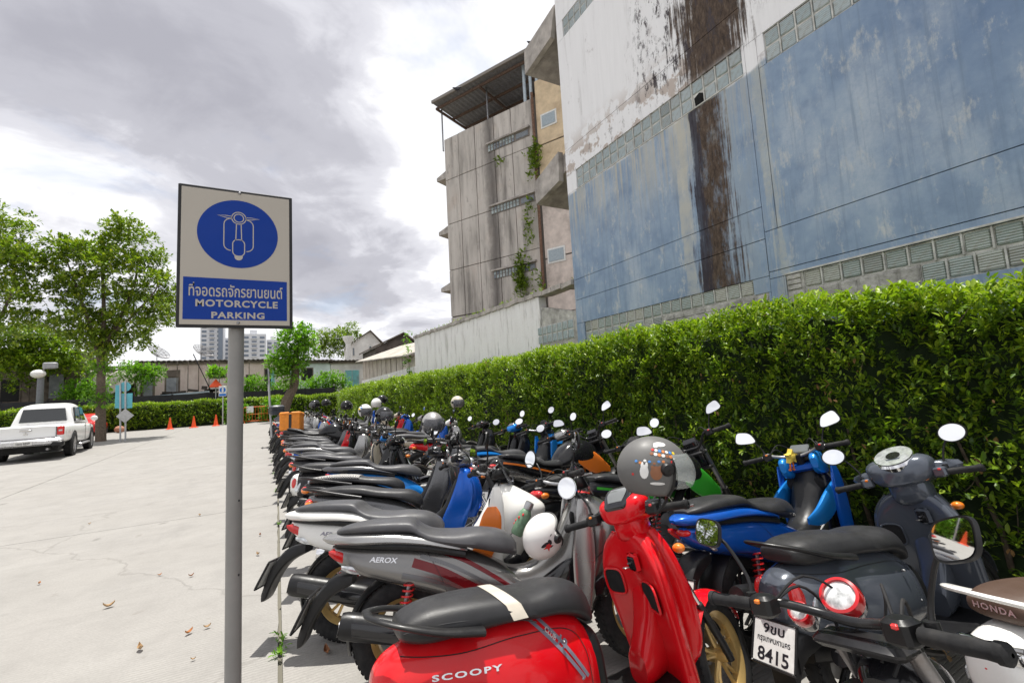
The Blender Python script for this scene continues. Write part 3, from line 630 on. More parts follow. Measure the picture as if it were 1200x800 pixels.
# tan side bays
for z0, z1, m_ in ((zf[1]-.2, zf[0]+1.2, TAN), (zf[2]-.6, zf[1]-.25, TAN), (zf[3]-.9, zf[2]-.65, TANL), (zf[4]-1., zf[3]-.95, TANL)): gp(uR+.35, uE+6, z0, z1, m_, d=.04)
MB().tube([(uR+.18, sg*.12, zf[4]-1), (uR+.18, sg*.12, zf[0]+.3)], .11, 8).obj('drain_pipe', simple('rusty_pipe', (.16, .09, .06), .7, var=.4), gb)
for (a, b_) in (((634, 150), (652, 136)), ((642, 308), (662, 291))):
    u0, z0 = gu(*a); u1, z1 = gu(*b_); f = MB().box((u0, sg*-.1, z0-.1), (u1, sg*.0, z0+1.0)).obj('window', WFR, gb, sharp=None)
    MB().box((u0+.12, sg*.0, z0+.03), (u1-.12, sg*.03, z0+.86)).obj('pane', simple('pale_pane', (.30, .36, .40), .1, coat=.6), f, sharp=None)
for y in (205, 270, 337):   # sun ledges past the left corner
    u_, z = gu(520, y); MB().prism([(-1.1, z-.3), (0, z-.3), (0, z+.35), (-1.1, z+.0)], sg*-.1, sg*-4, 'y').obj('sun_ledge', CON, gb, sharp=None)
# roof terrace
zc0 = gu(517, 117)[1]-.75; L = uE+3; ZR = zf[0]
MB().box((-.35, sg*1.0, zc0), (L, sg*.85, zc0+.24)).obj('fascia', simple('fascia_grey', (.22, .20, .18), .7), gb, sharp=None)
R = []
for i in range(int((L+.35)/.22)):
    u_ = -.35+i*.22; dz_ = .05*(i % 2); R.append([(u_, sg*.95, zc0+.06+dz_), (u_, sg*-7.0, zc0-.1+dz_), (u_, sg*-7.0, zc0-.08+dz_), (u_, sg*.95, zc0+.08+dz_)])
MB().rings(R).obj('roof_sheet', simple('grey_roof_sheet', (.22, .22, .235), .5, .2, var=.25, tint=(.14, .11, .09)), gb, sharp=None)
for k, v_ in enumerate((.4, -1.6, -3.4, -5.2, -6.9)): MB().box((-.35, sg*v_, zc0-.28), (L, sg*(v_-.12), zc0-.08)).obj('purlin', simple('rusty_steel', (.13, .085, .065), .7, var=.4), gb, sharp=None)
for u_ in (-.25, 4.4, 9.6): MB().box((u_, sg*.6, zc0-.45), (u_+.14, sg*-6.9, zc0-.26)).obj('rafter', M['rusty_steel'], gb, sharp=None)
for u_, v_ in ((-.1, .0), (-.1, -3.5), (-.1, -6.8), (4.6, -.3), (9.6, -.3)): MB().tube([(u_, sg*v_, ZR-1), (u_, sg*v_, zc0-.1)], .07, 6).obj('post', STE, gb)
MB().tube([(-.1, sg*-3.5, ZR+.4), (-.1, sg*-6.5, zc0-.5)], .05, 6).obj('brace', STE, gb)
for i in range(3): MB().tube([(uR-.6+i*.55, sg*-.2, ZR-.4), (uR-.6+i*.55, sg*-.2, zc0+.2)], .12, 8).obj('water_pipe', simple('blue_white_pipe', (.45, .52, .58), .5), gb)
def gvine(name, pts, q, r):
    PP = []
    for px, py in pts: u_, z = gu(px, py); PP.append((u_, sg*.12, z))
    PP = np.repeat(np.array(PP), q, 0)+nr.normal(size=(len(pts)*q, 3))*np.array([r, .06, r*1.3]); leafcloud(name, PP, np.array([0, sg*1., .2])+.8*rv(len(PP)), VL, gb, .28, 5, .25, hi=False)
gvine('vine', [(628, y) for y in range(176, 204, 5)], 14, .25); gvine('vine', [(624+3*math.sin(y), y) for y in range(238, 290, 6)], 5, .18); gvine('vine', [(612, y) for y in range(304, 346, 4)]+[(617, 325), (620, 334)], 12, .3); gvine('vine', [(635, 325), (634, 335), (588, 190)], 8, .2)
for px, py in ((622, 50), (536, 99)):
    p = at(px, py+5, y=31) if px == 536 else at(px, py, x=WX+.3)
    s_ = .32 if px == 536 else .09
    o = thing('bird', 'dark bird perched on the %s' % ('left edge of the tin roof' if px == 536 else 'pale concrete ledge beside the tin roof'), 'bird', tuple(p-np.array([0, 0, s_])))
    MB().hull([(-1.3*s_, .9*s_, 1.0*s_, .05*s_), (-.6*s_, .55*s_, 1.15*s_, .3*s_), (0, .5*s_, 1.4*s_, .42*s_), (.5*s_, .8*s_, 1.6*s_, .3*s_), (.72*s_, 1.25*s_, 1.75*s_, .2*s_), (.95*s_, 1.4*s_, 1.65*s_, .08*s_), (1.15*s_, 1.48*s_, 1.52*s_, .02*s_)], 10).tube([(.1*s_, .1*s_, .55*s_), (.12*s_, .12*s_, 0)], .04*s_, 5).tube([(.1*s_, -.1*s_, .55*s_), (.12*s_, -.12*s_, 0)], .04*s_, 5).obj('body', simple('bird_grey', (.04, .04, .05), .6), o)
# ================================================================ FAR BUILDINGS
FY = 50.0
PK = NT('faded_pink_plaster'); c = PK.ramp(PK.noise(.6, 8, .65, PK.co((1, 1, .5))), [(.35, (.58, .46, .41)), (.5, (.74, .62, .57)), (.7, (.80, .74, .70))])
c = PK.mix(PK.ramp(PK.noise(2.5, 8, .7, PK.co((1, 1, .14))), [(.57, 0.), (.74, .5)]), c, (.28, .21, .18)); PK.set(Base_Color=c, Roughness=.9); PKM = PK.m
WPL = simple('worn_white_plaster', (.76, .75, .72), .85, var=.15, vs=.7, tint=(.30, .27, .25)); AQW = simple('aqua_stained_plaster', (.66, .76, .74), .85, var=.2, vs=.6, tint=(.3, .35, .33))
OPEN = simple('dark_opening', (.02, .02, .02), .9); GDOOR = simple('grey_door_paint', (.30, .32, .35), .6, var=.25, vs=2); TUR = simple('turquoise_paint', (.20, .50, .52), .5, var=.2, vs=2, tint=(.3, .3, .26))
FIB = simple('grey_fibre_roof', (.20, .18, .165), .85, var=.35, vs=1.5, tint=(.07, .055, .05)); WOOD = simple('weathered_boards', (.17, .14, .115), .85, var=.4, vs=2)
def fx(px, py, y=FY): p = at(px, py, y=y); return float(p[0]), float(p[2])
def facade(name, label, px0, px1, pyt, y, mat, openings, depth=8., roofm=FIB, over=.5, drop=.0, cat='building'):
    x0, zt = fx(px0, pyt, y); x1, zt1 = fx(px1, pyt, y); zt = (zt+zt1)/2
    t = thing(name, label, cat, (x0, y, 0)); W_ = x1-x0
    MB().box((0, 0, 0), (W_, depth, zt)).obj('wall', mat, t, sharp=None)
    nR = int((W_+.6)/.38); R = []
    for i in range(nR*2+1):
        u_ = -.3+i*.19; b_ = .07*(i % 2)+rnd.uniform(-.012, .012); R.append([(u_, -over, zt-.02+b_), (u_, depth+.3, zt+.5+b_), (u_, depth+.3, zt+.55+b_), (u_, -over, zt+.06+b_)])
    MB().rings(R).obj('roof_sheet', roofm, t, sharp=None)
    MB().box((-.2, -.25, zt-.22), (W_+.2, -.05, zt-.04)).obj('eave_beam', WOOD, t, sharp=None)
    for kind, a, b_, c_, d_ in openings:
        u0, z1 = fx(a, b_, y); u1, z0 = fx(c_, d_, y); u0 -= x0; u1 -= x0
        m_ = {'door': GDOOR, 'dark': OPEN, 'blue': TUR, 'win': PAN}[kind]
        fr = MB().box((u0-.1, -.05, z0-.05), (u1+.1, -.005, z1+.1)).obj('door_frame' if kind in ('door', 'blue') else 'window_frame', WOOD if kind != 'blue' else WFR, t, sharp=None)
        if kind in ('door', 'blue'):
            k = 2 if u1-u0 > 1.2 else 1
            for j in range(k): MB().box((u0+(u1-u0)*j/k+.03, -.10, z0), (u0+(u1-u0)*(j+1)/k-.03, -.052, z1-(.6 if z1-z0 > 2.2 else 0))).obj('door_leaf', m_, fr, sharp=None)
            if z1-z0 > 2.2: MB().box((u0+.03, -.09, z1-.5), (u1-.03, -.052, z1-.04)).obj('transom', simple('brown_shutter', (.16, .13, .11), .8), fr, sharp=None)
        else: MB().box((u0, -.08, z0), (u1, -.052, z1)).obj('pane', m_, fr, sharp=None)
    return t
f1 = facade('row_house', 'long faded pink plaster row house with grey doors behind the far hedge', 163, 340, 423, FY, PKM, [('door', 167, 442, 179, 470), ('door', 195, 435, 209, 468), ('dark', 247, 434, 264, 442), ('dark', 289.5, 440, 298, 452), ('dark', 311, 433, 317, 452), ('blue', 317, 433, 322, 452)])
f2 = facade('row_house', 'whitish and aqua plastered row house just right of the pruned tree', 340.5, 387, 423, FY, AQW, [('dark', 354, 432, 366, 445), ('dark', 377, 437, 383, 442)])
f3 = facade('row_house', 'pale plaster row house with turquoise double doors near the corrugated shed', 387.5, 428, 423, FY, WPL, [('blue', 404, 434, 421, 452)])
f4 = facade('warehouse', 'dark weathered board warehouse behind the white pickup, half covered by a creeper', -75, 92, 414, FY-1, WOOD, [('door', 58, 440, 75, 466), ('win', 58, 439, 75, 446), ('dark', 2, 445, 22, 470)], roofm=FIB)
for i in range(26):
    u_ = i*.78+.3; MB().box((u_, -.03, 0), (u_+.06, -.002, 5.5)).obj('batten', WOOD, f4, sharp=None)
# tarpaulin lean-to between warehouse and row house
tp = thing('lean_to', 'grey tarpaulin lean-to shelter beside the pink row house', 'shelter', (fx(91, 430, FY-2)[0], FY-2, 0)); x0, z0 = fx(91, 445, FY-2); x1, z1 = fx(163, 431, FY-2); W_ = x1-x0
R = []
for i in range(25):
    u_ = W_*i/24; sg_ = .35*math.sin(i*.5)*math.sin(i*.21); R.append([(u_, 0, z0-1.3+.9*(i % 12)/12+sg_*.3), (u_, .6, z0+.4+sg_), (u_, 2.6, z1+.15+.1*math.sin(i)), (u_, 2.6, z1+.2+.1*math.sin(i))])
MB().rings(R).obj('tarpaulin', simple('grey_tarpaulin', (.30, .28, .25), .7, var=.3, vs=1.2, tint=(.5, .48, .44)), tp)
for i in range(5): MB().tube([(W_*i/4, .1, 0), (W_*i/4, .1, z0)], .05, 6).obj('post', WFR, tp)
MB().box((0, 2.7, 0), (W_, 2.9, z1)).obj('back_wall', WOOD, tp, sharp=None); MB().box((-.3, 1.9, z1+.2), (W_+.3, 2.9, z1+.34)).obj('roof_sheet', FIB, tp, sharp=None)
# black boundary fence between hedge and houses
bf = thing('boundary_fence', 'low black boundary fence between the far hedge and the houses', 'fence', (fx(-60, 470, 45)[0], 45, 0)); x0 = fx(-60, 470, 45)[0]; x1 = fx(392, 470, 45)[0]; zt = fx(200, 462.5, 45)[1]
BKF = simple('black_fence_paint', (.03, .03, .034), .7, var=.3, vs=1); k = int((x1-x0)/2.4)
for i in range(k): MB().box(((x1-x0)*i/k+.02, 0, .4), ((x1-x0)*(i+1)/k-.02, .06, zt+rnd.uniform(-.05, .03))).obj('fence_panel', BKF, bf, sharp=None)
for i in range(k+1): MB().box(((x1-x0)*i/k-.06, .07, 0), ((x1-x0)*i/k+.06, .19, zt+.05)).obj('post', BKF, bf, sharp=None)
# corrugated shed continuing the white wall
SY0, SY1 = float(at(486, 430, x=5.9)[1]), float(at(424, 440, x=5.9)[1])
sh = thing('corrugated_shed', 'pale corrugated shed with vertical ribs on a white base beside the white wall', 'shed', (5.9, SY0, 0)); z1a = float(at(486, 417, x=5.9)[2]); z1b = float(at(424, 424, x=5.9)[2]); z0a = float(at(486, 429, x=5.9)[2]); z0b = float(at(424, 446, x=5.9)[2]); LL = SY1-SY0
PBW = simple('cream_sheet', (.50, .45, .40), .7, var=.2, vs=2, tint=(.3, .24, .2))
MB().prism([(0, 0), (0, z0a), (LL, z0b), (LL, 0)], 0, .2, 'x').obj('base_wall', WHM, sh, sharp=None)
n = 11
for i in range(n):
    a, b_ = i/n, (i+.86)/n; MB().prism([(LL*a, z0a+(z0b-z0a)*a), (LL*a, z1a+(z1b-z1a)*a), (LL*b_, z1a+(z1b-z1a)*b_), (LL*b_, z0a+(z0b-z0a)*b_)], .05, .12, 'x').obj('wall_sheet', PBW, sh, sharp=None)
MB().prism([(0, z0a), (0, z1a-.02), (LL, z1b-.02), (LL, z0b)], .13, .2, 'x').obj('wall_backing', OPEN, sh, sharp=None)
MB().add([(-.35, -.1, z1a), (-.35, LL+.3, z1b), (3.0, LL+.3, z1b+1.15), (3.0, -.1, z1a+1.15), (-.35, -.1, z1a+.06), (-.35, LL+.3, z1b+.06), (3.0, LL+.3, z1b+1.22), (3.0, -.1, z1a+1.22)], [(0, 1, 2, 3), (4, 5, 6, 7), (0, 1, 5, 4), (1, 2, 6, 5), (2, 3, 7, 6), (3, 0, 4, 7)]).obj('roof_sheet', simple('mossy_pale_roof', (.40, .37, .33), .85, var=.3, vs=2, tint=(.2, .2, .12)), sh, sharp=None)
P = nr.uniform(0, 1, (60, 3))*np.array([.3, .8, 2.6])+np.array([-.25, .1, z0a-.9]); leafcloud('creeper', P, np.array([-1., 0, .2])+.8*rv(60), BL, sh, .13, 5, .12, hi=False)
# house roofs behind the shed
def gable(name, label, px0, px1, pyb, pyt, y, mat, rm, dep=6, rise=.9, openings=()):
    x0, zt = fx(px0, pyt, y); x1 = fx(px1, pyt, y)[0]; t = thing(name, label, 'building', (x0, y, 0)); W_ = x1-x0
    MB().prism([(0, 0), (W_, 0), (W_, zt), (W_*.62, zt+rise), (0, zt)], 0, dep, 'y').obj('wall', mat, t, sharp=None)
    for a, b_, c_, d_ in ((-.3, zt-.12, W_*.62, zt+rise), (W_*.62, zt+rise, W_+.3, zt-.12)):
        MB().prism([(a, b_+.02), (c_, d_+.02), (c_, d_+.14), (a, b_+.14)], -.3, dep+.3, 'y').obj('roof_slope', rm, t, sharp=None)
    for a, b_, c_, d_ in openings:
        u0, z1 = fx(a, b_, y); u1, z0 = fx(c_, d_, y); f = MB().box((u0-x0, -.06, z0), (u1-x0, -.003, z1)).obj('window_frame', WFR, t, sharp=None); MB().box((u0-x0+.08, -.09, z0+.08), (u1-x0-.08, -.062, z1-.08)).obj('pane', PAN, f, sharp=None)
    return t
gable('gabled_house', 'small white gabled house with brown roof edges above the corrugated shed', 412, 447, 420, 403, 58, WPL, WOOD, rise=1.6, openings=((412.5, 407, 416, 417), (432, 405, 436, 415)))
gable('gabled_house', 'brown roofed low house between the white gable and the white wall', 440, 492, 420, 407, 40, simple('sooty_brick', (.12, .10, .09), .9, var=.4, vs=1.5), WOOD, rise=1.2)
v = thing('roof_vent', 'white round roof ventilator on a pipe beside the gabled house', 'ventilator', (*at(408.5, 420, y=56)[:2], 0)); zt = fx(408.5, 394, 56)[1]
MB().lathe([(.01, zt), (.62, zt), (.62, zt-.35), (.35, zt-.8), (.3, zt-1.0), (.3, 2)], ax=(0, 0, 1), n=14).obj('pipe', WFR, v)
dsh = thing('water_tank', 'small white rounded tank on the roof by the moss covered wall end', 'tank', (*at(479, 411, y=30)[:2], float(at(479, 413, y=30)[2]))); MB().ell((0, 0, 0), (.55, .55, .28), 16, 8).obj('shell', WFR, dsh)
# far towers
TWM = simple('tower_white', (.60, .61, .64), .7, var=.05, vs=.02); TWG = simple('tower_glass', (.16, .19, .24), .3, var=.2, vs=.05)
def tower(label, px0, px1, pyt, y, step, fl, dark=()):
    x0, zt = fx(px0, pyt, y); x1 = fx(px1, pyt, y)[0]; t = thing('tower_block', label, 'tower', (x0, y, 0), group='far white tower blocks'); W_ = x1-x0
    MB().box((0, 0, 0), (W_, 18, zt)).box((W_*.3, 3, zt), (W_*.6, 10, zt+3)).obj('wall', TWM, t, sharp=None)
    nx = max(2, int(W_/step)); nzz = int((zt-30)/fl); m = MB(); bal = MB()
    for i in range(nx):
        for j in range(nzz):
            u_ = W_*(i+.18)/nx; z = zt-1.8-j*fl; m.box((u_, -.3, z-fl*.48), (u_+W_*.6/nx, -.02, z))
            if i % 2: bal.box((u_-W_*.1/nx, -1.4, z-fl*.62), (u_+W_*.7/nx, -.31, z-fl*.42))
    stuff(m.obj('windows', TWG, t, sharp=None)); stuff(bal.obj('balconies', TWM, t, sharp=None))
    for a, b_ in dark: MB().box((W_*a, -1.2, 0), (W_*b_, -.05, zt)).obj('recess_strip', TWG, t, sharp=None)
tower('pale far tower block left of the sign pole with a dark stair strip', 235, 262, 379, 380, 4.2, 3.1, ((.78, .97),))
tower('broad pale far tower block directly behind the sign pole', 262.5, 288, 396, 400, 4.4, 3.1)
tower('pale far tower block with stepped top right of the sign pole', 284, 312, 391, 360, 4.0, 3.1)
tower('lowest and rightmost of the far white tower blocks', 312.5, 327, 398, 372, 3.6, 3.1)
# satellite dishes
for px, py, lab in ((184, 413, 'mesh satellite dish standing on the pink house roof left of the sign'), (236, 411, 'mesh satellite dish on the pink house roof just beside the sign pole')):
    p = at(px, py, y=FY+2); t = thing('satellite_dish', lab, 'satellite dish', (p[0], p[1], float(p[2])-.9), group='mesh satellite dishes on the row house roof')
    t.scale = (.66, .66, .66); Mx = Matrix.Translation((0, 0, 1.0)) @ Matrix.Rotation(rad(28), 4, 'Y') @ Matrix.Rotation(rad(-25), 4, 'X'); m = MB()
    for k in range(14):
        a = 2*math.pi*k/14; m.tube([Mx @ Vector((r*math.cos(a), r*math.sin(a), .28*r*r)) for r in (.05, .5, 1.0, 1.35)], .018, 4)
    for r in (.35, .7, 1.05, 1.37): m.tube([Mx @ Vector((r*math.cos(a), r*math.sin(a), .28*r*r)) for a in np.linspace(0, 6.283, 25)], .016 if r < 1.3 else .03, 4)
    m.obj('dish_frame', STE, t); m = MB()
    for k in range(3): a = 2.1*k; m.tube([Mx @ Vector((1.1*math.cos(a), 1.1*math.sin(a), .3)), Mx @ Vector((0, 0, 1.1))], .015, 4)
    m.obj('feed_arm', STE, t); MB().tube([(0, 0, -.6), (0, 0, 1.0)], .05, 6).obj('mast', STE, t)
    MB().add([tuple(Mx @ Vector((r*math.cos(a), r*math.sin(a), .28*r*r-.01))) for r in (.05, 1.33) for a in [2*math.pi*k/24 for k in range(24)]], [(k, (k+1) % 24, 24+(k+1) % 24, 24+k) for k in range(24)]).obj('mesh_dish', glass('dish_mesh', (.35, .35, .37), .6, .35), t, recalc=False)
# junk pile and tilting pole in front of the pink house
t = thing('junk_pile', 'dark pile of scrap with a leaning pole against the pink house', 'scrap', (*at(224, 466, y=47.5)[:2], 0)); m = MB()
for i in range(26): a = rnd.uniform(-2.6, 2.8); z = rnd.uniform(1.9, 3.1-abs(a)*.2); m.box((a, 0, z), (a+rnd.uniform(.3, 1.2), .8, z+rnd.uniform(.1, .4)), Matrix.Rotation(rnd.uniform(-.2, .2), 4, 'Y'))
m.box((-2.5, .1, 0), (3, .7, 1.9)); m.obj('scrap', simple('scrap', (.06, .05, .045), .9, var=.6, vs=3), t, sharp=None); MB().tube([(1.4, 0, 2.8), (.1, 0, 6)], .04, 5).obj('pole', BLKM, t)
t = thing('metal_sheet', 'long pale metal sheet lying on the black fence left of the scrap pile', 'sheet', (*at(198, 465, y=45.6)[:2], 0)); z = fx(198, 463, 45.6)[1]; MB().box((-2.6, 0, z-.05), (2.8, .7, z+.08), Matrix.Rotation(rad(-3), 4, 'Y')).obj('sheet', simple('pale_sheet', (.45, .55, .60), .4), t, sharp=None)

# ================================================================ TREES
b = at(118, 517, z=0); B = lambda px, py, y: at(px, py, y=y)-np.array(b)
by = float(b[1])
crA = [(110, 285, .8), (135, 280, .9), (158, 275, .8), (75, 292, .75), (92, 300, .9), (60, 310, .7), (120, 315, 1), (150, 310, 1), (175, 300, .8), (182, 325, .8), (160, 340, .9), (130, 345, 1), (100, 335, 1), (72, 335, .7), (55, 345, .55), (190, 350, .7), (178, 365, .8), (150, 372, .9), (120, 375, 1), (92, 368, .9), (76, 385, .6), (98, 395, .8), (128, 398, .9), (158, 395, .7), (176, 388, .5), (195, 372, .5), (110, 410, .6), (132, 415, .5), (88, 350, .7), (198, 338, .5), (140, 270, .5), (64, 372, .3)]
def ex(t):
    P = np.repeat(np.array([B(118, y, by) for y in (432, 438, 462, 466, 470)]), 26, 0)+nr.normal(size=(130, 3))*np.array([.28, .28, .18]); leafcloud('epiphyte', P, np.array([0, 0, .4])+.9*rv(130), BL, t, .2, 6, .2, hi=False)
seg = lambda pts, r0, r1, y, jy=0.: ([B(px, py, y)+np.array([0, jy*k/max(1, len(pts)-1), 0]) for k, (px, py) in enumerate(pts)], r0, r1)
tree('tree', 'full leafy green tree with a straight dark trunk beside the white pickup', b, [seg([(118, 518), (118, 470), (119, 420), (122, 380)], .24, .14, by), seg([(119, 430), (110, 390), (98, 350), (85, 310)], .13, .03, by, -.8), seg([(120, 410), (140, 370), (155, 330), (158, 290)], .13, .03, by, .8), seg([(122, 385), (121, 340), (118, 300)], .12, .03, by), seg([(120, 400), (150, 378), (180, 350), (192, 335)], .09, .02, by, -1.), seg([(119, 405), (100, 385), (75, 360), (58, 345)], .08, .02, by, 1.), seg([(119, 395), (108, 405), (90, 395)], .05, .02, by)],
     [((p+np.array([0, rnd.uniform(-1.6, 1.6), 0])), (.74*s_, .85*s_, .50*s_), int(165*s_*s_)) for px, py, s_ in crA for p in [B(px, py, by)]] + [((B(px+rnd.uniform(-14, 14), py+rnd.uniform(-10, 10), by)+np.array([0, rnd.uniform(-1.8, 1.8), 0])), (.40, .40, .22), 20) for px, py, s_ in crA*3], TL, .17, 7, extra=ex)
b2 = at(-22, 530, z=0); b = b2; by2 = float(b2[1])
crB = [(5, 250, .5), (12, 262, .6), (3, 275, .8), (20, 290, .8), (-10, 285, 1), (30, 305, .8), (8, 315, 1), (-15, 330, 1), (25, 330, .7), (15, 350, .8), (-12, 360, 1), (5, 372, .7), (22, 378, .5), (12, 393, .4), (-30, 300, 1.2), (-40, 350, 1.2), (34, 300, .4)]
tree('tree', 'leafy green tree cut by the left edge of the photo', b, [seg([(-22, 532), (-22, 450), (-18, 390), (-12, 340)], .26, .12, by2), seg([(-18, 395), (0, 372), (14, 340), (20, 300)], .10, .02, by2), seg([(-14, 350), (-5, 300), (2, 262)], .10, .02, by2), seg([(-20, 400), (-35, 350), (-40, 310)], .1, .02, by2)],
     [((B(px, py, by2)+np.array([0, rnd.uniform(-1.4, 1.4), 0])), (.72*s_, .8*s_, .46*s_), int(108*s_*s_)) for px, py, s_ in crB] + [((B(px+rnd.uniform(-12, 12), py+rnd.uniform(-9, 9), by2)+np.array([0, rnd.uniform(-1.8, 1.8), 0])), (.36, .36, .20), 16) for px, py, s_ in crB*2], TL, .17, 7)
b = at(331, 494, z=0); by3 = float(b[1])
tree('pruned_tree', 'crooked pruned tree with two bright green leaf clumps behind the orange delivery box', b, [seg([(330, 496), (336, 470), (345, 450), (346, 425), (349, 405)], .42, .20, by3), seg([(346, 430), (340, 420), (334, 412)], .15, .08, by3), seg([(348, 415), (356, 400), (358, 392)], .15, .06, by3)],
     [((B(px, py, by3)+np.array([0, rnd.uniform(-.5, .5), 0])), (1.1*s_, 1.0*s_, .85*s_), int(150*s_*s_)) for px, py, s_ in ((343, 394, .85), (352, 390, .7), (340, 402, .8), (358, 396, .6), (366, 405, .45), (332, 420, .8), (326, 427, .7), (340, 428, .85), (336, 438, .7), (345, 416, .7), (352, 424, .5), (360, 412, .4), (338, 446, .4))], BL, .26, 6)
b = at(395, 430, y=70); b[2] = 0
tree('tree', 'rounded green tree rising behind the roofs right of the pruned tree', b, [([(0, 0, 0), (0, 0, 5), (.3, 0, 7)], .3, .15)], [((B(px, py, 70)+np.array([0, rnd.uniform(-1.5, 1.5), 0])), (1.5*s_, 1.5*s_, 1.0*s_), int(120*s_*s_)) for px, py, s_ in ((372, 402, .9), (382, 396, 1), (395, 398, 1.1), (404, 392, 1), (412, 386, .6), (412, 398, .9), (388, 408, 1.1), (400, 408, 1.1), (370, 410, .8), (414, 408, .6), (420, 400, .5))], VL, .32, 6)
b = at(411, 450, y=47); b[2] = 0
tree('bush', 'wide bright green bush in front of the turquoise doors', at(385, 455, y=46.5)*np.array([1, 1, 0]), [([(0, 0, 0), (.2, 0, 1.6)], .12, .05)], [((at(px, py, y=46.5)-at(385, 455, y=46.5)*np.array([1, 1, 0])), (1.0, .8, .7), 70) for px, py in ((356, 455), (364, 452), (372, 450), (380, 447), (388, 444), (395, 447), (400, 452), (390, 453), (378, 456), (366, 458), (404, 457))], BL, .2, 6)
b = at(40, 470, y=47); b[2] = 0; by = 47
tree('creeper', 'broad yellowish green creeper mass spilling over the warehouse roof', b, [([(0, 0, 0), (.3, 0, 3), (0, 0, 5)], .2, .06), ([(-3, 0, 0), (-2.6, 0, 4)], .15, .05), ([(4, 0, 0), (3, 0, 4)], .12, .05)],
     [((B(px, py, 47)+np.array([0, rnd.uniform(-.8, .8), 0])), (1.3*s_, 1.1*s_, .9*s_), int(130*s_*s_)) for px, py, s_ in ((8, 402, .9), (22, 396, 1), (38, 393, 1), (52, 396, 1), (66, 402, .9), (80, 412, .8), (92, 424, .8), (15, 410, 1), (32, 410, 1.1), (50, 412, 1.1), (68, 418, .9), (5, 420, .8), (24, 424, 1), (42, 426, 1), (58, 428, .8), (22, 438, .7), (25, 450, .5), (78, 428, .6), (95, 436, .6), (102, 440, .5), (-10, 405, 1), (-22, 412, 1))], HF, .24, 6)
for i, (px, py, n_, r_, lab) in enumerate([(100, 462, 5, .9, 'green shrub under the tarpaulin lean-to beside the tree trunk'), (158, 445, 5, .8, 'tall pale green shrub against the lean-to post'), (290, 458, 5, .8, 'green shrub beside the small dark window of the pink house'), (333, 462, 4, .7, 'low shrub at the foot of the pink house near the pruned tree')]):
    b = at(px, py, y=46.3); b[2] = 0; c0 = at(px, py, y=46.3)[2]
    tree('shrub', lab, b, [([(0, 0, 0), (0, 0, c0)], .06, .03)], [((rnd.uniform(-1, 1)*1.2, rnd.uniform(-.4, .4), c0+rnd.uniform(-.6, .8)), (r_, .6, .6), 60) for _ in range(n_*2)], BL, .18, 6, group='shrubs by the black fence')
b = at(278, 490, y=41.6); b[2] = 0
for px, py, lab in ((277, 493, 'drooping yellow green plant by the hedge behind the sign pole'), (322, 488, 'leafy shrub between the orange barrier and the pruned tree')):
    b = at(px, 498, y=41.5); b[2] = 0; tree('shrub', lab, b, [([(0, 0, 0), (0, 0, .7)], .04, .02)], [((rnd.uniform(-.5, .5), 0, rnd.uniform(.2, 1.3)), (.45, .4, .4), 45) for _ in range(7)], BL, .2, 6)
# ================================================================ PARKING SIGN
SYY = 2.35*H/1.5
c4 = [at(209, 215, y=SYY), at(344, 233, y=SYY), at(341, 385, y=SYY), at(206, 384, y=SYY)]
sx0 = (c4[0][0]+c4[3][0])/2; sx1 = (c4[1][0]+c4[2][0])/2; sz1 = (c4[0][2]+c4[1][2])/2; sz0 = (c4[2][2]+c4[3][2])/2; SW, SH = sx1-sx0, sz1-sz0
pb = at(273, 790, y=SYY+.05); pt = at(277, 390, y=SYY+.05); scx = (sx0+sx1)/2; pxm = float(pb[0])
print('sign', SW, SH, sz0, sz1, scx, pxm)
ps = thing('parking_sign', 'motorcycle parking sign with blue circle and grey pole in the foreground', 'sign', (pxm, SYY+.05, 0))
GPOLE = simple('grey_pole_paint', (.235, .23, .22), .5, var=.08, vs=3, tint=(.33, .31, .29), coat=.1)
PR = .0335
MB().tube([(0, 0, 0), (0.0, 0, 1.2), (float(pt[0])-pxm, 0, sz0+.02), (float(pt[0])-pxm, 0, sz1-.05)], PR, 28).obj('pole', GPOLE, ps)
for z in (1.15, .82): MB().tube([(-.0+.02, -PR*.72-.004, z), (.02, -PR*.72+.004, z)], .005, 8).obj('rivet', BLKM, ps)
off = np.array([pxm, SYY+.05, 0]); yb0 = -PR-.012
SBK = simple('sign_black_frame', (.014, .014, .015), .45); SFC = simple('sign_face_beige', (.43, .395, .345), .45, var=.03, vs=2, bump=.2, bs=500, bd=.0006); SBL = simple('sign_blue', (.003, .038, .27), .5, var=.04, vs=3, spec=.2)
u = lambda fx_, fz: (sx0-off[0]+SW*fx_, sz1-SH*fz)          # fractions of the board, from its top left
fr = .026
MB().bbox((sx0-off[0], yb0-.014, sz0), (sx1-off[0], yb0, sz1), .003).obj('board_frame', SBK, ps)
MB().box((sx0-off[0]+.014, yb0-.018, sz0+.014), (sx1-off[0]-.014, yb0-.013, sz1-.014)).obj('board_face', SFC, ps, sharp=None)
yf = yb0-.0185
def flat(pts, m, name, d=.0, f=None): return MB().prism(pts, yf-d-.0006, yf-d, 'y').obj(name, m, ps, sharp=None)
rc = SW*.352; cc = u(.51, .325)
flat([(cc[0]+rc*math.cos(a), cc[1]+rc*math.sin(a)) for a in [2*math.pi*k/72 for k in range(72)]], SBL, 'blue_circle')
a, b_ = u(.055, .655), u(.945, .945); flat([(a[0], b_[1]), (b_[0], b_[1]), (b_[0], a[1]), (a[0], a[1])], SBL, 'blue_text_panel')
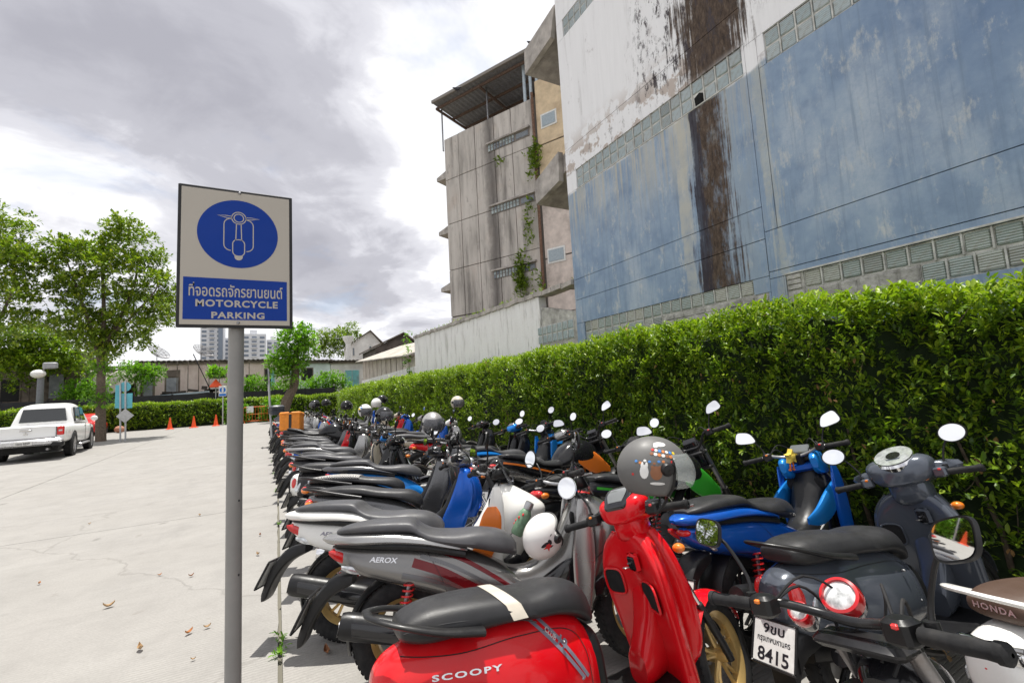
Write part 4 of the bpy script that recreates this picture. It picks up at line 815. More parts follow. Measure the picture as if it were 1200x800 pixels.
def ring(pts, w_, closed=True):
    """flat line of width w_ along a closed polyline"""
    n = len(pts); o = []; i_ = []
    for k in range(n):
        p = np.array(pts[k]); q = np.array(pts[(k+1) % n] if closed or k < n-1 else pts[k]); r = np.array(pts[k-1] if closed or k > 0 else pts[k]); t = _n(q-r); nn = np.array([-t[1], t[0]]); o.append(p+nn*w_/2); i_.append(p-nn*w_/2)
    y = yf-.0012; v = [(p[0], y, p[1]) for p in o+i_]; return v, [(k, (k+1) % n, n+(k+1) % n, n+k) for k in range(n if closed else n-1)]
def rrect(cx_, cz, hw, hh, r):
    o = []
    for k, (sx_, sz_) in enumerate(((1, 1), (-1, 1), (-1, -1), (1, -1))):
        for j in range(6): a = math.pi/2*(k+j/5); o.append((cx_+sx_*(hw-r)+r*math.cos(a), cz+sz_*(hh-r)+r*math.sin(a)))
    return o
s_ = SW; lw = .0042; m = MB(); x_, z_ = cc
hz = z_+.165*s_
for r in (.062, .042): v, f = ring([(x_+r*s_*math.cos(q), hz+r*s_*math.sin(q)) for q in [2*math.pi*k/40 for k in range(40)]], lw); m.add(v, f)
v, f = ring(rrect(x_, z_-.012*s_, .128*s_, .165*s_, .06*s_), lw); 
# body outline without the part under the headlight
keep = [q for q in f if not (abs((v[q[0]][0]+v[q[1]][0])/2-x_) < .055*s_)]; m.add(v, keep)
for sx_ in (-1, 1):
    v, f = ring([(x_+sx_*.020*s_, hz-.06*s_), (x_+sx_*.026*s_, z_-.07*s_)], lw, False); m.add(v, f)
    v, f = ring([(x_+sx_*.060*s_, hz+.012*s_), (x_+sx_*.11*s_, hz+.016*s_), (x_+sx_*.185*s_, hz+.012*s_), (x_+sx_*.11*s_, hz-.006*s_), (x_+sx_*.06*s_, hz-.008*s_)], lw*.8); m.add(v, f)
v, f = ring(rrect(x_, z_-.145*s_, .052*s_, .085*s_, .045*s_), lw); m.add(v, f)
m.obj('scooter_outline', SFC, ps, sharp=None, recalc=False)
flat([(x_+.036*s_*math.cos(q), z_-.238*s_+.036*s_*math.sin(q)) for q in [math.pi+math.pi*k/16 for k in range(17)]]+[(x_+.036*s_, z_-.228*s_), (x_-.036*s_, z_-.228*s_)], SFC, 'wheel_symbol', .0008)
def sign_text(body, x0, z0, x1, z1, name, **k):
    v, f = textfit(body, x1-x0, z1-z0, **k); cx_, cz = (x0+x1)/2, (z0+z1)/2
    MB().add([(p[0]+cx_, yf-.0013, p[1]+cz) for p in v], f).obj(name, SFC, ps, sharp=None, recalc=False)
for body, fx0, fx1, fz0, fz1, nm, k in (('ที่จอดรถจักรยานยนต์', .10, .905, .690, .785, 'thai_lettering', dict(bold=.012)), ('MOTORCYCLE', .155, .86, .806, .856, 'lettering', dict(bold=.032, space=1.12)), ('PARKING', .285, .74, .890, .936, 'lettering', dict(bold=.032, space=1.12))):
    p0, p1 = u(fx0, fz1), u(fx1, fz0); sign_text(body, p0[0], p0[1], p1[0], p1[1], nm, **k)
for fx_, fz in ((.515, .022), (.51, .965)): p = u(fx_, fz); MB().ell((p[0], yf-.001, p[1]), (.007, .005, .007), 12, 8).obj('bolt', STE, ps)

# ================================================================ SMALL POSTS, CONES, BARRIER
ORP = simple('orange_cone_plastic', (.80, .09, .02), .45); WRF = simple('white_reflective', (.7, .7, .7), .4)
cone = None
for k, (px, py, lab) in enumerate(((199, 503, 'leftmost of the three orange cones by the far hedge'), (227, 501, 'middle one of the three orange cones by the far hedge'), (253, 499, 'orange cone nearest the small blue parking sign'))):
    p = at(px, py, z=0)
    if cone is None:
        cone = thing('traffic_cone', lab, 'traffic cone', tuple(p), group='orange traffic cones'); MB().bbox((-.22, -.22, 0), (.22, .22, .05), .02).lathe([(.16, .05), (.145, .10), (.035, .82), (.02, .83)], ax=(0, 0, 1), n=20).obj('cone_body', ORP, cone)
        MB().lathe([(.119, .26), (.093, .40)], ax=(0, 0, 1), n=20).obj('white_band', WRF, cone, recalc=False); MB().lathe([(.078, .50), (.060, .60)], ax=(0, 0, 1), n=20).obj('white_band', WRF, cone, recalc=False)
    else:
        o = cone.copy(); COL.objects.link(o); o.location = p; o['label'] = lab; o.rotation_euler = (0, 0, k*.7)
        for ch in cone.children: d = ch.copy(); COL.objects.link(d); d.parent = o
SIGB = simple('small_sign_blue', (.02, .16, .55), .4); GALV = simple('galvanised', (.45, .46, .47), .45, .5); SIGT = simple('sign_back_teal', (.12, .42, .50), .5, var=.1); SIGG = simple('sign_back_grey', (.42, .42, .42), .5, .3)
p = at(261, 498, z=0); y_ = float(p[1]); t = thing('small_parking_sign', 'small distant blue parking sign with white round symbol left of the big pole', 'sign', tuple(p)); hz = lambda px, py: at(px, py, y=y_)-p
MB().tube([(0, 0, 0), (0, 0, hz(261, 452)[2])], .045, 8).obj('post', GALV, t); a, b_ = hz(256.5, 452.5), hz(265.5, 464)
MB().bbox((a[0], -.09, b_[2]), (b_[0], -.05, a[2]), .01).obj('board', WRF, t); w_ = b_[0]-a[0]; hh = a[2]-b_[2]
MB().box((a[0]+.03, -.098, b_[2]+.03), (b_[0]-.03, -.091, b_[2]+hh*.26)).obj('text_panel', SIGB, t, sharp=None); cx_ = (a[0]+b_[0])/2; cz = b_[2]+hh*.63
MB().prism([(cx_+w_*.40*math.cos(q), cz+w_*.40*math.sin(q)) for q in [2*math.pi*k/28 for k in range(28)]], -.098, -.091).obj('blue_circle', SIGB, t, sharp=None); MB().bbox((cx_-.06, -.104, cz-.18), (cx_+.06, -.099, cz+.18), .02).obj('symbol', WRF, t)
# group of sign backs beside the tree
p = at(145, 517, z=0); y_ = float(p[1]); t = thing('road_sign_post', 'two grey posts carrying teal backed signs and a grey diamond beside the tree', 'sign', tuple(p)); hz = lambda px, py: at(px, py, y=y_)-p
for px, top in ((141, 449), (147, 446)): a = hz(px, 517); MB().tube([(a[0], 0, 0), (hz(px, top)[0], 0, hz(px, top)[2])], .038, 8).obj('post', GALV, t)
def disc(px, py, rpx, m_, nm, nseg, rot=0., yy=.05):
    c = hz(px, py); r = abs(hz(px+rpx, py)[0]-c[0]); MB().prism([(c[0]+r*math.cos(q+rot), c[2]+r*math.sin(q+rot)) for q in [2*math.pi*k/nseg for k in range(nseg)]], yy, yy+.03).obj(nm, m_, t, sharp=None)
disc(146, 453, 7.2, SIGT, 'round_board', 24); disc(147, 487, 10.5, SIGG, 'diamond_board', 4, 0., -.09)
a, b_ = hz(139, 461), hz(154.5, 478); MB().bbox((a[0], .05, b_[2]), (b_[0], .08, a[2]), .012).obj('rectangular_board', SIGT, t); 
a, b_ = hz(134.5, 451), hz(139, 478); MB().box((a[0], .12, b_[2]), (b_[0], .15, a[2])).obj('rectangular_board', SIGT, t, sharp=None)
p = at(319, 523, z=0); y_ = float(p[1]); t = thing('thin_post', 'thin pale metal post standing on the seam beside the orange delivery box', 'post', tuple(p)); q = at(314, 432, y=y_)-p
MB().tube([(0, 0, 0), (q[0], 0, q[2])], .036, 10).obj('post', GALV, t); MB().box((q[0]-.05, -.14, q[2]-.55), (q[0]-.035, .32, q[2])).obj('edge_on_board', SBK, t, sharp=None); MB().bbox((-.35, -.25, 0), (.3, .2, .03), .01).obj('foot_plate', CONC2, t)
p = at(300, 495, z=0); y_ = float(p[1]); a = at(285, 495, y=y_)-p; b_ = at(316.5, 494, y=y_)-p; zt = (at(300, 476.5, y=y_)-p)[2]; t = thing('crowd_barrier', 'rusty orange steel crowd barrier standing before the far hedge', 'barrier', tuple(p)); ORB = simple('rusty_orange_paint', (.55, .13, .03), .6, var=.3, vs=6)
x0, x1 = a[0], b_[0]; MB().tube([(x0, 0, .15), (x0, 0, zt-.1), (x0+.1, 0, zt), (x1-.1, 0, zt), (x1, 0, zt-.1), (x1, 0, .15), (x0, 0, .15)], .035, 6).obj('frame', ORB, t)
n = 9
for i in range(1, n): MB().tube([(x0+(x1-x0)*i/n, 0, .15), (x0+(x1-x0)*i/n, 0, zt)], .016, 5).obj('bar', ORB, t)
MB().tube([(x0, 0, zt*.55), (x1, 0, zt*.55)], .02, 5).obj('rail', ORB, t); MB().tube([(x0+.1, -.3, 0), (x0+.1, 0, .15), (x0+.1, .3, 0)], .03, 5).obj('foot', ORB, t); MB().tube([(x1-.1, -.3, 0), (x1-.1, 0, .15), (x1-.1, .3, 0)], .03, 5).obj('foot', ORB, t)
a = at(289, 476, y=y_-.05)-p; b_ = at(297, 483, y=y_-.05)-p; MB().box((a[0], -.06, b_[2]), (b_[0], -.045, a[2])).obj('paper_notice', WRF, t, sharp=None)
# lamp post by the warehouse
p = at(46, 480, y=44.) ; zt = float(at(46, 434, y=44.)[2]); t = thing('lamp_post', 'grey lamp post with a small two headed lamp behind the white pickup', 'street lamp', (p[0], 44., 0)); MB().tube([(0, 0, 0), (0, 0, zt-.2)], [.22, .18], 12).obj('pole', simple('lamp_grey', (.16, .17, .19), .5), t); MB().ell((-.1, -.15, zt-.25), (.42, .3, .3), 16, 8).obj('lamp_head', WFR, t); MB().bbox((.1, -.2, zt+.1), (.85, .15, zt+.55), .06).obj('lamp_box', simple('lamp_box_grey', (.3, .31, .33), .4), t); MB().tube([(0, 0, zt-.2), (.2, 0, zt+.2)], .05, 6).obj('bracket', STE, t)
# potted plant hung with an orange cone
p = at(255, 470, y=44.5); t = thing('hanging_cone', 'orange cone and yellow green plant standing on the fence beside the small blue sign', 'cone', (p[0], 44.5, 0)); q = lambda px, py: at(px, py, y=44.5)-np.array([p[0], 44.5, 0])
a = q(253, 444); b_ = q(253, 453.5); MB().lathe([(.02, float(a[2])), (.42, float(b_[2])+.15), (.45, float(b_[2]))], o=(float(a[0]), 0, 0), ax=(0, 0, 1), n=14).obj('cone_body', ORP, t); MB().tube([(a[0], 0, 0), (a[0], 0, b_[2]+.02)], .04, 6).obj('post', GALV, t)
cp = q(254, 437); leafcloud('plant', np.repeat(cp[None], 50, 0)+nr.normal(size=(50, 3))*np.array([.5, .3, .18]), np.array([0, 0, .5])+.9*rv(50), BL, t, .35, 5, .3, hi=False)
# stone pot at sign foot
p = at(140, 507, z=0); t = thing('clay_pot', 'round terracotta pot on its side near the teal sign posts', 'pot', tuple(p)); MB().ell((0, 0, .24), (.30, .28, .24), 16, 10).obj('pot', simple('terracotta', (.40, .20, .13), .8, var=.2), t)

# ================================================================ PICKUP TRUCK
def pickup():
    t = thing('pickup_truck', 'white double cab pickup truck parked by the tree, seen from behind', 'pickup truck', (0, 0, 0))
    WP = paint('truck_white', (.80, .80, .79), .25, dust=.05)
    # x forward from rear axle, y left
    body = MB().hull([(-1.32, .62, 1.02, .80, 5), (-1.30, .58, 1.08, .88, 6), (-1.0, .50, 1.10, .905, 6), (0, .48, 1.09, .915, 6), (1.5, .36, 1.06, .92, 6), (3.0, .36, 1.02, .92, 6), (3.6, .40, .98, .88, 5), (3.9, .45, .85, .78, 4)], 28, 3).obj('body', WP, t)
    MB().hull([(.62, 1.02, 1.12, .80, 5), (.75, 1.02, 1.66, .70, 5, .06), (1.0, 1.02, 1.77, .69, 5, .08), (1.7, 1.02, 1.80, .69, 5, .08), (2.3, 1.02, 1.72, .70, 5, .08), (2.75, 1.0, 1.42, .76, 5, .05), (3.1, 1.0, 1.06, .80, 5)], 28, 3).obj('cab', WP, t)
    DG = simple('truck_glass', (.012, .014, .016), .06, coat=1.); 
    MB().prism([(-.60, 1.17), (.60, 1.17), (.53, 1.62), (-.53, 1.62)], 0, .03, 'x').xf(Matrix.Translation((.615, 0, 1.14)) @ Matrix.Rotation(rad(14), 4, 'Y') @ Matrix.Translation((-.035, 0, -1.14))).obj('rear_window', DG, t, sharp=None)
    for s_ in (-1, 1):
        for a, b_, c_, d_ in ((1.02, 1.72, 1.10, 1.70), (1.80, 2.62, 1.78, 2.30)):
            MB().add([(a, s_*.775, 1.13), (b_, s_*.775, 1.13), (d_, s_*.71, 1.60), (c_, s_*.71, 1.63), (a, s_*.70, 1.13), (b_, s_*.70, 1.13), (d_, s_*.66, 1.60), (c_, s_*.66, 1.63)], [(0, 1, 2, 3), (4, 5, 6, 7), (0, 1, 5, 4), (1, 2, 6, 5), (2, 3, 7, 6), (3, 0, 4, 7)]).obj('side_window', DG, t, sharp=None)
        lp = MB().bbox((-1.345, s_*.80-.085, .76), (-1.25, s_*.80+.085, 1.04), .02).obj('tail_light', REDL, t)
        MB().bbox((-1.352, s_*.80-.05, .88), (-1.34, s_*.80+.05, .93), .01).obj('reverse_light', CLR, lp)
        MB().ell((2.55, s_*1.05, 1.18), (.07, .11, .10), 12, 8).obj('wing_mirror', WP, t)
        MB().bbox((.9, s_*.9-.08, .30), (2.4, s_*.9+.08, .36), .02).obj('side_step', ALU, t)
        for x_ in (1.75, 2.75): MB().box((x_, s_*.926-.004, .45), (x_+.012, s_*.926+.004, 1.05)).obj('door_gap', OPEN, t, sharp=None)
        for x_ in (1.55, 2.5): MB().bbox((x_-.1, s_*.94-.02, .92), (x_+.08, s_*.94+.015, .96), .01).obj('door_handle', CHR, t)
        for x_ in (0, 3.0):
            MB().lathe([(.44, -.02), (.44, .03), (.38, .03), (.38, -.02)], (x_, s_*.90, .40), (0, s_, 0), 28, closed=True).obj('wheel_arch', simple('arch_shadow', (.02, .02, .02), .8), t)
            wh = MB().lathe([(.02, .11), (.07, .11), (.10, .07), (.22, .06), (.255, .11), (.265, .10), (.265, -.1)], (x_, s_*.82, .385), (0, s_, 0), 28)
            for k in range(6):
                a = 2*math.pi*k/6; wh.box((.05, -.03, .07), (.25, .03, .105), Matrix.Translation((x_, s_*.82, .385)) @ Matrix.Rotation(rad(90)*(-s_), 4, 'X') @ Matrix.Rotation(a, 4, 'Z'))
            wh = wh.obj('wheel', ALU, t); MB().lathe([(.255, .11), (.30, .13), (.36, .12), (.385, .08), (.385, -.1), (.30, -.13), (.2, -.1)], (x_, s_*.82, .385), (0, s_, 0), 32).obj('tyre', RUB, wh)
    MB().bbox((-1.52, -.90, .48), (-1.28, .90, .68), .05).obj('rear_bumper', simple('bumper_silver', (.55, .55, .56), .25, .7), t)
    MB().bbox((-1.54, -.92, .42), (-1.30, -.62, .60), .04).bbox((-1.54, .62, .42), (-1.30, .92, .60), .04).obj('bumper_corner', PLA, t)
    pl = MB().bbox((-1.535, -.20, .52), (-1.522, .20, .64), .004).obj('license_plate', PLT, t); v, f = textfit('1ฒน 6259', .30, .07, bold=.02); MB().add([(-1.537, -p[0], p[1]+.58) for p in v], f).obj('plate_lettering', INK, pl, sharp=None, recalc=False)
    MB().box((-1.345, -.68, .70), (-1.318, .68, .708)).obj('tailgate_gap', OPEN, t, sharp=None)
    for s_ in (-1, 1): MB().box((-1.345, s_*.70-.005, .70), (-1.318, s_*.70+.005, 1.05)).obj('tailgate_gap', OPEN, t, sharp=None)
    MB().bbox((-1.348, -.13, .93), (-1.33, .13, .985), .01).obj('tailgate_handle', CHR, t)
    for k in range(3):
        a = rad(90+120*k); c = (0, .86); pts = [(c[0], c[1]), (c[0]+.035*math.cos(a-.52), c[1]+.035*math.sin(a-.52)), (c[0]+.065*math.cos(a), c[1]+.065*math.sin(a)), (c[0]+.035*math.cos(a+.52), c[1]+.035*math.sin(a+.52))]
        MB().prism(pts, -1.352, -1.335, 'x').obj('emblem', CHR, t, sharp=None)
    MB().box((-1.0, -.7, .25), (3.4, .7, .5)).obj('underbody', simple('underbody', (.015, .015, .015), .8), t, sharp=None)
    MB().tube([(-1.3, -.5, .35), (-.6, -.5, .35)], .035, 8).obj('exhaust', STE, t)
    return t
pk = pickup(); rw = at(82, 533.5, z=0); PH = rad(96)
pk.rotation_euler = (0, 0, PH); pk.scale = (1.07, 1.07, 1.10); lo = Matrix.Rotation(PH, 4, 'Z') @ Vector((0, -.88, 0)); pk.location = Vector(rw)-lo
t = thing('red_car', 'red car mostly hidden between the pickup and the tree trunk', 'car', tuple(at(97, 511.5, z=0)), (0, 0, PH)); RP = paint('car_red', (.5, .01, .01))
MB().hull([(-.6, .3, .8, .6, 4), (-.3, .2, .95, .8, 4), (1.5, .2, 1.0, .85, 4), (3.2, .2, .8, .8, 4), (3.6, .3, .6, .6, 4)], 20, 3).hull([(.1, .9, .95, .6, 4), (.6, .9, 1.35, .6, 4), (1.8, .9, 1.42, .62, 4), (2.6, .9, .95, .6, 4)], 20, 3).obj('body', RP, t); MB().bbox((-.62, -.7, .62), (-.45, -.45, .82), .03).obj('tail_light', REDL, t)
for x_ in (.3, 2.8):
    for s_ in (-1, 1): MB().lathe([(.03, .1), (.28, .1), (.3, .06), (.3, -.1), (.2, -.1)], (x_, s_*.72, .3), (0, s_, 0), 20).obj('wheel', RUB, t)
# fallen leaves
LFM = [simple('dry_leaf_brown', (.30, .13, .06), .7, var=.4, vs=30), simple('dry_leaf_orange', (.50, .22, .08), .7, var=.3, vs=30), simple('dry_leaf_tan', (.45, .30, .16), .7, var=.3, vs=30)]
lv = [(127, 711, 'curled brown leaf left of the sign pole, largest one at far left', 1.3), (46, 684, 'tiny brown leaf near the left edge of the road', .7), (221, 742, 'rust coloured leaf lying close to the pole base', 1.), (164, 761, 'rust leaf left of the pole near the bottom', 1.2), (243, 735, 'pale tan leaf touching the pole outline', .8), (226, 773, 'tiny orange leaf lowest on the road', .5), (234, 604, 'small orange leaf farthest up the road', .9), (302, 650, 'bright orange leaf right of the pole', 1.), (305, 627, 'small tan leaf right of the pole, uppermost', .8), (314, 667, 'thin brown leaf right of the pole near the seam', .8), (224, 675, 'pale orange leaf at mid height left of the pole', .8), (187, 674, 'tiny brown leaf in the middle of the road', .6), (383, 765, 'yellow tan leaf on the bay under the mudflap', 1.3), (888, 763, 'red brown leaf beside the number plate', 1.3), (470, 790, 'brown leaf hidden by the red scooter wheel', 1.), (105, 614, 'small pale leaf on the far left of the road', .7)]
for px, py, lab, s_ in lv:
    p = at(px, py, z=.006); L_ = .029*s_; a = rnd.uniform(0, 6.28); v = []; n = 6
    for i in range(n+1):
        t_ = i/n; w_ = .45*math.sin(math.pi*min(1, t_*1.02+.02))**.8; 
        for s2 in (-1, 0, 1): v.append((L_*(t_-.5)*2, s2*w_*L_*1.1, .004+.012*s_*abs(s2)+.02*s_*(t_-.5)**2*4))
    f = [(i*3+j, i*3+j+1, i*3+j+4, i*3+j+3) for i in range(n) for j in (0, 1)]
    o = MB().add(v, f).obj('fallen_leaf', rnd.choice(LFM), recalc=False); o.location = p; o.rotation_euler = (rnd.uniform(-.1, .1), rnd.uniform(-.1, .1), a); tag(o, lab, 'leaf', 'fallen leaves on the concrete')
# weeds in the seam
PP = []
for py, q, r in ((615, 3, .02), (760, 9, .03), (748, 5, .025), (540, 20, .10), (530, 24, .12), (555, 14, .08), (522, 20, .15), (575, 6, .04)):
    p = at(326.5, py, z=0); p[0] = seam(p[1]); PP.append(np.repeat(p[None], q, 0)+nr.normal(size=(q, 3))*np.array([r, r*3, 0])*.6)
PP = np.concatenate(PP); PP[:, 2] = .004; leafcloud('seam_weeds', PP, np.array([0, 0, 1.])+.7*rv(len(PP)), BL, None, .035, 5, .03, wide=.3)
# litter and twigs along the bottom of the hedge
PP = np.stack([nr.uniform(3.2, 4.6, 900), nr.uniform(-2, 14, 900), np.full(900, .05)], 1); PP[:, 2] = np.where(PP[:, 0] > 3.95, .04, .012); m_ = leafcloud('leaf_litter', PP, rv(900)*np.array([1, 1, .1]), LFM[2], None, .045, 2, .04)
# ================================================================ MOTORCYCLES
P_RED = paint('red_paint', (.66, .004, .010), .2, .0); P_SIL = paint('silver_paint', (.36, .355, .35), .26, .75); P_WHI = paint('pearl_white_paint', (.74, .73, .70), .25)
P_GRY = paint('slate_grey_paint', (.085, .097, .120), .16, .3); P_TIT = paint('titanium_paint', (.20, .195, .19), .22, .75); P_BLU = paint('blue_paint', (.006, .10, .50), .2, .3); P_BLK = paint('black_paint', (.010, .010, .012), .16); P_CYB = paint('bright_blue_paint', (.01, .20, .62), .2, .3)
P_BEI = paint('beige_paint', (.52, .46, .36), .35); P_ORG = paint('orange_paint', (.75, .18, .02), .3); P_GRN = paint('green_paint', (.03, .30, .02), .3); P_DSI = paint('gunmetal_paint', (.13, .13, .135), .25, .7); P_MAR = paint('maroon_paint', (.14, .008, .012), .22, .3)
P_DBL = paint('deep_blue_paint', (.008, .03, .30), .22, .2)
def Tr(x, y, z): return Matrix.Translation((x, y, z))
def Ry(d): return Matrix.Rotation(rad(d), 4, 'Y')
def Rx(d): return Matrix.Rotation(rad(d), 4, 'X')
def Rz(d): return Matrix.Rotation(rad(d), 4, 'Z')
class Bike:
    def __init__(s, name, label, steer=0., head=(1.0, 1.0), rake=25., group='motorcycles parked in a row'):
        s.t = thing(name, label, 'scooter' if 'scooter' in name else 'motorcycle', group=group)
        ax = Vector((-math.sin(rad(rake)), 0, math.cos(rad(rake)))); h = Vector((head[0], 0, head[1]))
        s.ST = Matrix.Translation(h) @ Matrix.Rotation(rad(steer), 4, ax) @ Matrix.Translation(-h)
    def p(s, mb, name, mat, st=False, par=None, sharp=35, label=None, recalc=True):
        if st: mb.xf(s.ST)
        return mb.obj(name, mat, par or s.t, sharp, label, recalc)
    def wheel(s, name, x, R, w_, rimmat, style='cast', st=False, n=5, disc=1):
        r0 = R-w_*.72; rb = MB()
        rb.lathe([(r0+.012, -w_*.38), (r0+.004, -w_*.30), (r0-.018, -w_*.18), (r0-.018, w_*.18), (r0+.004, w_*.30), (r0+.012, w_*.38), (r0-.004, w_*.36), (r0-.030, w_*.15), (r0-.030, -w_*.15), (r0-.004, -w_*.36)], (x, 0, R), n=40, closed=True)
        rb.lathe([(.004, -.05), (.028, -.05), (.034, -.03), (.034, .03), (.028, .05), (.004, .05)], (x, 0, R), n=18)
        if style == 'cast':
            for k in range(n):
                a = 2*math.pi*k/n+.3
                for d in (-.13, .13):
                    P = [np.array([x+q*math.cos(a+e), yy, R+q*math.sin(a+e)]) for q, e, yy in ((.03, d*.6, .0), (r0*.5, d*1.05, .006), (r0-.014, d*1.35, .0))]
                    rb.tube(P, [.014, .010, .011], 6, sub=2, sy=1.)
        else:
            for k in range(18):
                a = 2*math.pi*k/18; b_ = a+(.55 if k % 2 else -.55); yy = .028*(1 if k % 4 < 2 else -1)
                rb.tube([(x+.03*math.cos(b_), yy, R+.03*math.sin(b_)), (x+(r0-.02)*math.cos(a), 0, R+(r0-.02)*math.sin(a))], .0022, 4)
        wo_ = s.p(rb, name, rimmat, st)
        prof = [(r0-.002, -w_*.40), (r0+.02, -w_*.50), (R-.022, -w_*.47), (R-.006, -w_*.30), (R, 0), (R-.006, w_*.30), (R-.022, w_*.47), (r0+.02, w_*.50), (r0-.002, w_*.40)]
        pr = catmull([(a, b_) for a, b_ in prof], 2); tb = MB().lathe([(a, b_) for a, b_ in pr], (x, 0, R), n=48)
        nt_ = 56
        for k in range(nt_):      # tread blocks
            a = 2*math.pi*k/nt_
            for sg_ in (-1, 1): tb.box((R-.012, sg_*.27*w_-.15*w_, -.0105), (R-.0035, sg_*.27*w_+.15*w_, .0105), Tr(x, 0, R) @ Matrix.Rotation(-a, 4, 'Y') @ Rx(22*sg_))
        s.p(tb, 'tyre', RUB, st, wo_)
        if disc:
            for sd in ((-1, 1) if disc == 2 else (1,)):
                dm = MB().lathe([(.045, sd*w_*.55), (.11, sd*w_*.55), (.11, sd*w_*.55+.004), (.045, sd*w_*.55+.004)], (x, 0, R), n=28, closed=True); s.p(dm, 'brake_disc', STE, st, wo_)
        return wo_
    def plate(s, x, z, ang, lines=('8กข', 'กรุงเทพมหานคร', '4527'), y=0.):
        Mx = Tr(x, y, z) @ Ry(ang); h = MB().bbox((-.006, -.11, -.09), (0, .11, .09), .006, Mx); o = s.p(h, 'license_plate', PLT)
        fr = MB(); [fr.bbox(a, b_, .003, Mx) for a, b_ in (((-.010, -.116, -.096), (.004, .116, -.086)), ((-.010, -.116, .086), (.004, .116, .096)), ((-.010, -.116, -.086), (.004, -.106, .086)), ((-.010, .106, -.086), (.004, .116, .086)))]; s.p(fr, 'plate_frame', PLA, par=o)
        for tx_, zz, wd, ht in zip(lines, (.055, .005, -.05), (.11, .17, .16), (.04, .028, .055)):
            v, f = textfit(tx_, wd, ht, bold=.02); s.p(MB().add([tuple(Mx @ Vector((-.0068, -q[0], q[1]+zz))) for q in v], f), 'plate_lettering', INK, par=o, sharp=None, recalc=False)
        return o
    def grips(s, xb, zb, hw=.34, drop=.0, back=.05, col=PLA, lever=True):
        for sd in (-1, 1):
            g = MB(); g.tube([(xb-back, sd*(hw-.125), zb-drop*.7), (xb-back*1.25, sd*hw, zb-drop)], [.0165, .0175, .0165, .0175, .0165, .018], 12, sub=0 or 5); g.lathe([(.004, 0), (.0205, 0), (.0205, .014), (.012, .02), (.004, .02)], (xb-back*1.25, sd*hw, zb-drop), (-.1, sd, 0), 12)
            o = s.p(g, 'grip', RUB, True)
            b_ = MB().bbox((-.03, -.030, -.026), (.028, .030, .028), .009, Tr(xb-back*.9, sd*(hw-.16), zb-drop*.5) @ Rz(sd*8)); s.p(b_, 'switch_housing', col, True)
            c = MB().bbox((-.035, -.012, .010), (-.022, .004, .022), .003, Tr(xb-back*.9, sd*(hw-.16), zb-drop*.5)); s.p(c, 'switch_button', ORL if sd > 0 else REDL, True)
            cb = MB().tube([(xb-back*.6, sd*(hw-.17), zb), (xb+.06, sd*(hw-.20), zb+.035), (xb+.11, sd*.10, zb-.03), (xb+.07, sd*.045, zb-.14)], .0042, 6, sub=4).tube([(xb-back*.6, sd*(hw-.18), zb+.01), (xb+.05, sd*(hw-.23), zb+.065), (xb+.12, sd*.05, zb+.0), (xb+.08, sd*.02, zb-.12)], .0035, 6, sub=4); s.p(cb, 'cable', RUB, True)
            if lever:
                l_ = MB().tube([(xb-back+.035, sd*(hw-.16), zb-.005), (xb-back+.062, sd*(hw-.13), zb-.01-drop*.6), (xb-back+.055, sd*(hw-.05), zb-.012-drop), (xb-back+.052, sd*(hw+.01), zb-.012-drop)], [.009, .007, .006, .0075], 8, sub=3, sy=.7); s.p(l_, 'brake_lever', ALU, True)
    def mirrors(s, xb, zb, hy=.20, out_=.10, up=.17, kind='oval', size=(.062, .042), sides=(-1, 1), tilt=8., yaw=12., stem=PLA, fwd=.0, shell=PLA):
        for sd in sides:
            c = Vector((xb-.01+fwd, sd*(hy+out_), zb+up))
            o = s.p(MB().tube([(xb, sd*hy, zb), (xb+.01, sd*(hy+.01), zb+up*.3), (xb+.005+fwd, sd*(hy+out_*.55), zb+up*.8), tuple(c+Vector((.012, 0, -.01)))], [.0065, .0055, .0055, .007], 8, sub=3).lathe([(.003, 0), (.014, 0), (.014, .02), (.003, .022)], (xb, sd*hy, zb-.01), (0, 0, 1), 12), 'mirror', stem, True)
            Mx = Matrix.Translation(c) @ Rz(sd*yaw) @ Ry(tilt); a, b_ = size; n = 28; ou = []
            for k in range(n):
                q = 2*math.pi*k/n
                if kind == 'oval': y_, z_ = a*math.cos(q), b_*math.sin(q)
                elif kind == 'round': y_, z_ = a*math.cos(q), a*math.sin(q)
                else:
                    e = 2/3.4; y_ = a*math.copysign(abs(math.cos(q))**e, math.cos(q)); z_ = b_*math.copysign(abs(math.sin(q))**e, math.sin(q)); z_ += .18*sd*y_; y_ *= 1-.25*(z_/b_)*(1 if kind == 'angular' else 0)
                ou.append((y_*1., z_))
            sh = [[tuple(Mx @ Vector((x_, y_*k_, z_*k_))) for y_, z_ in ou] for x_, k_ in ((-.004, 1.), (-.005, 1.09), (.004, 1.10), (.012, .88), (.018, .5), (.020, .05))]
            s.p(MB().rings(sh), 'mirror_shell', shell, True, o)
            s.p(MB().add([tuple(Mx @ Vector((-.0055, y_*.985, z_*.985))) for y_, z_ in ou], [tuple(range(n))]), 'mirror_glass', MIR, True, o, sharp=None)
    def fender(s, x, R, a0=25, a1=150, w_=.07, mat=PLA, st=True, name='front_fender', gap=.03): return s.p(MB().arcplate((x, 0, R), R+gap, a0, a1, w_, .005, 20), name, mat, st)
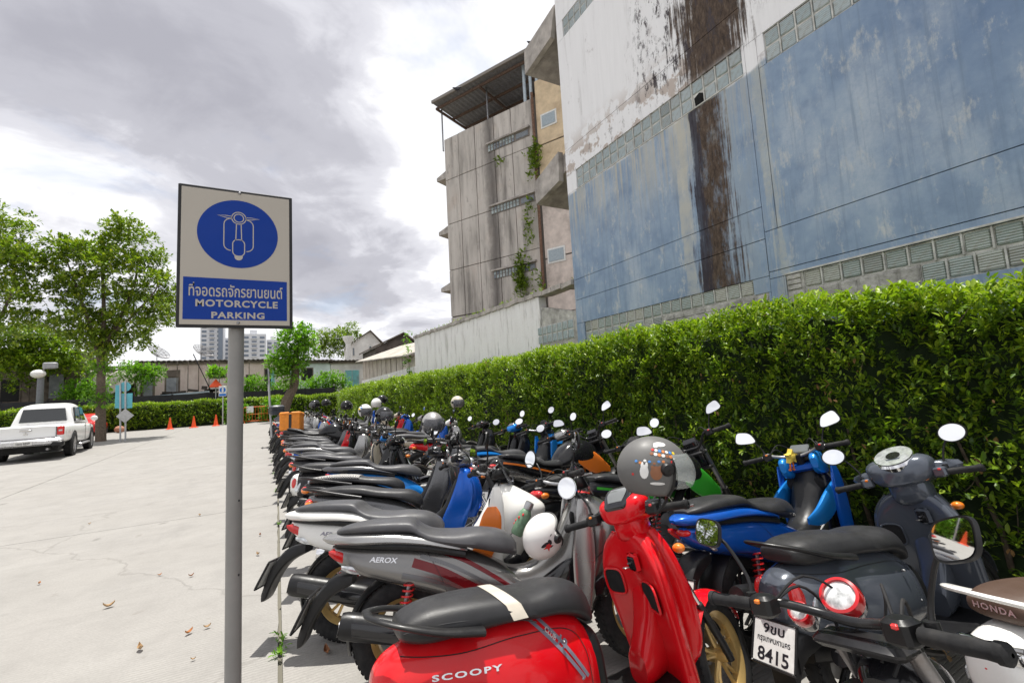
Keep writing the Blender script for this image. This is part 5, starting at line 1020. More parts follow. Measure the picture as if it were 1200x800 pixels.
    def fork(s, xt, zt, xa, R, r=.016, yy=.065, low=STE, up=CHR, st=True):
        for sd in (-1, 1):
            xm, zm = xa+(xt-xa)*.48, R+(zt-R)*.48; o = s.p(MB().tube([(xm, sd*yy, zm), (xt, sd*yy, zt)], r*.85, 12), 'fork_leg', up, st)
            s.p(MB().tube([(xa, sd*yy, R-.02), (xa+(xm-xa)*.2, sd*yy, R+(zm-R)*.2), (xm, sd*yy, zm)], [r*1.25, r*1.3, r*1.3], 12).lathe([(.003, -.012), (.014, -.012), (.014, .012), (.003, .012)], (xa, sd*yy, R), (0, 1, 0), 10), 'fork_lower', low, st, o)
    def spring(s, p0, p1, r=.028, turns=8, mat=REDM, y=-.12):
        a, b_ = Vector(p0), Vector(p1); d = b_-a; L_ = d.length; q = d.to_track_quat('Z', 'Y').to_matrix().to_4x4(); Mx = Matrix.Translation(a) @ q
        o = s.p(MB().tube([tuple(a), tuple(b_)], .012, 10).tube([tuple(a), tuple(a+d*.25)], .021, 10), 'shock_absorber', STE)
        s.p(MB().tube([tuple(Mx @ Vector((r*math.cos(t), r*math.sin(t), L_*(.12+.76*t/(turns*6.283))))) for t in np.linspace(0, turns*6.283, turns*12)], .0052, 6), 'shock_spring', mat, par=o)
    def exhaust(s, x0=-.22, x1=.28, z0=.40, z1=.30, y=-.16, r=.052, mat=PLA, tip=ALU, shield=PLG):
        P = [(x1, y, z1), (x1-.08, y, z1+.01), ((x0+x1)/2, y-.005, (z0+z1)/2), (x0+.02, y-.01, z0), (x0, y-.01, z0+.002)]
        o = s.p(MB().tube(P, [r*.55, r*.95, r, r, r*.72], 18, sub=3, sy=1.15).tube([(x1, y, z1), (x1+.12, y+.05, z1-.06), (x1+.3, y+.08, z1-.12)], .016, 10, sub=2), 'exhaust', mat)
        s.p(MB().tube([(x0-.012, y-.01, z0), (x0+.005, y-.01, z0)], r*.45, 14), 'exhaust_tip', tip, par=o)
        s.p(MB().hull([(x0+.06, z0-.035, z0+.03, .012, 3), ((x0+x1)/2, (z0+z1)/2-.04, (z0+z1)/2+.035, .016, 3), (x1-.06, z1-.025, z1+.03, .01, 3)], 12, 3, yc=y-r*1.1), 'heat_shield', shield, par=o)
    def engine(s, x0=-.05, x1=.42, z0=.17, z1=.38, w_=.10, mat=simple('engine_grey', (.10, .10, .105), .55, .4, var=.3, tint=(.14, .11, .08))):
        m = MB().hull([(x0, z0+.06, z1-.06, w_*.6, 3), (x0+.1, z0+.02, z1-.02, w_, 3), ((x0+x1)/2, z0, z1, w_*1.1, 3), (x1-.06, z0-.02, z1-.04, w_*1.05, 3), (x1, z0+.02, z1-.08, w_*.7, 3)], 18, 3)
        for k in range(6): m.bbox((x1-.02+k*.018, -w_*.75, z0+.02), (x1-.01+k*.018, w_*.75, z1-.05), .003)
        m.lathe([(.02, 0), (.075, 0), (.08, .02), (.07, .035), (.02, .04)], ((x0+x1)*.45, -w_, (z0+z1)/2), (0, -1, 0), 20)
        s.p(m, 'engine', mat); s.p(MB().tube([(.30, .06, .2), (.27, .17, .1), (.24, .22, .015), (.20, .235, .004)], .011, 8, sub=2), 'side_stand', BLKM)
        return m
    def decal(s, v2, f, targets, name, mat, M2, side=-1, offs=.0022, par=None):
        """project a flat figure (x,z in the side plane) onto the surface of the bodywork"""
        V_, F_ = [], []
        for t in targets:
            o = len(V_); V_ += [q.co.copy() for q in t.data.vertices]; F_ += [tuple(i+o for i in q.vertices) for q in t.data.polygons]
        bv = BVHTree.FromPolygons(V_, F_); out_ = []
        for q in v2:
            x_, z_ = M2(q[0], q[1]); h = bv.ray_cast(Vector((x_, side*1.0, z_)), Vector((0, -side, 0))); y_ = h[0].y+side*offs if h[0] else side*.12
            out_.append((x_, y_, z_))
        return s.p(MB().add(out_, f), name, mat, par=par or targets[0], sharp=None, recalc=False)
    def text(s, body, targets, c, wd, ht, mat, ang=0., slant=0., name='lettering', bold=.02, space=1., sub=0, **k):
        v, f = textfit(body, wd, ht, bold=bold, space=space); ca, sa = math.cos(rad(ang)), math.sin(rad(ang))
        return s.decal([(q[0]+slant*q[1], q[1]) for q in v], f, targets, name, mat, lambda a, b_: (c[0]+a*ca-b_*sa, c[1]+a*sa+b_*ca), **k)
    def strip(s, pts, w_, targets, name, mat, **k):
        P = catmull([np.array(q) for q in pts], 8); v, f = [], []
        for i, q in enumerate(P):
            t = _n(P[min(i+1, len(P)-1)]-P[max(i-1, 0)]); nn = np.array([-t[1], t[0]])*w_/2
            for u_ in (-1, -.33, .33, 1): v.append(tuple(q+nn*u_))
        for i in range(len(P)-1):
            for j in range(3): f.append((i*4+j, i*4+j+1, i*4+j+5, i*4+j+4))
        return s.decal(v, f, targets, name, mat, lambda a, b_: (a, b_), **k)
    def place(s, x, y, hd, lean=8.):
        s.t.matrix_world = Matrix.Translation((x, y, 0)) @ Rz(hd) @ Rx(-lean); return s

def retro(label, paint_, seat=SEA, rimm=BLKM, steer=18., stripe=None, inner=None, text=None, tail='round', disp=PLG, rack=None, mir=('round', (.05, .05)), shell=PLA, sides=(-1, 1), low=PLA, lines=('8กข', 'กรุงเทพมหานคร', '4527'), speedo='slab', hero=False):
    b = Bike('retro_scooter', label, steer, (.83, .98), 26); inner = inner or paint_
    b.wheel('rear_wheel', 0, .255, .10, rimm); b.wheel('front_wheel', 1.24, .255, .095, rimm, st=True)
    body = b.p(MB().hull([(-.40, .53, .575, .03, 2.4), (-.385, .47, .64, .075, 2.4), (-.33, .42, .685, .115, 2.5, .10), (-.22, .375, .71, .148, 2.6, .14), (-.05, .335, .722, .178, 2.6, .20), (.12, .315, .722, .188, 2.6, .22), (.28, .31, .705, .18, 2.6, .2), (.40, .315, .66, .160, 2.8, .15), (.455, .33, .60, .135, 3, .1)], 32, 6), 'rear_body', paint_)
    b.p(MB().hull([(.36, .24, .62, .12, 4), (.47, .22, .60, .135, 4), (.50, .24, .55, .12, 4)], 20, 3), 'seat_base_panel', low)
    b.p(MB().hull([(-.28, .30, .40, .06, 4), (-.1, .28, .42, .11, 4), (.2, .26, .38, .13, 4), (.42, .24, .36, .13, 4)], 18, 3), 'under_cover', PLA)
    st_ = [(-.30, .735, .765, .06, 2.6), (-.285, .715, .79, .10, 2.8, .05), (-.20, .695, .815, .128, 3, .1), (-.05, .695, .815, .146, 3, .12), (.10, .695, .800, .155, 3, .12), (.20, .685, .780, .157, 3, .12), (.32, .67, .785, .148, 3, .15), (.42, .635, .770, .125, 3, .2), (.475, .60, .735, .10, 3, .2), (.495, .60, .68, .08, 3, .2)]
    se = b.p(MB().hull(st_, 30, 5), 'seat', seat)
    if hero: b.p(MB().tube([(-.29, -.10, .755), (-.15, -.133, .762), (.02, -.150, .742), (.14, -.158, .712), (.2, -.16, .69)], .0022, 5, sub=5).tube([(-.29, .10, .755), (-.15, .133, .762), (.02, .150, .742), (.14, .158, .712), (.2, .16, .69)], .0022, 5, sub=5), 'seat_piping', DGR, par=se)
    if stripe: 
        def band_(xa, xb_):
            R = []
            for i in range(5):
                x_ = xa+(xb_-xa)*i/4; zt_ = np.interp(x_, [q[0] for q in st_], [q[2] for q in st_]); w_ = np.interp(x_, [q[0] for q in st_], [q[3] for q in st_]); r = []
                for k in range(17):
                    a = math.pi*k/16; c_, q_ = math.cos(a), math.sin(a); u_ = math.copysign(abs(c_)**(2/3), c_); v_ = abs(q_)**(2/3); hh = (zt_-.695)/2; zc = (zt_+.695)/2; vv = -.55+1.55*v_ if k in (0, 16) else v_
                    r.append((x_+.05*(1-v_), (w_+.0025)*u_*(1-.12*vv), zc+(hh+.0025)*vv))
                R.append(r)
            return R
        R = band_(.055, .115); n_ = 17; m = MB().add([q for r in R for q in r], [(i*n_+k, i*n_+k+1, (i+1)*n_+k+1, (i+1)*n_+k) for i in range(4) for k in range(n_-1)]); b.p(m, 'seat_stripe', stripe, par=se, recalc=False)
    # grab rail
    b.p(MB().tube([(-.02, -.165, .715), (-.16, -.165, .745), (-.30, -.135, .79), (-.385, -.06, .815), (-.395, 0, .818), (-.385, .06, .815), (-.30, .135, .79), (-.16, .165, .745), (-.02, .165, .715)], [.034, .028, .022, .019, .018, .019, .022, .028, .034], 14, sub=5, sy=.5), 'grab_rail', shell if rack else PLA)
    # tail light + indicators
    if tail == 'round': b.p(MB().ell((-.365, 0, .565), (.035, .085, .075), 24, 12), 'tail_light', REDL)
    else:
        for sd in (-1, 1): b.p(MB().ell((-.338, sd*.090, .585), (.036, .036, .066), 20, 12), 'tail_light', REDL)
    for sd in (-1, 1):
        b.p(MB().hull([(-.325, .49, .525, .003, 3), (-.295, .485, .565, .009, 3), (-.26, .51, .60, .009, 3), (-.225, .57, .615, .003, 3)], 14, 4, yc=0).xf(Tr(-.28, sd*.128, 0) @ Rz(-sd*14) @ Tr(.28, 0, 0)), 'indicator', CLR)
    b.p(MB().box((-.5, -.055, .0), (-.44, .055, .0)), 'plate_bracket', PLA) if 0 else None
    b.p(MB().hull([(-.40, .28, .44, .08, 4), (-.34, .34, .46, .09, 4), (-.2, .38, .47, .10, 4)], 14, 2).hull([(-.425, .20, .36, .06, 5), (-.375, .31, .42, .075, 5), (-.345, .36, .46, .08, 5)], 14, 2), 'rear_mudguard', PLA); b.plate(-.435, .405, 24, lines)
    b.exhaust(-.26, .22, .37, .29, -.165, .05); b.engine(-.06, .36, .18, .36); b.spring((-.04, .13, .28), (-.10, .12, .52), mat=BLKM if not hero else STE)
    # floor, leg shield, cowls
    b.p(MB().hull([(.40, .225, .29, .12, 6), (.5, .215, .275, .165, 6), (.75, .215, .275, .175, 6), (.90, .22, .30, .165, 6), (.97, .24, .33, .12, 6)], 20, 3), 'floor_board', low)
    ins = [(.26, .885, .99, .185, 3.2), (.34, .872, .98, .196, 3), (.46, .852, .962, .205, 2.8), (.60, .826, .94, .218, 2.8), (.72, .806, .92, .212, 2.8), (.81, .795, .905, .180, 2.8), (.875, .79, .895, .125, 2.8), (.905, .80, .88, .07, 2.8)]
    ish = b.p(MB().vhull(ins, 36, 6, bend=1.5), 'leg_shield', inner)
    # raised rolled edge of the shield
    for sd in (-1, 1):
        P = [(x1-1.5*(w_*1.0)**2-.055, sd*w_*1.0, z) for z, x0, x1, w_, e in catmull([q for q in ins[1:-1]], 3)]
        b.p(MB().tube(P, .013, 8, sub=0), 'shield_edge', paint_, par=ish)
    b.p(MB().hull([(.74, .27, .40, .06, 3), (.80, .27, .55, .065, 3), (.84, .28, .80, .07, 3), (.90, .3, .85, .07, 3)], 20, 4), 'steering_column_cover', inner)
    fc = b.p(MB().vhull([(.30, .97, 1.06, .07, 2.4), (.40, .95, 1.075, .115, 2.5), (.55, .92, 1.06, .14, 2.5), (.70, .89, 1.02, .14, 2.5), (.82, .86, .975, .12, 2.5), (.90, .84, .93, .085, 2.5)], 28, 5), 'front_cowl', paint_)
    b.p(MB().vhull([(.42, .97, 1.083, .05, 3), (.58, .96, 1.072, .07, 3), (.72, .93, 1.03, .055, 3)], 16, 4), 'front_grille', PLA, par=fc)
    # inner pockets and key
    for sd, yc_, hw_, zc_, hh_ in ((-1, -.105, .072, .63, .058), (1, .13, .045, .66, .055)):
        def pk_(k, dx):
            o_ = []
            for a in np.linspace(0, 2*math.pi, 33)[:-1]:
                y_ = yc_+k*hw_*math.copysign(abs(math.cos(a))**.55, math.cos(a)); z_ = zc_+k*hh_*math.copysign(abs(math.sin(a))**.55, math.sin(a)); o_.append((np.interp(z_, [q[0] for q in ins], [q[1] for q in ins])-1.5*min(abs(y_), .2)**2+dx, y_, z_))
            return o_
        b.p(MB().rings([pk_(1, .006), pk_(.99, -.003), pk_(.90, -.0035), pk_(.5, -.0035), pk_(.1, -.0035)]), 'glove_pocket', simple('pocket_black', (.008, .008, .009), .8), par=ish)
        P = pk_(1.06, -.004); b.p(MB().tube(P+[P[0]], .0055, 6, cap=False), 'pocket_rim', inner, par=ish)
    b.p(MB().bbox((-.02, -.036, -.042), (.008, .036, .042), .012, Tr(.778, -.060, .775) @ Ry(-8)), 'key_surround', inner, par=ish); b.p(MB().bbox((-.027, -.024, -.029), (-.012, .024, .029), .006, Tr(.778, -.060, .775) @ Ry(-8)), 'ignition_lock', PLG, par=ish)
    b.p(MB().tube([(.755, -.06, .775), (.735, -.06, .775)], .004, 6).bbox((.71, -.07, .758), (.738, -.05, .763), .002), 'ignition_key', ALU, par=ish)
    b.fender(1.24, .255, 20, 158, .075, paint_); b.fork(.965, .78, 1.24, .255, .015, .058, low=BLKM)
    # headset
    hs = b.p(MB().hull([(.735, .945, 1.02, .06, 2.8), (.755, .935, 1.045, .105, 2.8, -.1), (.80, .93, 1.065, .128, 2.8, -.1), (.86, .925, 1.055, .125, 2.6), (.91, .93, 1.035, .10, 2.5), (.945, .95, 1.01, .07, 2.4)], 30, 5).hull([(.762, .90, .97, .045, 3.5), (.785, .86, .98, .07, 3.5), (.84, .85, .98, .08, 3.5), (.90, .86, .97, .06, 3)], 20, 4), 'headset_cowl', paint_, True)
    b.p(MB().hull([(.79, .955, 1.015, .04, 3)]*1+[(.80, .955, 1.02, .15, 3.2), (.84, .955, 1.02, .21, 3.2), (.86, .965, 1.01, .19, 3)], 16, 4), 'handlebar_cover', paint_ if speedo != 'slab' else PLG, True, hs)
    if speedo == 'slab': b.p(MB().hull([(-.070, -.008, .004, .035, 3), (-.06, -.008, .014, .062, 3), (.02, -.008, .018, .083, 3), (.062, -.006, .012, .070, 3), (.075, -.004, .004, .04, 3)], 26, 5).xf(Tr(.785, 0, 1.050) @ Ry(-40)), 'display', disp, True, hs); b.p(MB().hull([(-.040, .0145, .0165, .040, 3), (.01, .0185, .021, .055, 3), (.045, .015, .0175, .045, 3)], 20, 4).xf(Tr(.785, 0, 1.050) @ Ry(-40)), 'display_screen', simple('lcd_grey', (.16, .17, .17), .08, coat=1.), True, hs)
    else:
        b.p(MB().lathe([(.003, .0), (.078, .0), (.086, -.01), (.086, -.03)], (.795, 0, 1.065), (-.50, 0, .87), 32), 'speedometer_ring', CHR, True, hs)
        b.p(MB().lathe([(.001, .003), (.074, .003)], (.795, 0, 1.065), (-.50, 0, .87), 32), 'speedometer_dial', CLR, True, hs, recalc=False)
        b.p(MB().lathe([(.001, .0045), (.028, .0045)], (.795, 0, 1.065), (-.50, 0, .87), 20), 'speedometer_centre', PLG, True, hs, recalc=False)
    b.p(MB().lathe([(.001, .03), (.05, .022), (.066, .0), (.066, -.02)], (.935, 0, .985), (1, 0, -.1), 28), 'headlight', CLR, True, hs)
    for sd in (-1, 1): b.p(MB().ell((1.0, sd*.115, .80), (.03, .03, .022), 14, 8), 'front_indicator', ORL)
    b.grips(.83, .985, .335, .02, .055, col=PLA if speedo == 'slab' else paint_); b.mirrors(.80, 1.0, .20, .10, .16, mir[0], mir[1], sides, shell=shell)
    if text: b.text(text[0], [body], text[1], text[2], text[3], SIL, text[4], text[5] if len(text) > 5 else 0, bold=.03, space=1.25)
    for q in ([(-.30, .68), (-.1, .655), (.12, .655), (.33, .63), (.40, .55), (.405, .40)], [(-.30, .46), (-.1, .395), (.15, .375), (.38, .38)]): b.strip(q, .0028, [body], 'panel_gap', OPEN); b.strip(q, .0028, [body], 'panel_gap', OPEN, side=1)
    for q in ((-.22, .50), (.36, .46), (.30, .60)): b.p(MB().ell((q[0], -.178+.03*abs(q[0]), q[1]), (.006, .01, .006), 8, 6), 'screw', STE, par=body)
    b.body = body; b.shield = ish; b.hs = hs; return b

def sport(label, paint_, paint2=None, seat=SEG, rimm=GOL, steer=20., front=None, inner=None, lower=PLA, text=None, lines=('7กฆ', 'กรุงเทพมหานคร', '1892'), screen=True, nakedbar=True, mir=('oval', (.062, .042)), sides=(-1, 1), redtail=True, upsp=REDM, tail2=None, tcol=None):
    b = Bike('sport_scooter', label, steer, (.99, 1.0), 26); p2 = paint2 or paint_; front = front or paint_; inner = inner or p2
    b.wheel('rear_wheel', 0, .285, .14, rimm, n=5, disc=0); b.wheel('front_wheel', 1.35, .28, .11, rimm, st=True, n=5)
    body = b.p(MB().hull([(-.40, .705, .765, .022, 2.2), (-.36, .665, .765, .06, 2.4), (-.28, .62, .76, .095, 2.6, .1), (-.15, .57, .755, .125, 2.8, .12), (.02, .515, .745, .147, 2.8, .14), (.2, .455, .72, .158, 2.8, .14), (.38, .395, .675, .160, 2.8, .12), (.54, .355, .60, .150, 3, .08), (.66, .335, .52, .135, 3)], 30, 5), 'rear_body', paint_)
    b.p(MB().hull([(-.455, .80, .815, .018, 2.5), (-.40, .775, .832, .07, 2.8), (-.25, .762, .838, .128, 2.8, .1), (-.05, .755, .825, .150, 3, .1), (.12, .735, .795, .158, 3, .1), (.26, .705, .752, .152, 3, .1), (.36, .68, .71, .13, 3)], 26, 5), 'grab_cowl', p2)
    b.p(MB().hull([(-.38, .755, .79, .05, 3), (-.2, .735, .785, .108, 3), (.1, .70, .76, .138, 3), (.35, .64, .70, .134, 3)], 18, 3), 'under_seat_cover', PLA)
    se = b.p(MB().hull([(-.37, .83, .85, .05, 2.6), (-.32, .825, .868, .095, 3), (-.18, .82, .885, .125, 3, .05), (-.02, .81, .882, .135, 3, .05), (.055, .80, .872, .138, 3, .05), (.10, .78, .835, .145, 3, .05), (.17, .75, .803, .155, 3, .08), (.30, .715, .79, .158, 3, .12), (.42, .685, .792, .146, 3, .16), (.54, .65, .775, .118, 3, .2), (.62, .63, .735, .08, 3, .2), (.65, .63, .69, .05, 3)], 28, 5), 'seat', seat)
    for sd in (-1, 1):
        b.p(MB().hull([(-.405, .735, .752, .004, 2.2), (-.37, .70, .750, .009, 2.2), (-.32, .672, .726, .009, 2.2), (-.275, .66, .68, .003, 2.2)], 14, 4).xf(Tr(-.34, sd*.072, 0) @ Rz(-sd*24) @ Tr(.34, 0, 0)), 'tail_light', REDL)
        b.p(MB().hull([(-.33, .655, .675, .003, 2.2), (-.28, .625, .665, .008, 2.2), (-.22, .615, .635, .003, 2.2)], 12, 3).xf(Tr(-.28, sd*.098, 0) @ Rz(-sd*17) @ Tr(.28, 0, 0)), 'indicator', CLR)
    b.p(MB().ell((-.385, 0, .735), (.03, .05, .022), 16, 8), 'tail_light', REDL)
    # hanging rear mudguard and plate
    b.p(MB().hull([(-.565, .27, .33, .05, 5), (-.53, .29, .43, .065, 5), (-.48, .40, .52, .07, 5), (-.40, .50, .60, .07, 4), (-.28, .56, .62, .07, 4)], 16, 4), 'rear_mudguard', PLA); b.plate(-.535, .445, 27, lines)
    b.p(MB().arcplate((0, 0, .285), .32, 95, 195, .075, .006, 14), 'hugger_fender', PLA)
    b.exhaust(-.30, .24, .40, .30, -.185, .058); b.engine(-.08, .40, .19, .39, .11)
    b.spring((-.02, -.145, .31), (.05, -.13, .60), mat=upsp); b.spring((-.02, .145, .31), (.05, .13, .60), mat=upsp)
    b.p(MB().hull([(.34, .30, .42, .13, 4), (.52, .26, .44, .17, 4), (.75, .26, .40, .185, 4), (.95, .28, .42, .175, 4), (1.03, .32, .40, .13, 4)], 20, 3), 'floor_board', lower)
    tn = b.p(MB().hull([(.52, .36, .60, .115, 3, .15), (.62, .37, .565, .115, 3, .2), (.74, .38, .575, .11, 3, .25), (.86, .40, .66, .115, 3, .25), (.95, .42, .80, .125, 3, .2), (1.02, .45, .93, .12, 3, .15), (1.06, .5, .93, .09, 3)], 26, 5), 'centre_tunnel', inner)
    fs = b.p(MB().vhull([(.28, 1.00, 1.08, .09, 2), (.38, .99, 1.14, .135, 1.9), (.50, .99, 1.22, .165, 1.8), (.64, 1.0, 1.32, .185, 1.8), (.755, 1.0, 1.37, .185, 1.8), (.83, 1.01, 1.30, .155, 1.8), (.89, 1.03, 1.20, .115, 1.8), (.93, 1.06, 1.12, .06, 2)], 28, 5, bend=1.0), 'front_fairing', front)
    for sd in (-1, 1):
        b.p(MB().vhull([(.34, .955, 1.03, .012, 3), (.48, .945, 1.06, .016, 3), (.66, .955, 1.08, .016, 3), (.82, .985, 1.08, .014, 3), (.92, 1.01, 1.06, .006, 3)], 14, 4).xf(Tr(1.0, sd*.190, 0) @ Rz(sd*10) @ Tr(-1.0, 0, 0)), 'shield_wing', p2)
        b.p(MB().hull([(1.17, .70, .735, .006, 3), (1.25, .685, .765, .012, 3), (1.33, .69, .76, .010, 3), (1.375, .70, .73, .004, 3)], 14, 4).xf(Tr(1.25, sd*.118, 0) @ Rz(-sd*38) @ Tr(-1.25, 0, 0)), 'headlight', CLR)
        b.p(MB().hull([(1.06, .40, .47, .005, 3), (1.12, .39, .50, .009, 3), (1.18, .43, .48, .004, 3)], 12, 3).xf(Tr(1.12, sd*.172, 0) @ Rz(-sd*12) @ Tr(-1.12, 0, 0)), 'air_vent', PLG)
        b.p(MB().ell((.985, sd*.095, .80), (.012, .038, .045), 18, 10), 'glove_pocket', simple('pocket_black', (.008, .008, .009), .8), par=fs)
    if screen: b.p(MB().vhull([(.93, 1.14, 1.15, .12, 2.4), (1.02, 1.10, 1.106, .115, 2.4), (1.10, 1.06, 1.066, .08, 2.4), (1.13, 1.05, 1.054, .03, 2.4)], 20, 4, bend=1.5), 'windscreen', SMK)
    b.p(MB().hull([(1.00, .96, 1.0, .07, 3), (1.03, .955, 1.045, .09, 3), (1.09, .96, 1.05, .085, 3), (1.13, .97, 1.02, .05, 3)], 20, 3), 'dash_cowl', PLA); b.p(MB().bbox((-.04, -.07, 0), (.04, .07, .012), .006, Tr(1.03, 0, 1.04) @ Ry(-40)), 'display', simple('display_grey', (.10, .11, .11), .1, coat=1.))
    for sd in (-1, 1): b.p(MB().hull([(.66, .44, .47, .006, 3), (.76, .42, .50, .016, 3), (.90, .42, .58, .02, 3), (1.0, .46, .62, .012, 3)], 14, 4, yc=sd*.118), 'side_scoop', PLG)
    b.fender(1.35, .28, 28, 155, .072, PLA if front is paint_ else front); b.fork(1.125, .76, 1.35, .28, .017, .07, low=BLKM)
    b.p(MB().tube([(.905, -.215, 1.03), (.915, -.17, 1.035), (.955, -.10, 1.01), (.975, 0, .995), (.955, .10, 1.01), (.915, .17, 1.035), (.905, .215, 1.03)], .0115, 12, sub=4), 'handlebar', ALU if nakedbar else BLKM, True)
    b.p(MB().tube([(1.03, 0, .86), (.975, 0, 1.01)], .028, 12), 'stem', BLKM, True)
    b.grips(.955, 1.035, .34, .012, .05); b.mirrors(.93, 1.05, .20, .10, .15, mir[0], mir[1], sides)
    if text: b.text(text[0], [body], text[1], text[2], text[3], tcol or SIL, text[4], text[5] if len(text) > 5 else .25)
    for q in ([(.12, .73), (.2, .60), (.24, .50)], [(-.2, .60), (.05, .54), (.3, .44), (.5, .38)]): b.strip(q, .0028, [body], 'panel_gap', OPEN)
    b.strip([(1.02, .52), (1.12, .62), (1.26, .70)], .004, [fs], 'panel_gap', OPEN)
    b.body = body; b.front = fs; b.tn = tn; return b

def underbone(label, paint_, paint2=None, seat=SEA, steer=15., shield=None, rimm=CHR, spoked=True, inner=PLA, text=None, lines=('5กง', 'กรุงเทพมหานคร', '663'), mir=('oval', (.058, .04)), basket=False, pad=None, sides=(-1, 1), tailc=None):
    b = Bike('underbone_motorcycle', label, steer, (.86, .98), 26.5); p2 = paint2 or paint_; shield = shield or paint_
    b.wheel('rear_wheel', 0, .29, .078, rimm, 'spoke' if spoked else 'cast'); b.wheel('front_wheel', 1.24, .285, .072, rimm, 'spoke' if spoked else 'cast', st=True)
    body = b.p(MB().hull([(-.42, .735, .775, .02, 2.4), (-.36, .70, .785, .06, 2.6), (-.2, .645, .78, .10, 2.6, .1), (0, .585, .765, .125, 2.6, .12), (.2, .53, .735, .13, 2.6, .12), (.38, .46, .68, .118, 2.8, .1), (.52, .40, .60, .09, 3), (.62, .38, .50, .065, 3)], 26, 5), 'rear_body', paint_)
    b.p(MB().hull([(-.30, .70, .75, .06, 3), (-.15, .67, .74, .104, 3), (.1, .62, .70, .131, 3), (.3, .55, .63, .128, 3), (.45, .50, .55, .10, 3)], 20, 4), 'side_trim', p2)
    se = b.p(MB().hull([(-.37, .785, .80, .04, 2.8), (-.33, .775, .83, .09, 3), (-.15, .77, .845, .118, 3, .08), (.03, .76, .835, .13, 3, .1), (.18, .735, .805, .136, 3, .12), (.32, .71, .79, .13, 3, .15), (.44, .67, .775, .105, 3, .2), (.52, .64, .73, .07, 3, .2), (.54, .64, .69, .04, 3)], 26, 5), 'seat', seat)
    if pad: b.p(MB().hull([(-.33, .80, .835, .09, 3), (-.15, .80, .850, .12, 3, .05), (.03, .79, .840, .132, 3, .05), (.12, .78, .825, .134, 3, .05)], 20, 4), 'seat_cover', pad, par=se)
    b.p(MB().tube([(.05, -.13, .745), (-.15, -.125, .785), (-.36, -.10, .83), (-.45, -.05, .84), (-.46, 0, .84), (-.45, .05, .84), (-.36, .10, .83), (-.15, .125, .785), (.05, .13, .745)], .012, 10, sub=4), 'grab_rail', tailc or BLKM)
    b.p(MB().ell((-.405, 0, .725), (.045, .075, .035), 20, 10), 'tail_light', REDL)
    for sd in (-1, 1): b.p(MB().ell((-.385, sd*.095, .715), (.04, .025, .025), 14, 8), 'indicator', ORL)
    b.p(MB().hull([(-.57, .30, .36, .045, 5), (-.53, .31, .45, .055, 5), (-.47, .42, .56, .06, 5), (-.38, .52, .64, .06, 4), (-.2, .58, .64, .06, 4)], 14, 4), 'rear_mudguard', PLA); b.plate(-.535, .47, 25, lines)
    b.p(MB().arcplate((0, 0, .29), .33, 60, 175, .055, .005, 14), 'inner_fender', PLA)
    b.exhaust(-.28, .38, .34, .22, -.135, .042, mat=CHR, tip=BLKM, shield=BLKM); b.engine(.22, .56, .24, .44, .085)
    b.p(MB().hull([(-.04, .24, .33, .012, 3), (.15, .24, .36, .016, 3), (.36, .25, .38, .014, 3)], 12, 3, yc=.09).hull([(-.06, .265, .315, .014, 3), (.2, .27, .32, .016, 3), (.34, .28, .33, .014, 3)], 12, 3, yc=-.08), 'swingarm', BLKM)
    for sd in (-1, 1): b.spring((-.01, sd*.105, .31), (.06, sd*.11, .60), .024, 9, CHR)
    b.p(MB().tube([(.50, 0, .60), (.62, 0, .47), (.74, 0, .52), (.84, 0, .78)], .035, 10, sub=3), 'frame', BLKM)
    b.p(MB().hull([(.48, .50, .60, .05, 3), (.60, .44, .55, .055, 3), (.72, .44, .62, .06, 3), (.82, .5, .82, .07, 3), (.86, .6, .85, .06, 3)], 20, 4), 'centre_cover', inner)
    for sd in (-1, 1):
        b.p(MB().vhull([(.24, .68, .76, .008, 3), (.34, .66, .84, .014, 3), (.50, .70, .92, .018, 3), (.66, .78, .98, .020, 3), (.80, .84, .99, .018, 3), (.89, .87, .95, .008, 3)], 16, 5).xf(Tr(.85, sd*.175, 0) @ Rz(sd*14)  @ Tr(-.85, 0, 0)), 'leg_shield', shield)
        b.p(MB().tube([(.52, sd*.06, .26), (.52, sd*.19, .25)], .013, 8).tube([(.52, sd*.11, .25), (.52, sd*.20, .25)], .02, 8), 'footpeg', RUB)
    fc = b.p(MB().vhull([(.52, .90, 1.0, .07, 2.5), (.64, .88, 1.06, .115, 2.5), (.78, .87, 1.05, .125, 2.5), (.88, .86, 1.0, .11, 2.5), (.93, .87, .95, .07, 2.5)], 24, 5), 'front_cowl', shield)
    b.fender(1.24, .285, 30, 150, .052, shield, gap=.035); b.fork(.965, .82, 1.24, .285, .015, .056, low=ALU)
    hs = b.p(MB().hull([(.76, .96, 1.0, .05, 2.8), (.79, .945, 1.04, .09, 2.8), (.86, .93, 1.055, .105, 2.8), (.93, .93, 1.03, .085, 2.6), (.985, .95, .99, .05, 2.5)], 26, 4), 'headset_cowl', p2, True)
    b.p(MB().hull([(.80, .965, 1.01, .12, 3), (.835, .96, 1.02, .20, 3), (.865, .965, 1.01, .17, 3)], 14, 3), 'handlebar_cover', PLA, True, hs)
    b.p(MB().bbox((-.04, -.06, 0), (.04, .06, .010), .005, Tr(.815, 0, 1.045) @ Ry(-30)), 'display', PLG, True, hs); b.p(MB().ell((.965, 0, .975), (.035, .075, .045), 20, 10), 'headlight', CLR, True, hs)
    b.grips(.83, .99, .335, .015, .05); b.mirrors(.80, 1.0, .20, .09, .15, mir[0], mir[1], sides)
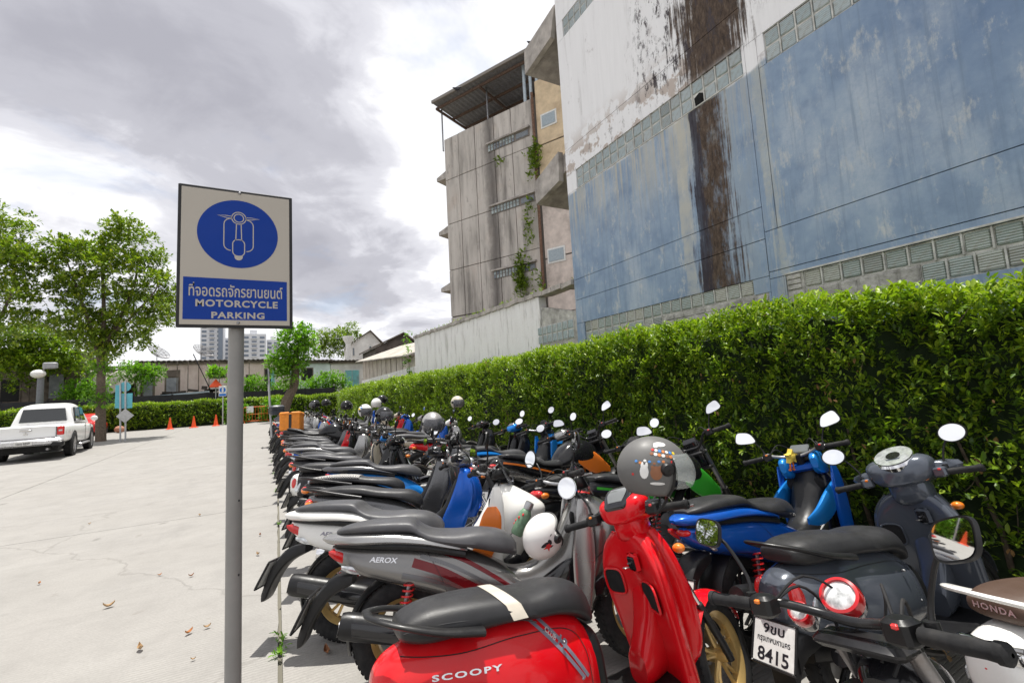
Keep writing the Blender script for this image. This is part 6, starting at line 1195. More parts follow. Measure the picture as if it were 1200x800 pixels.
    if basket:
        m = MB()
        for k in range(9): m.tube([(.98+.2*k/8, -.13, .78), (.96+.26*k/8, -.17, 1.0)], .003, 4).tube([(.98+.2*k/8, .13, .78), (.96+.26*k/8, .17, 1.0)], .003, 4)
        for k in range(9): m.tube([(1.18, -.13+.26*k/8, .78), (1.22, -.17+.34*k/8, 1.0)], .003, 4)
        for q, z in ((0, .78), (.5, .89), (1, 1.0)): e = .13+.04*q; m.tube([(.97, -e, z), (1.18+.04*q, -e, z), (1.18+.04*q, e, z), (.97, e, z), (.97, -e, z)], .004, 4)
        b.p(m, 'front_basket', BLKM, True)
    if text: b.text(text[0], [body], text[1], text[2], text[3], SIL, text[4], .2)
    b.body = body; return b

def naked(label, paint_, accent, seat=SEA, steer=20., gold=True, mask=True, trail=True, lines=('9กท', 'กรุงเทพมหานคร', '5138'), mir=('angular', (.06, .04)), sides=(-1, 1), tank=None, gauges=False, step=False, zb=1.08, hw=.37):
    b = Bike('naked_motorcycle', label, steer, (1.0, .98), 26); tank = tank or paint_
    b.wheel('rear_wheel', 0, .30, .13, BLKM, n=5, disc=1); b.wheel('front_wheel', 1.36, .295, .10, BLKM, st=True, n=5, disc=1)
    if step:
        tk = b.p(MB().hull([(.30, .24, .32, .10, 4), (.45, .23, .30, .16, 4), (.72, .23, .30, .16, 4), (.84, .26, .36, .10, 4)], 18, 3), 'floor_board', PLA)
        b.p(MB().tube([(.90, 0, .80), (.80, 0, .45), (.68, 0, .26), (.3, 0, .24), (.1, 0, .45)], .03, 10, sub=4), 'down_tube', tank)
    else:
        tk = b.p(MB().hull([(.36, .74, .80, .05, 2.6), (.42, .72, .88, .10, 2.6, .1), (.55, .71, .97, .145, 2.6, .15), (.70, .71, 1.0, .165, 2.6, .2), (.82, .72, .98, .155, 2.6, .2), (.91, .76, .93, .11, 2.6, .1), (.95, .80, .88, .07, 2.6)], 28, 5), 'fuel_tank', tank)
        b.p(MB().lathe([(.001, .012), (.028, .012), (.034, .004), (.036, -.01)], (.72, 0, 1.0), (0, 0, 1), 24), 'tank_cap', ALU, par=tk)
        for sd in (-1, 1): b.p(MB().hull([(.58, .76, .80, .004, 2), (.68, .68, .84, .013, 2), (.80, .62, .86, .018, 2), (.92, .62, .78, .014, 2), (1.04, .60, .66, .004, 2)], 16, 4).xf(Tr(0, sd*.150, 0)), 'tank_shroud', accent)
    se = b.p(MB().hull([(-.30, .93, .955, .05, 3), (-.25, .915, .965, .09, 3), (-.08, .87, .94, .115, 3, .1), (.03, .84, .90, .12, 3, .1), (.12, .79, .845, .13, 3, .1), (.28, .76, .825, .125, 3, .15), (.40, .75, .825, .095, 3, .2), (.46, .75, .81, .06, 3)], 24, 5), 'seat', seat)
    body = b.p(MB().hull([(-.42, .86, .90, .02, 2.6), (-.34, .83, .93, .06, 2.6), (-.15, .78, .90, .10, 2.6), (.05, .70, .84, .118, 2.6), (.25, .64, .78, .115, 2.8), (.38, .62, .76, .09, 3)], 24, 4), 'rear_body', paint_)
    b.strip([(-.32, .885), (-.15, .84), (.05, .775), (.25, .71)], .018, [body], 'body_stripe', accent)
    b.p(MB().hull([(-.46, .85, .88, .03, 3), (-.42, .835, .89, .05, 3), (-.38, .84, .88, .05, 3)], 14, 3), 'tail_light', REDL)
    b.p(MB().hull([(-.60, .42, .48, .04, 5), (-.56, .44, .58, .055, 5), (-.50, .56, .72, .055, 5), (-.40, .70, .82, .05, 4), (-.28, .76, .84, .05, 4)], 14, 4), 'rear_mudguard', PLA); b.plate(-.575, .58, 22, lines)
    for sd in (-1, 1): b.p(MB().tube([(-.42, 0, .78), (-.43, sd*.13, .78)], .006, 6).ell((-.43, sd*.145, .78), (.03, .02, .018), 12, 8), 'indicator', ORL)
    if not step: b.p(MB().tube([(.94, 0, .86), (.60, 0, .60), (.40, 0, .40)], .035, 10, sub=3).tube([(.94, .05, .80), (.85, .07, .5), (.75, .08, .28)], .02, 8).tube([(.94, -.05, .80), (.85, -.07, .5), (.75, -.08, .28)], .02, 8).tube([(.45, 0, .66), (.1, 0, .72), (-.25, 0, .84)], .022, 8), 'frame', BLKM)
    b.engine(*((.38, .74, .26, .56, .12) if not step else (-.05, .30, .20, .42, .11))); b.p(MB().hull([(0, .28, .33, .014, 3), (.2, .29, .36, .02, 3), (.42, .32, .42, .02, 3)], 12, 3, yc=.11).hull([(0, .28, .33, .014, 3), (.2, .29, .36, .02, 3), (.42, .32, .42, .02, 3)], 12, 3, yc=-.11), 'swingarm', BLKM)
    b.spring((.28, 0, .42), (.36, 0, .68), .032, 7, REDM); b.exhaust(-.25, .25, .52, .34, -.19, .055); b.p(MB().arcplate((0, 0, .30), .335, 40, 130, .06, .005, 12), 'hugger_fender', PLA)
    b.fender(1.36, .295, 40, 150, .06, PLA if not trail else accent, gap=.035 if not trail else .05); b.fork(1.03, .95, 1.36, .295, .024, .09, low=BLKM if not gold else GOL, up=GOL if gold else STE)
    b.p(MB().bbox((.96, -.11, .925), (1.06, .11, .955), .012).bbox((1.0, -.11, .80), (1.08, .11, .83), .012), 'triple_clamp', BLKM, True)
    b.p(MB().tube([(.90, -.24, zb), (.93, -.16, zb+.005), (.985, -.08, 1.0), (.99, 0, .99), (.985, .08, 1.0), (.93, .16, zb+.005), (.90, .24, zb)], .012, 12, sub=4), 'handlebar', BLKM, True)
    if mask: b.p(MB().vhull([(.80, 1.08, 1.16, .06, 2.5), (.88, 1.06, 1.19, .095, 2.5), (.98, 1.05, 1.16, .10, 2.5), (1.06, 1.04, 1.10, .06, 2.5)], 22, 4), 'headlight_cowl', PLG, True); b.p(MB().ell((1.165, 0, .90), (.03, .07, .045), 20, 10), 'headlight', CLR, True)
    if gauges:
        for y_, x_, z_, r_, nm in ((.050, 1.045, 1.03, .047, 'speedometer'), (.150, 1.00, .985, .028, 'fuel_gauge')):
            ax_ = (-.74, -.22, .62); o = b.p(MB().lathe([(.004, -.10), (r_*.7, -.07), (r_*.93, -.05), (r_*1.0, -.02)], (x_, y_, z_), ax_, 32), nm, PLG, True)
            b.p(MB().lathe([(r_*.80, .004), (r_*.84, .012), (r_*1.0, .010), (r_*1.07, -.004), (r_*1.05, -.022), (r_*.98, -.026)], (x_, y_, z_), ax_, 36), 'red_ring', simple('red_ring', (.50, .008, .012), .2, coat=.8), True, o)
            b.p(MB().lathe([(.001, .013), (r_*.3, .012), (r_*.6, .009), (r_*.83, .004)], (x_, y_, z_), ax_, 32), 'dial_glass', simple('dial_glass', (.55, .56, .56), .12, .1, coat=1., var=.5, vs=45), True, o, recalc=False)
    else: b.p(MB().bbox((-.03, -.06, 0), (.03, .06, .014), .006, Tr(1.03, 0, 1.055) @ Ry(-40)), 'display', PLG, True)
    b.grips(.94, zb, hw, .0, .045); b.mirrors(.915, zb+.015, .22, .10, .17, mir[0], mir[1], sides); b.body = body; b.tank = tk; return b

def copy_bike(b, label, paint_=None, frm=None, parts=None):
    """a copy of the thing, its parts and their pieces; named parts get another paint of their own"""
    r = b.t.copy(); COL.objects.link(r); r['label'] = label
    def cp(ch, par):
        c = ch.copy(); COL.objects.link(c); c.parent = par
        if paint_ and c.type == 'MESH':
            for sl_ in c.material_slots:
                if sl_.material in frm: m = paint_[frm.index(sl_.material)]; sl_.link = 'OBJECT'; sl_.material = m
        for g_ in ch.children: cp(g_, c)
    for ch in b.t.children: cp(ch, r)
    q = Bike.__new__(Bike); q.t = r; return q
# ================================================================ PLACING THEM
def at_depth(px, py, dep): return np.array([0, 0, H])+RW @ (_ray(px, py)*dep)
red = retro('bright red retro scooter with beige striped black seat in the foreground', P_RED, steer=22, rimm=GOL, stripe=BEI, text=('SCOOPY', (-.085, .598), .25, .018, -5.), hero=True, sides=(1,), mir=('round', (.052, .052)), shell=CHR, lines=('4กต', 'กรุงเทพมหานคร', '7081')).place(.71, 1.66, -3, 9)
DEC = simple('decal_grey', (.20, .19, .24), .3)
for d in (0, .032): red.strip([(.17+d*1.1, .715), (.235+d, .64), (.30+d*.8, .56), (.37+d*.6, .46)], .013, [red.body], 'side_stripe', DEC)
red.text('CLUB', [red.body], (.262, .632), .05, .02, simple('decal_white', (.6, .5, .5), .4), -52, name='lettering'); red.text('12', [red.body], (.30, .59), .04, .045, DEC, -48, name='lettering', bold=.03)
for (y_, z_, a, c_) in ((.035, .50, .030, DEC), (.03, .435, .042, simple('sticker_white', (.60, .66, .70), .4))):
    red.p(MB().box((.8355-.0, y_-.02, z_-a), (.8385, y_+.02, z_+a), Tr(.0, 0, 0)), 'sticker', c_, par=red.shield, sharp=None)
silv = sport('silver and maroon sport scooter second from the sign pole with gold wheels', P_TIT, P_SIL, front=P_TIT, inner=P_TIT, rimm=GOL, steer=20, text=('AEROX', (-.10, .685), .15, .026, -6.), mir=('round', (.056, .056)), lines=('2ขก', 'กรุงเทพมหานคร', '3356')).place(.67, 2.66, -21, 8)
for q, w_, m_ in (([(.06, .66), (.22, .60), (.40, .50), (.58, .40)], .045, P_MAR), ([(.10, .69), (.28, .62), (.46, .52), (.62, .42)], .018, P_DSI), ([(.0, .60), (.18, .55), (.36, .46), (.52, .385)], .03, P_DSI), ([(.20, .70), (.34, .645), (.50, .55), (.64, .45)], .02, P_MAR)): silv.strip(q, w_, [silv.body], 'body_graphic', m_)
whi = sport('pearl white sport scooter with orange inner apron between silver and blue ones', P_WHI, P_WHI, rimm=GOL, steer=14, front=P_WHI, inner=P_WHI, tcol=DEC, text=('AEROX', (-.08, .68), .16, .024, -6.), lines=('6กจ', 'กรุงเทพมหานคร', '9014'), mir=('angular', (.062, .046))).place(.47, 3.38, -27, 8)
whi.p(MB().vhull([(.40, .84, .92, .004, 3), (.50, .86, .99, .008, 3), (.62, .89, 1.05, .009, 3), (.74, .93, 1.06, .008, 3), (.80, .97, 1.03, .003, 3)], 14, 4, yc=-.212), 'orange_mat', P_ORG); whi.p(MB().vhull([(.40, .90, .985, .10, 3), (.52, .91, .99, .15, 3), (.62, .925, 1.0, .165, 3), (.70, .945, 1.0, .14, 3), (.73, .955, 1.0, .06, 3)], 20, 4, bend=.5), 'orange_apron', P_ORG)
gray = retro('slate grey retro scooter with round speedometer parked against the hedge', P_GRY, steer=18, rimm=BLKM, tail='pair', lines=('9ขบ', 'กรุงเทพมหานคร', '8415'), speedo='round', mir=('oval', (.060, .046)), shell=PLA, sides=(-1, 1)).place(2.42, 1.26, -7, 10)
gray.p(MB().bbox((-.02, -.03, -.01), (.02, .03, .012), .004, Tr(.80, .0, .90) @ Ry(-20)), 'warning_label', ORL)
blu = sport('bright blue sport scooter with yellow charm beside the hedge', P_BLU, P_BLU, rimm=BLKM, steer=16, front=P_BLK, inner=PLA, seat=SEA, mir=('angular', (.062, .044)), lines=('7ขฆ', 'กรุงเทพมหานคร', '2309'), screen=False).place(2.48, 1.84, 3, 9)
def near_mesh(root, names, M4):
    for ch in root.children:
        if ch.name.split('.')[0] in names:
            for q in [ch]+list(ch.children): q.data.transform(M4)
near_mesh(gray.t, ('headset_cowl',), Tr(.83, 0, .99) @ Matrix.Scale(1.28, 4) @ Tr(-.83, 0, -.98))
gray.p(MB().vhull([(.24, .90, .99, .13, 3), (.34, .90, 1.02, .17, 3), (.46, .93, 1.0, .16, 3), (.50, .95, .98, .10, 3)], 20, 4, bend=1.5), 'lower_apron', PLA)
for sd in (-1, 1):
    blu.p(MB().hull([(.60, .60, .64, .006, 3), (.74, .57, .68, .016, 3), (.90, .60, .76, .020, 3), (1.06, .68, .82, .016, 3), (1.16, .76, .82, .006, 3)], 16, 4, yc=sd*.165), 'side_panel', P_CYB)
    blu.p(MB().hull([(.90, .90, .97, .02, 3), (.94, .86, 1.0, .035, 3), (1.04, .84, 1.01, .04, 3), (1.14, .84, .96, .02, 3)], 16, 4, yc=sd*.105), 'handlebar_cowl', P_CYB, True)
blu.p(MB().hull([(.96, .90, .93, .10, 4), (1.0, .88, .94, .12, 4), (1.12, .86, .97, .11, 4), (1.16, .88, .94, .07, 4)], 18, 3), 'nose_cowl', P_BLU, True)
# charm on the blue one
ch = thing('keychain_toy', 'yellow star shaped charm with dangling legs on the blue scooter front', 'toy', tuple(blu.t.matrix_world @ Vector((.93, .02, 1.0))), (0, 0, rad(205))); st5 = [((.055 if k % 2 == 0 else .028)*math.cos(math.pi*k/5+1.57), (.055 if k % 2 == 0 else .028)*math.sin(math.pi*k/5+1.57)) for k in range(10)]
YEL = simple('toy_yellow', (.75, .55, .08), .6); MB().prism(st5, -.018, .018).ell((0, 0, 0), (.032, .03, .032), 12, 8).xf(Rz(-30)).obj('star_body', YEL, ch)
for s_ in (-1, 1): MB().tube([(s_*.014, 0, -.03), (s_*.018, 0, -.085)], .006, 6).ell((s_*.020, -.004, -.095), (.011, .015, .008), 8, 6).xf(Rz(-30)).obj('leg', P_ORG, ch)
whb = retro('white retro scooter with brown seat cut by the right edge of the photo', P_WHI, seat=SBR, steer=5, rack=True, shell=P_WHI, lines=('3กฬ', 'กรุงเทพมหานคร', '771')).place(2.47, .50, -20, 8)
v, f = textfit('HONDA', .13, .022, bold=.03, space=1.2); whb.p(MB().add([(-.303, -q[0], q[1]+.755) for q in v], f), 'seat_lettering', SIL, sharp=None, recalc=False)
whb.p(MB().hull([(-.385, .62, .655, .05, 4), (-.37, .61, .665, .10, 4), (-.345, .62, .66, .11, 4)], 18, 3), 'chrome_trim', CHR)
blk = naked('black naked motorcycle with two red rimmed gauges and bar end grips at bottom right', P_BLK, P_BLK, steer=6, mask=False, gold=False, trail=False, gauges=True, step=True, zb=1.02, hw=.33, mir=('rect', (.050, .038)), lines=('1กธ', 'กรุงเทพมหานคร', '404')).place(.28, .66, -9.5, 10.5)
blk.p(MB().hull([(1.02, .76, .86, .05, 3), (1.06, .72, .90, .08, 3), (1.14, .72, .90, .088, 3), (1.19, .75, .87, .07, 3)], 22, 4), 'headlight_bucket', P_BLK, True)
0 and blk.strip([(.50, .80), (.62, .83), (.76, .82), (.88, .84)], .012, [blk.tank], 'red_pinstripe', P_RED)
PROT = dict()
TAN_ = [q for q in (P_BLK, P_WHI, P_RED, P_BLU, P_DSI, P_SIL, P_CYB, P_DBL, P_BEI, P_MAR, P_GRY)]
CHK = NT('chequered_seat_cover'); q = CHK.n('ShaderNodeTexChecker'); q.inputs['Scale'].default_value = 90; q.inputs[1].default_value = (.5, .48, .45, 1); q.inputs[2].default_value = (.12, .12, .12, 1); CHK.l(CHK.co(), q.inputs[0]); CHK.set(Base_Color=q.outputs[0], Roughness=.7)
dblu = underbone('dark underbone motorcycle with blue leg shields right behind the white scooter', P_DSI, P_SIL, shield=P_BLU, steer=18, text=('SPARK', (-.1, .69), .12, .02, 2.), mir=('oval', (.062, .045)), lines=('5กง', 'กรุงเทพมหานคร', '663')).place(.66, 4.12, -24, 8)
chq = underbone('underbone motorcycle with a chequered grey seat cover', P_BLK, P_DSI, shield=P_DSI, steer=10, pad=CHK.m, mir=('oval', (.058, .042)), lines=('8กฎ', 'กรุงเทพมหานคร', '2190')).place(.68, 4.78, -20, 9)
blt = sport('blue sport scooter with a red and white tail in the left row', P_CYB, P_DSI, rimm=BLKM, steer=18, front=P_DSI, inner=PLA, lines=('2กบ', 'กรุงเทพมหานคร', '857'), text=('PCX', (.0, .675), .13, .025, -4.)).place(.95, 5.45, -18, 8)
blt.p(MB().hull([(-.30, .625, .752, .096, 2.6, .1), (-.22, .598, .758, .113, 2.7, .1), (-.17, .58, .758, .123, 2.8, .1)], 24, 3).xf(Tr(0, 0, 0) @ Matrix.Scale(1.02, 4, (0, 1, 0))), 'white_tail_band', P_WHI)
drk = retro('black retro scooter with white tail panel and silver lettering', P_BLK, steer=15, rimm=CHR, text=('SCOOPY', (-.05, .60), .26, .03, 2.), lines=('3ขข', 'กรุงเทพมหานคร', '6405'), tail='pair', mir=('round', (.05, .05))).place(.62, 6.15, -16, 8)
drk.p(MB().hull([(-.395, .48, .65, .06, 2.4), (-.36, .44, .692, .105, 2.5, .1), (-.30, .41, .705, .130, 2.6, .12)], 24, 3), 'white_tail_panel', P_WHI)
org = naked('black and orange naked motorcycle in the hedge side row', P_BLK, P_ORG, steer=24, gold=False, trail=False, lines=('9กท', 'กรุงเทพมหานคร', '5138')).place(2.33, 4.0, 8, 8)
NAMES = {id(P_BLK): 'black', id(P_WHI): 'white', id(P_RED): 'red', id(P_BLU): 'blue', id(P_DSI): 'dark grey', id(P_SIL): 'silver', id(P_CYB): 'bright blue', id(P_DBL): 'navy', id(P_BEI): 'beige', id(P_MAR): 'maroon', id(P_GRY): 'slate grey'}
def cpy(src, label, x, y, hd, lean, m1=None, frm=None, group=None):
    o = copy_bike(src, label, m1, frm); o.place(x, y, hd, lean)
    if group: o.t['group'] = group
    return o
# near ones that can be told apart
cpy(org, 'black naked motorcycle with a green side stripe, behind the grey helmet', 2.32, 2.55, 9, 9, [P_GRN, P_BLK], [P_ORG, P_BLK])
cpy(chq, 'black underbone motorcycle in the hedge row between the green and orange accented ones', 2.36, 3.25, 4, 8, [P_BLK, SEA], [P_DSI, CHK.m])
cpy(blt, 'blue sport scooter with tall smoked screen facing the hedge past the orange one', 2.45, 5.35, 6, 8, [P_DBL, P_BLU, P_CYB], [P_CYB, P_WHI, P_DSI])
cpy(dblu, 'silver underbone motorcycle facing the hedge before the blue screened scooter', 2.38, 4.68, -2, 8, [P_BLK, P_SIL, SEG], [P_BLU, P_DSI, SEA])
cpy(dblu, 'grey seated underbone with bright blue side panels near the beige scooter', .66, 6.85, -18, 8, [P_BLK, P_CYB, P_BLK, SEG], [P_DSI, P_SIL, P_BLU, SEA])
bge = retro('beige retro scooter with square key panel in the left row', P_DSI, inner=P_BEI, steer=14, rimm=CHR, tail='pair', mir=('round', (.05, .05)), shell=CHR, lines=('7กข', 'กรุงเทพมหานคร', '512')).place(.68, 7.5, -22, 8)
cpy(blt, 'white sport scooter with blue flash on its tail in the left row', .66, 8.2, -17, 8, [P_WHI, P_SIL, P_BLU], [P_CYB, P_DSI, P_WHI])
cpy(chq, 'dark underbone with silver trim just after the white and blue scooter', .64, 8.9, -20, 8, [P_SIL, SEA, P_BLK, SEG], [P_DSI, CHK.m, P_DSI, SEA])
cpy(drk, 'maroon tailed retro scooter before the one with the orange box', .66, 9.6, -17, 9, [P_MAR, P_BLK], [P_WHI, P_BLK])
cpy(dblu, 'silver underbone parked two places before the orange box', .64, 10.3, -20, 8, [P_SIL, P_BLK, P_RED, SEG], [P_DSI, P_SIL, P_BLU, SEA])
cpy(org, 'black naked motorcycle immediately before the orange box', .66, 11.6, -18, 8, [P_BLK], [P_ORG])
cpy(chq, 'black underbone with grey leg shields in the left row near the orange box', .66, 10.95, -19, 8, [P_DSI, SEA], [P_DSI, CHK.m])
jb = cpy(dblu, 'black underbone carrying the orange delivery box', .74, 12.5, -14, 6, [P_BLK, P_BLK], [P_BLU, P_DSI])
kinds = [(dblu, [P_DSI, P_SIL, P_BLU]), (chq, [P_BLK, P_DSI, P_DSI, CHK.m]), (blt, [P_CYB, P_DSI, P_WHI]), (drk, [P_BLK, P_WHI, P_WHI])]
wd = ['underbone motorcycle', 'underbone motorcycle', 'sport scooter', 'retro scooter']
pool = [P_SIL, P_RED, P_BLK, P_WHI, P_CYB, P_SIL, P_WHI, P_BLK, P_BEI, P_GRY, P_BLU]
ORD = ['first', 'second', 'third', 'fourth', 'fifth', 'sixth', 'seventh', 'eighth', 'ninth', 'tenth', 'eleventh', 'twelfth', 'thirteenth', 'fourteenth', 'fifteenth', 'sixteenth', 'seventeenth', 'eighteenth', 'nineteenth', 'twentieth']
def fill(y0, y1, x, hd0, ref, grp, stp=(.62, .85)):
    y = y0; i = 0
    while y < y1:
        k = rnd.choice([0, 0, 1, 1, 2, 3]); src, fr = kinds[k]; c1, c2 = rnd.choice(pool), rnd.choice(pool); to = [c1, c2, rnd.choice([c1, P_SIL])]+[SEG]*(len(fr)-3)+[rnd.choice([SEG, SEA])]; fr = fr+[SEA]
        cpy(src, '%s %s, %s %s' % (NAMES[id(c1)], wd[k], ORD[i], ref), x+rnd.uniform(-.12, .16), y, hd0+rnd.uniform(-9, 9), rnd.uniform(5, 10), to, fr, grp); y += rnd.uniform(*stp); i += 1
fill(13.2, 24.5, .68, -18, 'beyond the orange box in the left row', 'far motorcycles in the left row')
fill(6.1, 18.5, 2.42, 0, 'past the screened blue scooter in the hedge row', 'motorcycles in the hedge side row', (.75, 1.7))

def aim_mirror(b, n, out_):
    """turn mirror n of a placed bike so that from the rider's side it shows what lies along out_"""
    b_ = [c for c in b.t.children if c.name.split('.')[0] == 'mirror'][n]; bpy.context.view_layer.update(); W_ = b.t.matrix_world; gl = [c for c in b_.children if c.name.startswith('mirror_glass')][0]
    vs = [W_ @ q.co for q in gl.data.vertices]; c = sum(vs, Vector())/len(vs); nn = (vs[len(vs)//4]-c).cross(vs[0]-c).normalized(); inn = (c-Vector((0, 0, H))).normalized()
    if nn.dot(inn) > 0: nn = -nn
    tgt = (Vector(out_).normalized()-inn).normalized(); q = nn.rotation_difference(tgt).to_matrix().to_4x4(); Mx = W_.inverted() @ Matrix.Translation(c) @ q @ Matrix.Translation(-c) @ W_
    for ch in b_.children: ch.data.transform(Mx)
aim_mirror(blk, 0, (-.10, 1, -.03)); aim_mirror(blk, 1, (-.42, 1, .20))
# ================================================================ HELMETS
def helmet(label, pos, r, yaw, shellm, visor=VIS, roll=0., pitch=0., stickers=0):
    t = thing('helmet', label, 'helmet', tuple(pos), (rad(roll), rad(pitch), rad(yaw)), 'motorcycle helmets'); nT, nP = 22, 40
    def pt(k, th, ph, cut=1.):
        x = 1.10*math.sin(th)*math.cos(ph); y = .90*math.sin(th)*math.sin(ph); z = math.cos(th)
        if th > 1.57: sh_ = 1-.10*((th-1.57)/.8)**2; x *= sh_; y *= sh_
        return (k*x, k*y, k*z*1.02)
    ths = np.linspace(.02, 2.28, nT)
    def shell(k, hole):
        v = [pt(k, th, 2*math.pi*j/nP) for th in ths for j in range(nP)]; f = []
        for i in range(nT-1):
            for j in range(nP):
                a = ((j+.5)/nP*360+180) % 360-180; d = (ths[i]+ths[i+1])/2
                if hole and abs(a) < 68 and d > 1.12: continue
                f.append((i*nP+j, i*nP+(j+1) % nP, (i+1)*nP+(j+1) % nP, (i+1)*nP+j))
        return v, f
    v, f = shell(r, True); m = MB().add(v, f); o = m.obj('shell', shellm, t, recalc=False, sharp=60); mo = o.modifiers.new('thickness', 'SOLIDIFY'); mo.thickness = .012; mo.offset = 1
    v, f = shell(r*.90, True); MB().add(v, f).obj('lining', simple('helmet_lining', (.02, .02, .022), .9), t, recalc=False)
    edge = [pt(r*1.005, th, rad(a)) for th, a in [(2.26, -70), (1.9, -70), (1.5, -70), (1.2, -69), (1.12, -62), (1.10, -40), (1.10, -20), (1.10, 0), (1.10, 20), (1.10, 40), (1.12, 62), (1.2, 69), (1.5, 70), (1.9, 70), (2.26, 70)]]
    MB().tube(edge, .006, 6, sub=3).obj('edge_trim', PLA, t)
    R = []
    for i in range(9):
        th = 1.02+(1.95-1.02)*i/8; R.append([tuple(np.array(pt(r*(1.06+.05*math.sin(i/8*2.6)), th, rad(a)))+np.array([.012*i/8, 0, 0])) for a in np.linspace(-72, 72, 25)])
    n_ = 25
    if visor: MB().add([q for q_ in R for q in q_], [(i*n_+j, i*n_+j+1, (i+1)*n_+j+1, (i+1)*n_+j) for i in range(8) for j in range(n_-1)]).obj('visor', visor, t, recalc=False)
    for s_ in (-1, 1):
        c = pt(r*1.03, 1.42, rad(s_*82)); MB().lathe([(.002, .012), (.020, .010), (.026, 0), (.026, -.012)], c, (.1, s_, 0), 18).obj('visor_pivot', PLA, t)
        MB().tube([pt(r*.96, 2.2, rad(s_*75)), tuple(np.array(pt(r*.8, 2.5, rad(s_*50)))+np.array([0, 0, -.03])), (.02, 0, -r*1.25)], .006, 6, sub=4).obj('chin_strap', BLKM, t)
    if stickers:
        cols = dict(white=simple('sticker_cream', (.75, .74, .72), .5), orange=simple('sticker_orange', (.62, .22, .07), .5), blue=simple('sticker_blue', (.08, .25, .60), .5), red=simple('sticker_red', (.55, .03, .03), .5), black=INK, brown=simple('sticker_brown', (.28, .12, .06), .5), yellow=simple('sticker_yellow', (.75, .55, .05), .5))
        def patch(cth, cph, shape, m_):
            v = []
            for a, b_ in shape: v.append(pt(r*1.004+.0006, cth-b_, cph+a/math.sin(cth)))
            # fan around the middle so it follows the dome
            c = pt(r*1.006+.0006, cth, cph); n = len(v); mid = [pt(r*1.005+.0006, cth-b_*.5, cph+a*.5/math.sin(cth)) for a, b_ in shape]
            MB().add([c]+mid+v, [(0, 1+k, 1+(k+1) % n) for k in range(n)]+[(1+k, 1+n+k, 1+n+(k+1) % n, 1+(k+1) % n) for k in range(n)]).obj('sticker', cols[m_], t, sharp=None, recalc=False)
        circ = lambda rx, ry, n=16, p=0: [(rx*math.cos(2*math.pi*k/n+p), ry*math.sin(2*math.pi*k/n+p)) for k in range(n)]
        if stickers == 1:
            s_ = -1; P0 = rad(-100)
            patch(.62, P0+.25, circ(.17, .10), 'white'); patch(.70, P0+.05, circ(.06, .06), 'white')
            for k in range(7): patch(.95-.02*k, P0+.35-.12*k+.3, circ(.045, .05, 7, k), ('yellow', 'blue', 'white', 'orange', 'blue', 'white', 'red')[k])
            for k in range(6): patch(1.06-.02*k, P0+.5-.12*k, circ(.055, .055, 6, k*.5), ('orange', 'brown', 'white', 'orange', 'white', 'brown')[k])
            patch(1.50, P0-.30, circ(.12, .20, 12), 'white'); patch(1.32, P0-.36, circ(.04, .10, 8), 'white'); patch(1.32, P0-.24, circ(.04, .10, 8), 'white'); patch(1.52, P0+.02, circ(.16, .20, 12), 'brown'); patch(1.36, P0-.08, circ(.05, .05, 8), 'brown'); patch(1.36, P0+.12, circ(.05, .05, 8), 'brown')
            for k in range(9): patch(1.22+.04*math.sin(k*2.), P0-.55+k*.13, circ(.045, .04, 7), ('blue', 'orange', 'white', 'blue', 'brown', 'blue', 'orange', 'blue', 'red')[k])
            patch(1.82, P0+.05, circ(.20, .045, 14), 'white'); patch(1.6, P0-.62, circ(.04, .04, 6), 'red'); patch(1.55, P0+.32, circ(.035, .035, 6), 'orange')
        elif stickers == 2:
            P0 = rad(-112); st = [((.26 if k % 2 == 0 else .10)*math.cos(math.pi*k/5+.6), (.26 if k % 2 == 0 else .10)*math.sin(math.pi*k/5+.6)) for k in range(10)]
            patch(1.30, P0, st, 'red'); patch(1.16, P0-.10, circ(.20, .08, 9), 'black'); patch(1.20, P0+.16, circ(.09, .14, 6), 'black'); patch(1.02, P0+.4, circ(.07, .02, 8), 'black'); patch(1.42, P0+.12, circ(.09, .03, 6), 'black')
        else:
            P0 = rad(-100); patch(1.2, P0, circ(.3, .12, 10), 'yellow'); patch(1.0, P0+.4, circ(.2, .12, 10), 'blue'); patch(.7, P0, circ(.25, .1, 10), 'black')
    return t
HG = simple('helmet_matt_grey', (.13, .128, .125), .5, var=.06); HB = paint('helmet_black', (.012, .012, .014)); HW = paint('helmet_white', (.70, .69, .67)); HC = simple('helmet_cream', (.52, .48, .38), .4); HS = simple('helmet_silver', (.40, .39, .38), .3, .5)
p = at_depth(765, 550, 1.84); helmet('matt grey open face helmet with colourful stickers hung above the red scooter', p, .130, -28, HG, stickers=1, pitch=4)
p = at_depth(637, 628, 2.55); helmet('white helmet with a red star hung beside the silver scooter handlebar', p, .118, 5, HW, None, stickers=2, roll=12, pitch=-38)
for px, py, dep, r, m_, lab, yaw in ((369, 474, 13.5, .135, HB, 'leftmost black helmet above the far end of the left row', 200), (382, 472, 15, .13, HB, 'small black helmet just right of the leftmost black one', 10), (406, 475.5, 11.3, .135, HB, 'black helmet standing alone above the row, left of the patterned one', 30), (428, 482, 8.8, .14, HW, 'white helmet with yellow and blue pattern', -70), (441, 473, 11, .135, HW, 'white helmet between the patterned and the black ones', 60), (448, 468.5, 13, .14, HB, 'highest black helmet beside the hedge', 20), (450, 487, 7.6, .145, HB, 'large glossy black helmet in the middle of the far bikes', -60), (507, 497, 5.3, .14, HS, 'dusty silver helmet lying on a seat before the cream one', -90), (536, 472, 8.2, .125, HC, 'cream helmet hung high on the hedge side row', -80)):
    helmet(lab, at_depth(px, py, dep), r, yaw, m_, SMK, stickers=3 if 'pattern' in lab and 'yellow' in lab else 0, pitch=5)
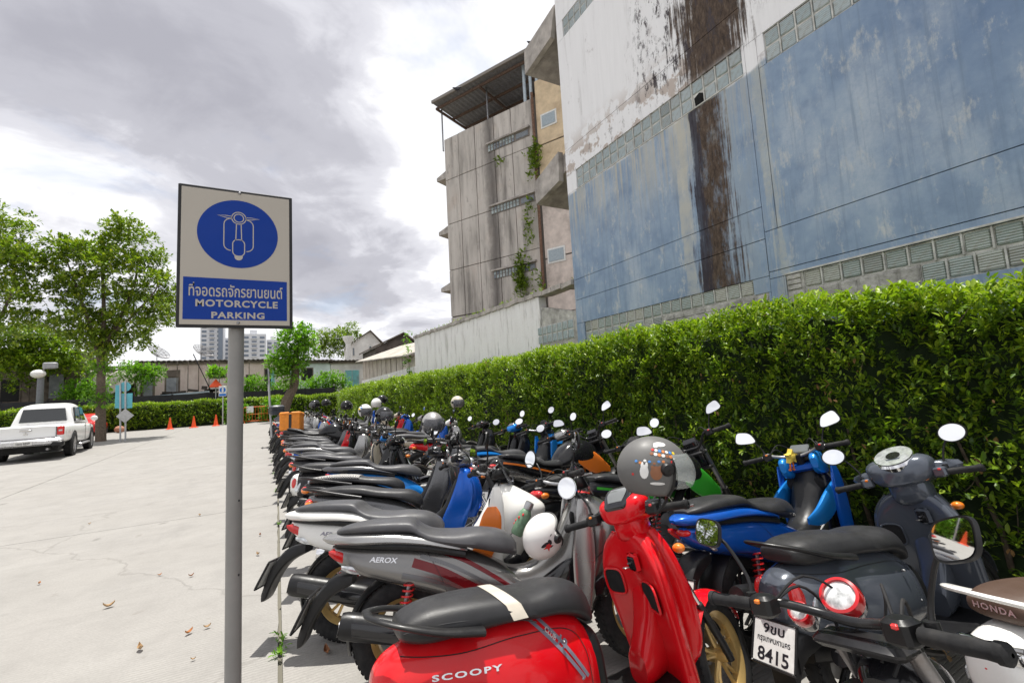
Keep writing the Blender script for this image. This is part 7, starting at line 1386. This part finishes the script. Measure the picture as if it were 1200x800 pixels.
# green bottle clipped to the white scooter
p = at_depth(612, 610, 2.75); t = thing('water_bottle', 'green camouflage water bottle hanging between the white and silver scooters', 'bottle', tuple(p), (rad(0), rad(28), rad(-20)))
MB().lathe([(.002, -.085), (.034, -.085), (.038, -.075), (.038, .045), (.026, .07), (.02, .075), (.02, .09), (.002, .092)], ax=(0, 0, 1), n=24).obj('bottle_body', simple('bottle_green', (.13, .22, .14), .45, var=.3, vs=30), t); MB().lathe([(.002, .075), (.025, .075), (.027, .10), (.025, .118), (.002, .12)], ax=(0, 0, 1), n=20).obj('cap', ALU, t)
for k in range(5): a = 2.2+k*.5; MB().ell((.037*math.cos(a), .037*math.sin(a), -.06+.025*k), (.007, .007, .009), 8, 6).obj('red_flower', REDL, t)
# orange delivery box
jw = jb.t.matrix_world; t = thing('delivery_box', 'orange insulated delivery box with black straps strapped on a motorcycle', 'box'); t.matrix_world = jw @ Tr(-.22, 0, .855)
ORF = simple('orange_fabric', (.78, .26, .03), .6, var=.12, vs=12, bump=.4, bs=60, tint=(.45, .18, .05)); MB().bbox((-.24, -.26, 0), (.22, .26, .42), .02).obj('box_body', ORF, t); MB().bbox((-.25, -.27, .36), (.23, .27, .44), .02).obj('lid', ORF, t)
MB().box((-.256, -.03, 0), (-.241, .03, .45)).box((-.256, -.275, .43), (-.23, .275, .445)).obj('strap', BLKM, t, sharp=None)
for y_ in (-.17, .17): MB().box((-.247, y_-.012, .02), (-.241, y_+.012, .40)).obj('reflective_strip', simple('grey_reflective', (.42, .40, .36), .4), t, sharp=None)
for y_ in (-.262, .262): MB().box((-.03, y_-.006, 0), (.03, y_+.006, .44)).obj('strap', BLKM, t, sharp=None)
t = thing('top_box', 'dark plastic top box beyond the orange delivery box', 'box', tuple(at_depth(324, 480, 16)), (0, 0, rad(10))); MB().bbox((-.22, -.24, -.18), (.22, .24, .16), .05).obj('box_body', simple('topbox_grey', (.05, .055, .065), .4), t)
MB().bbox((-.225, -.245, -.02), (.225, .245, .0), .006).obj('lid_seam', PLA, t)
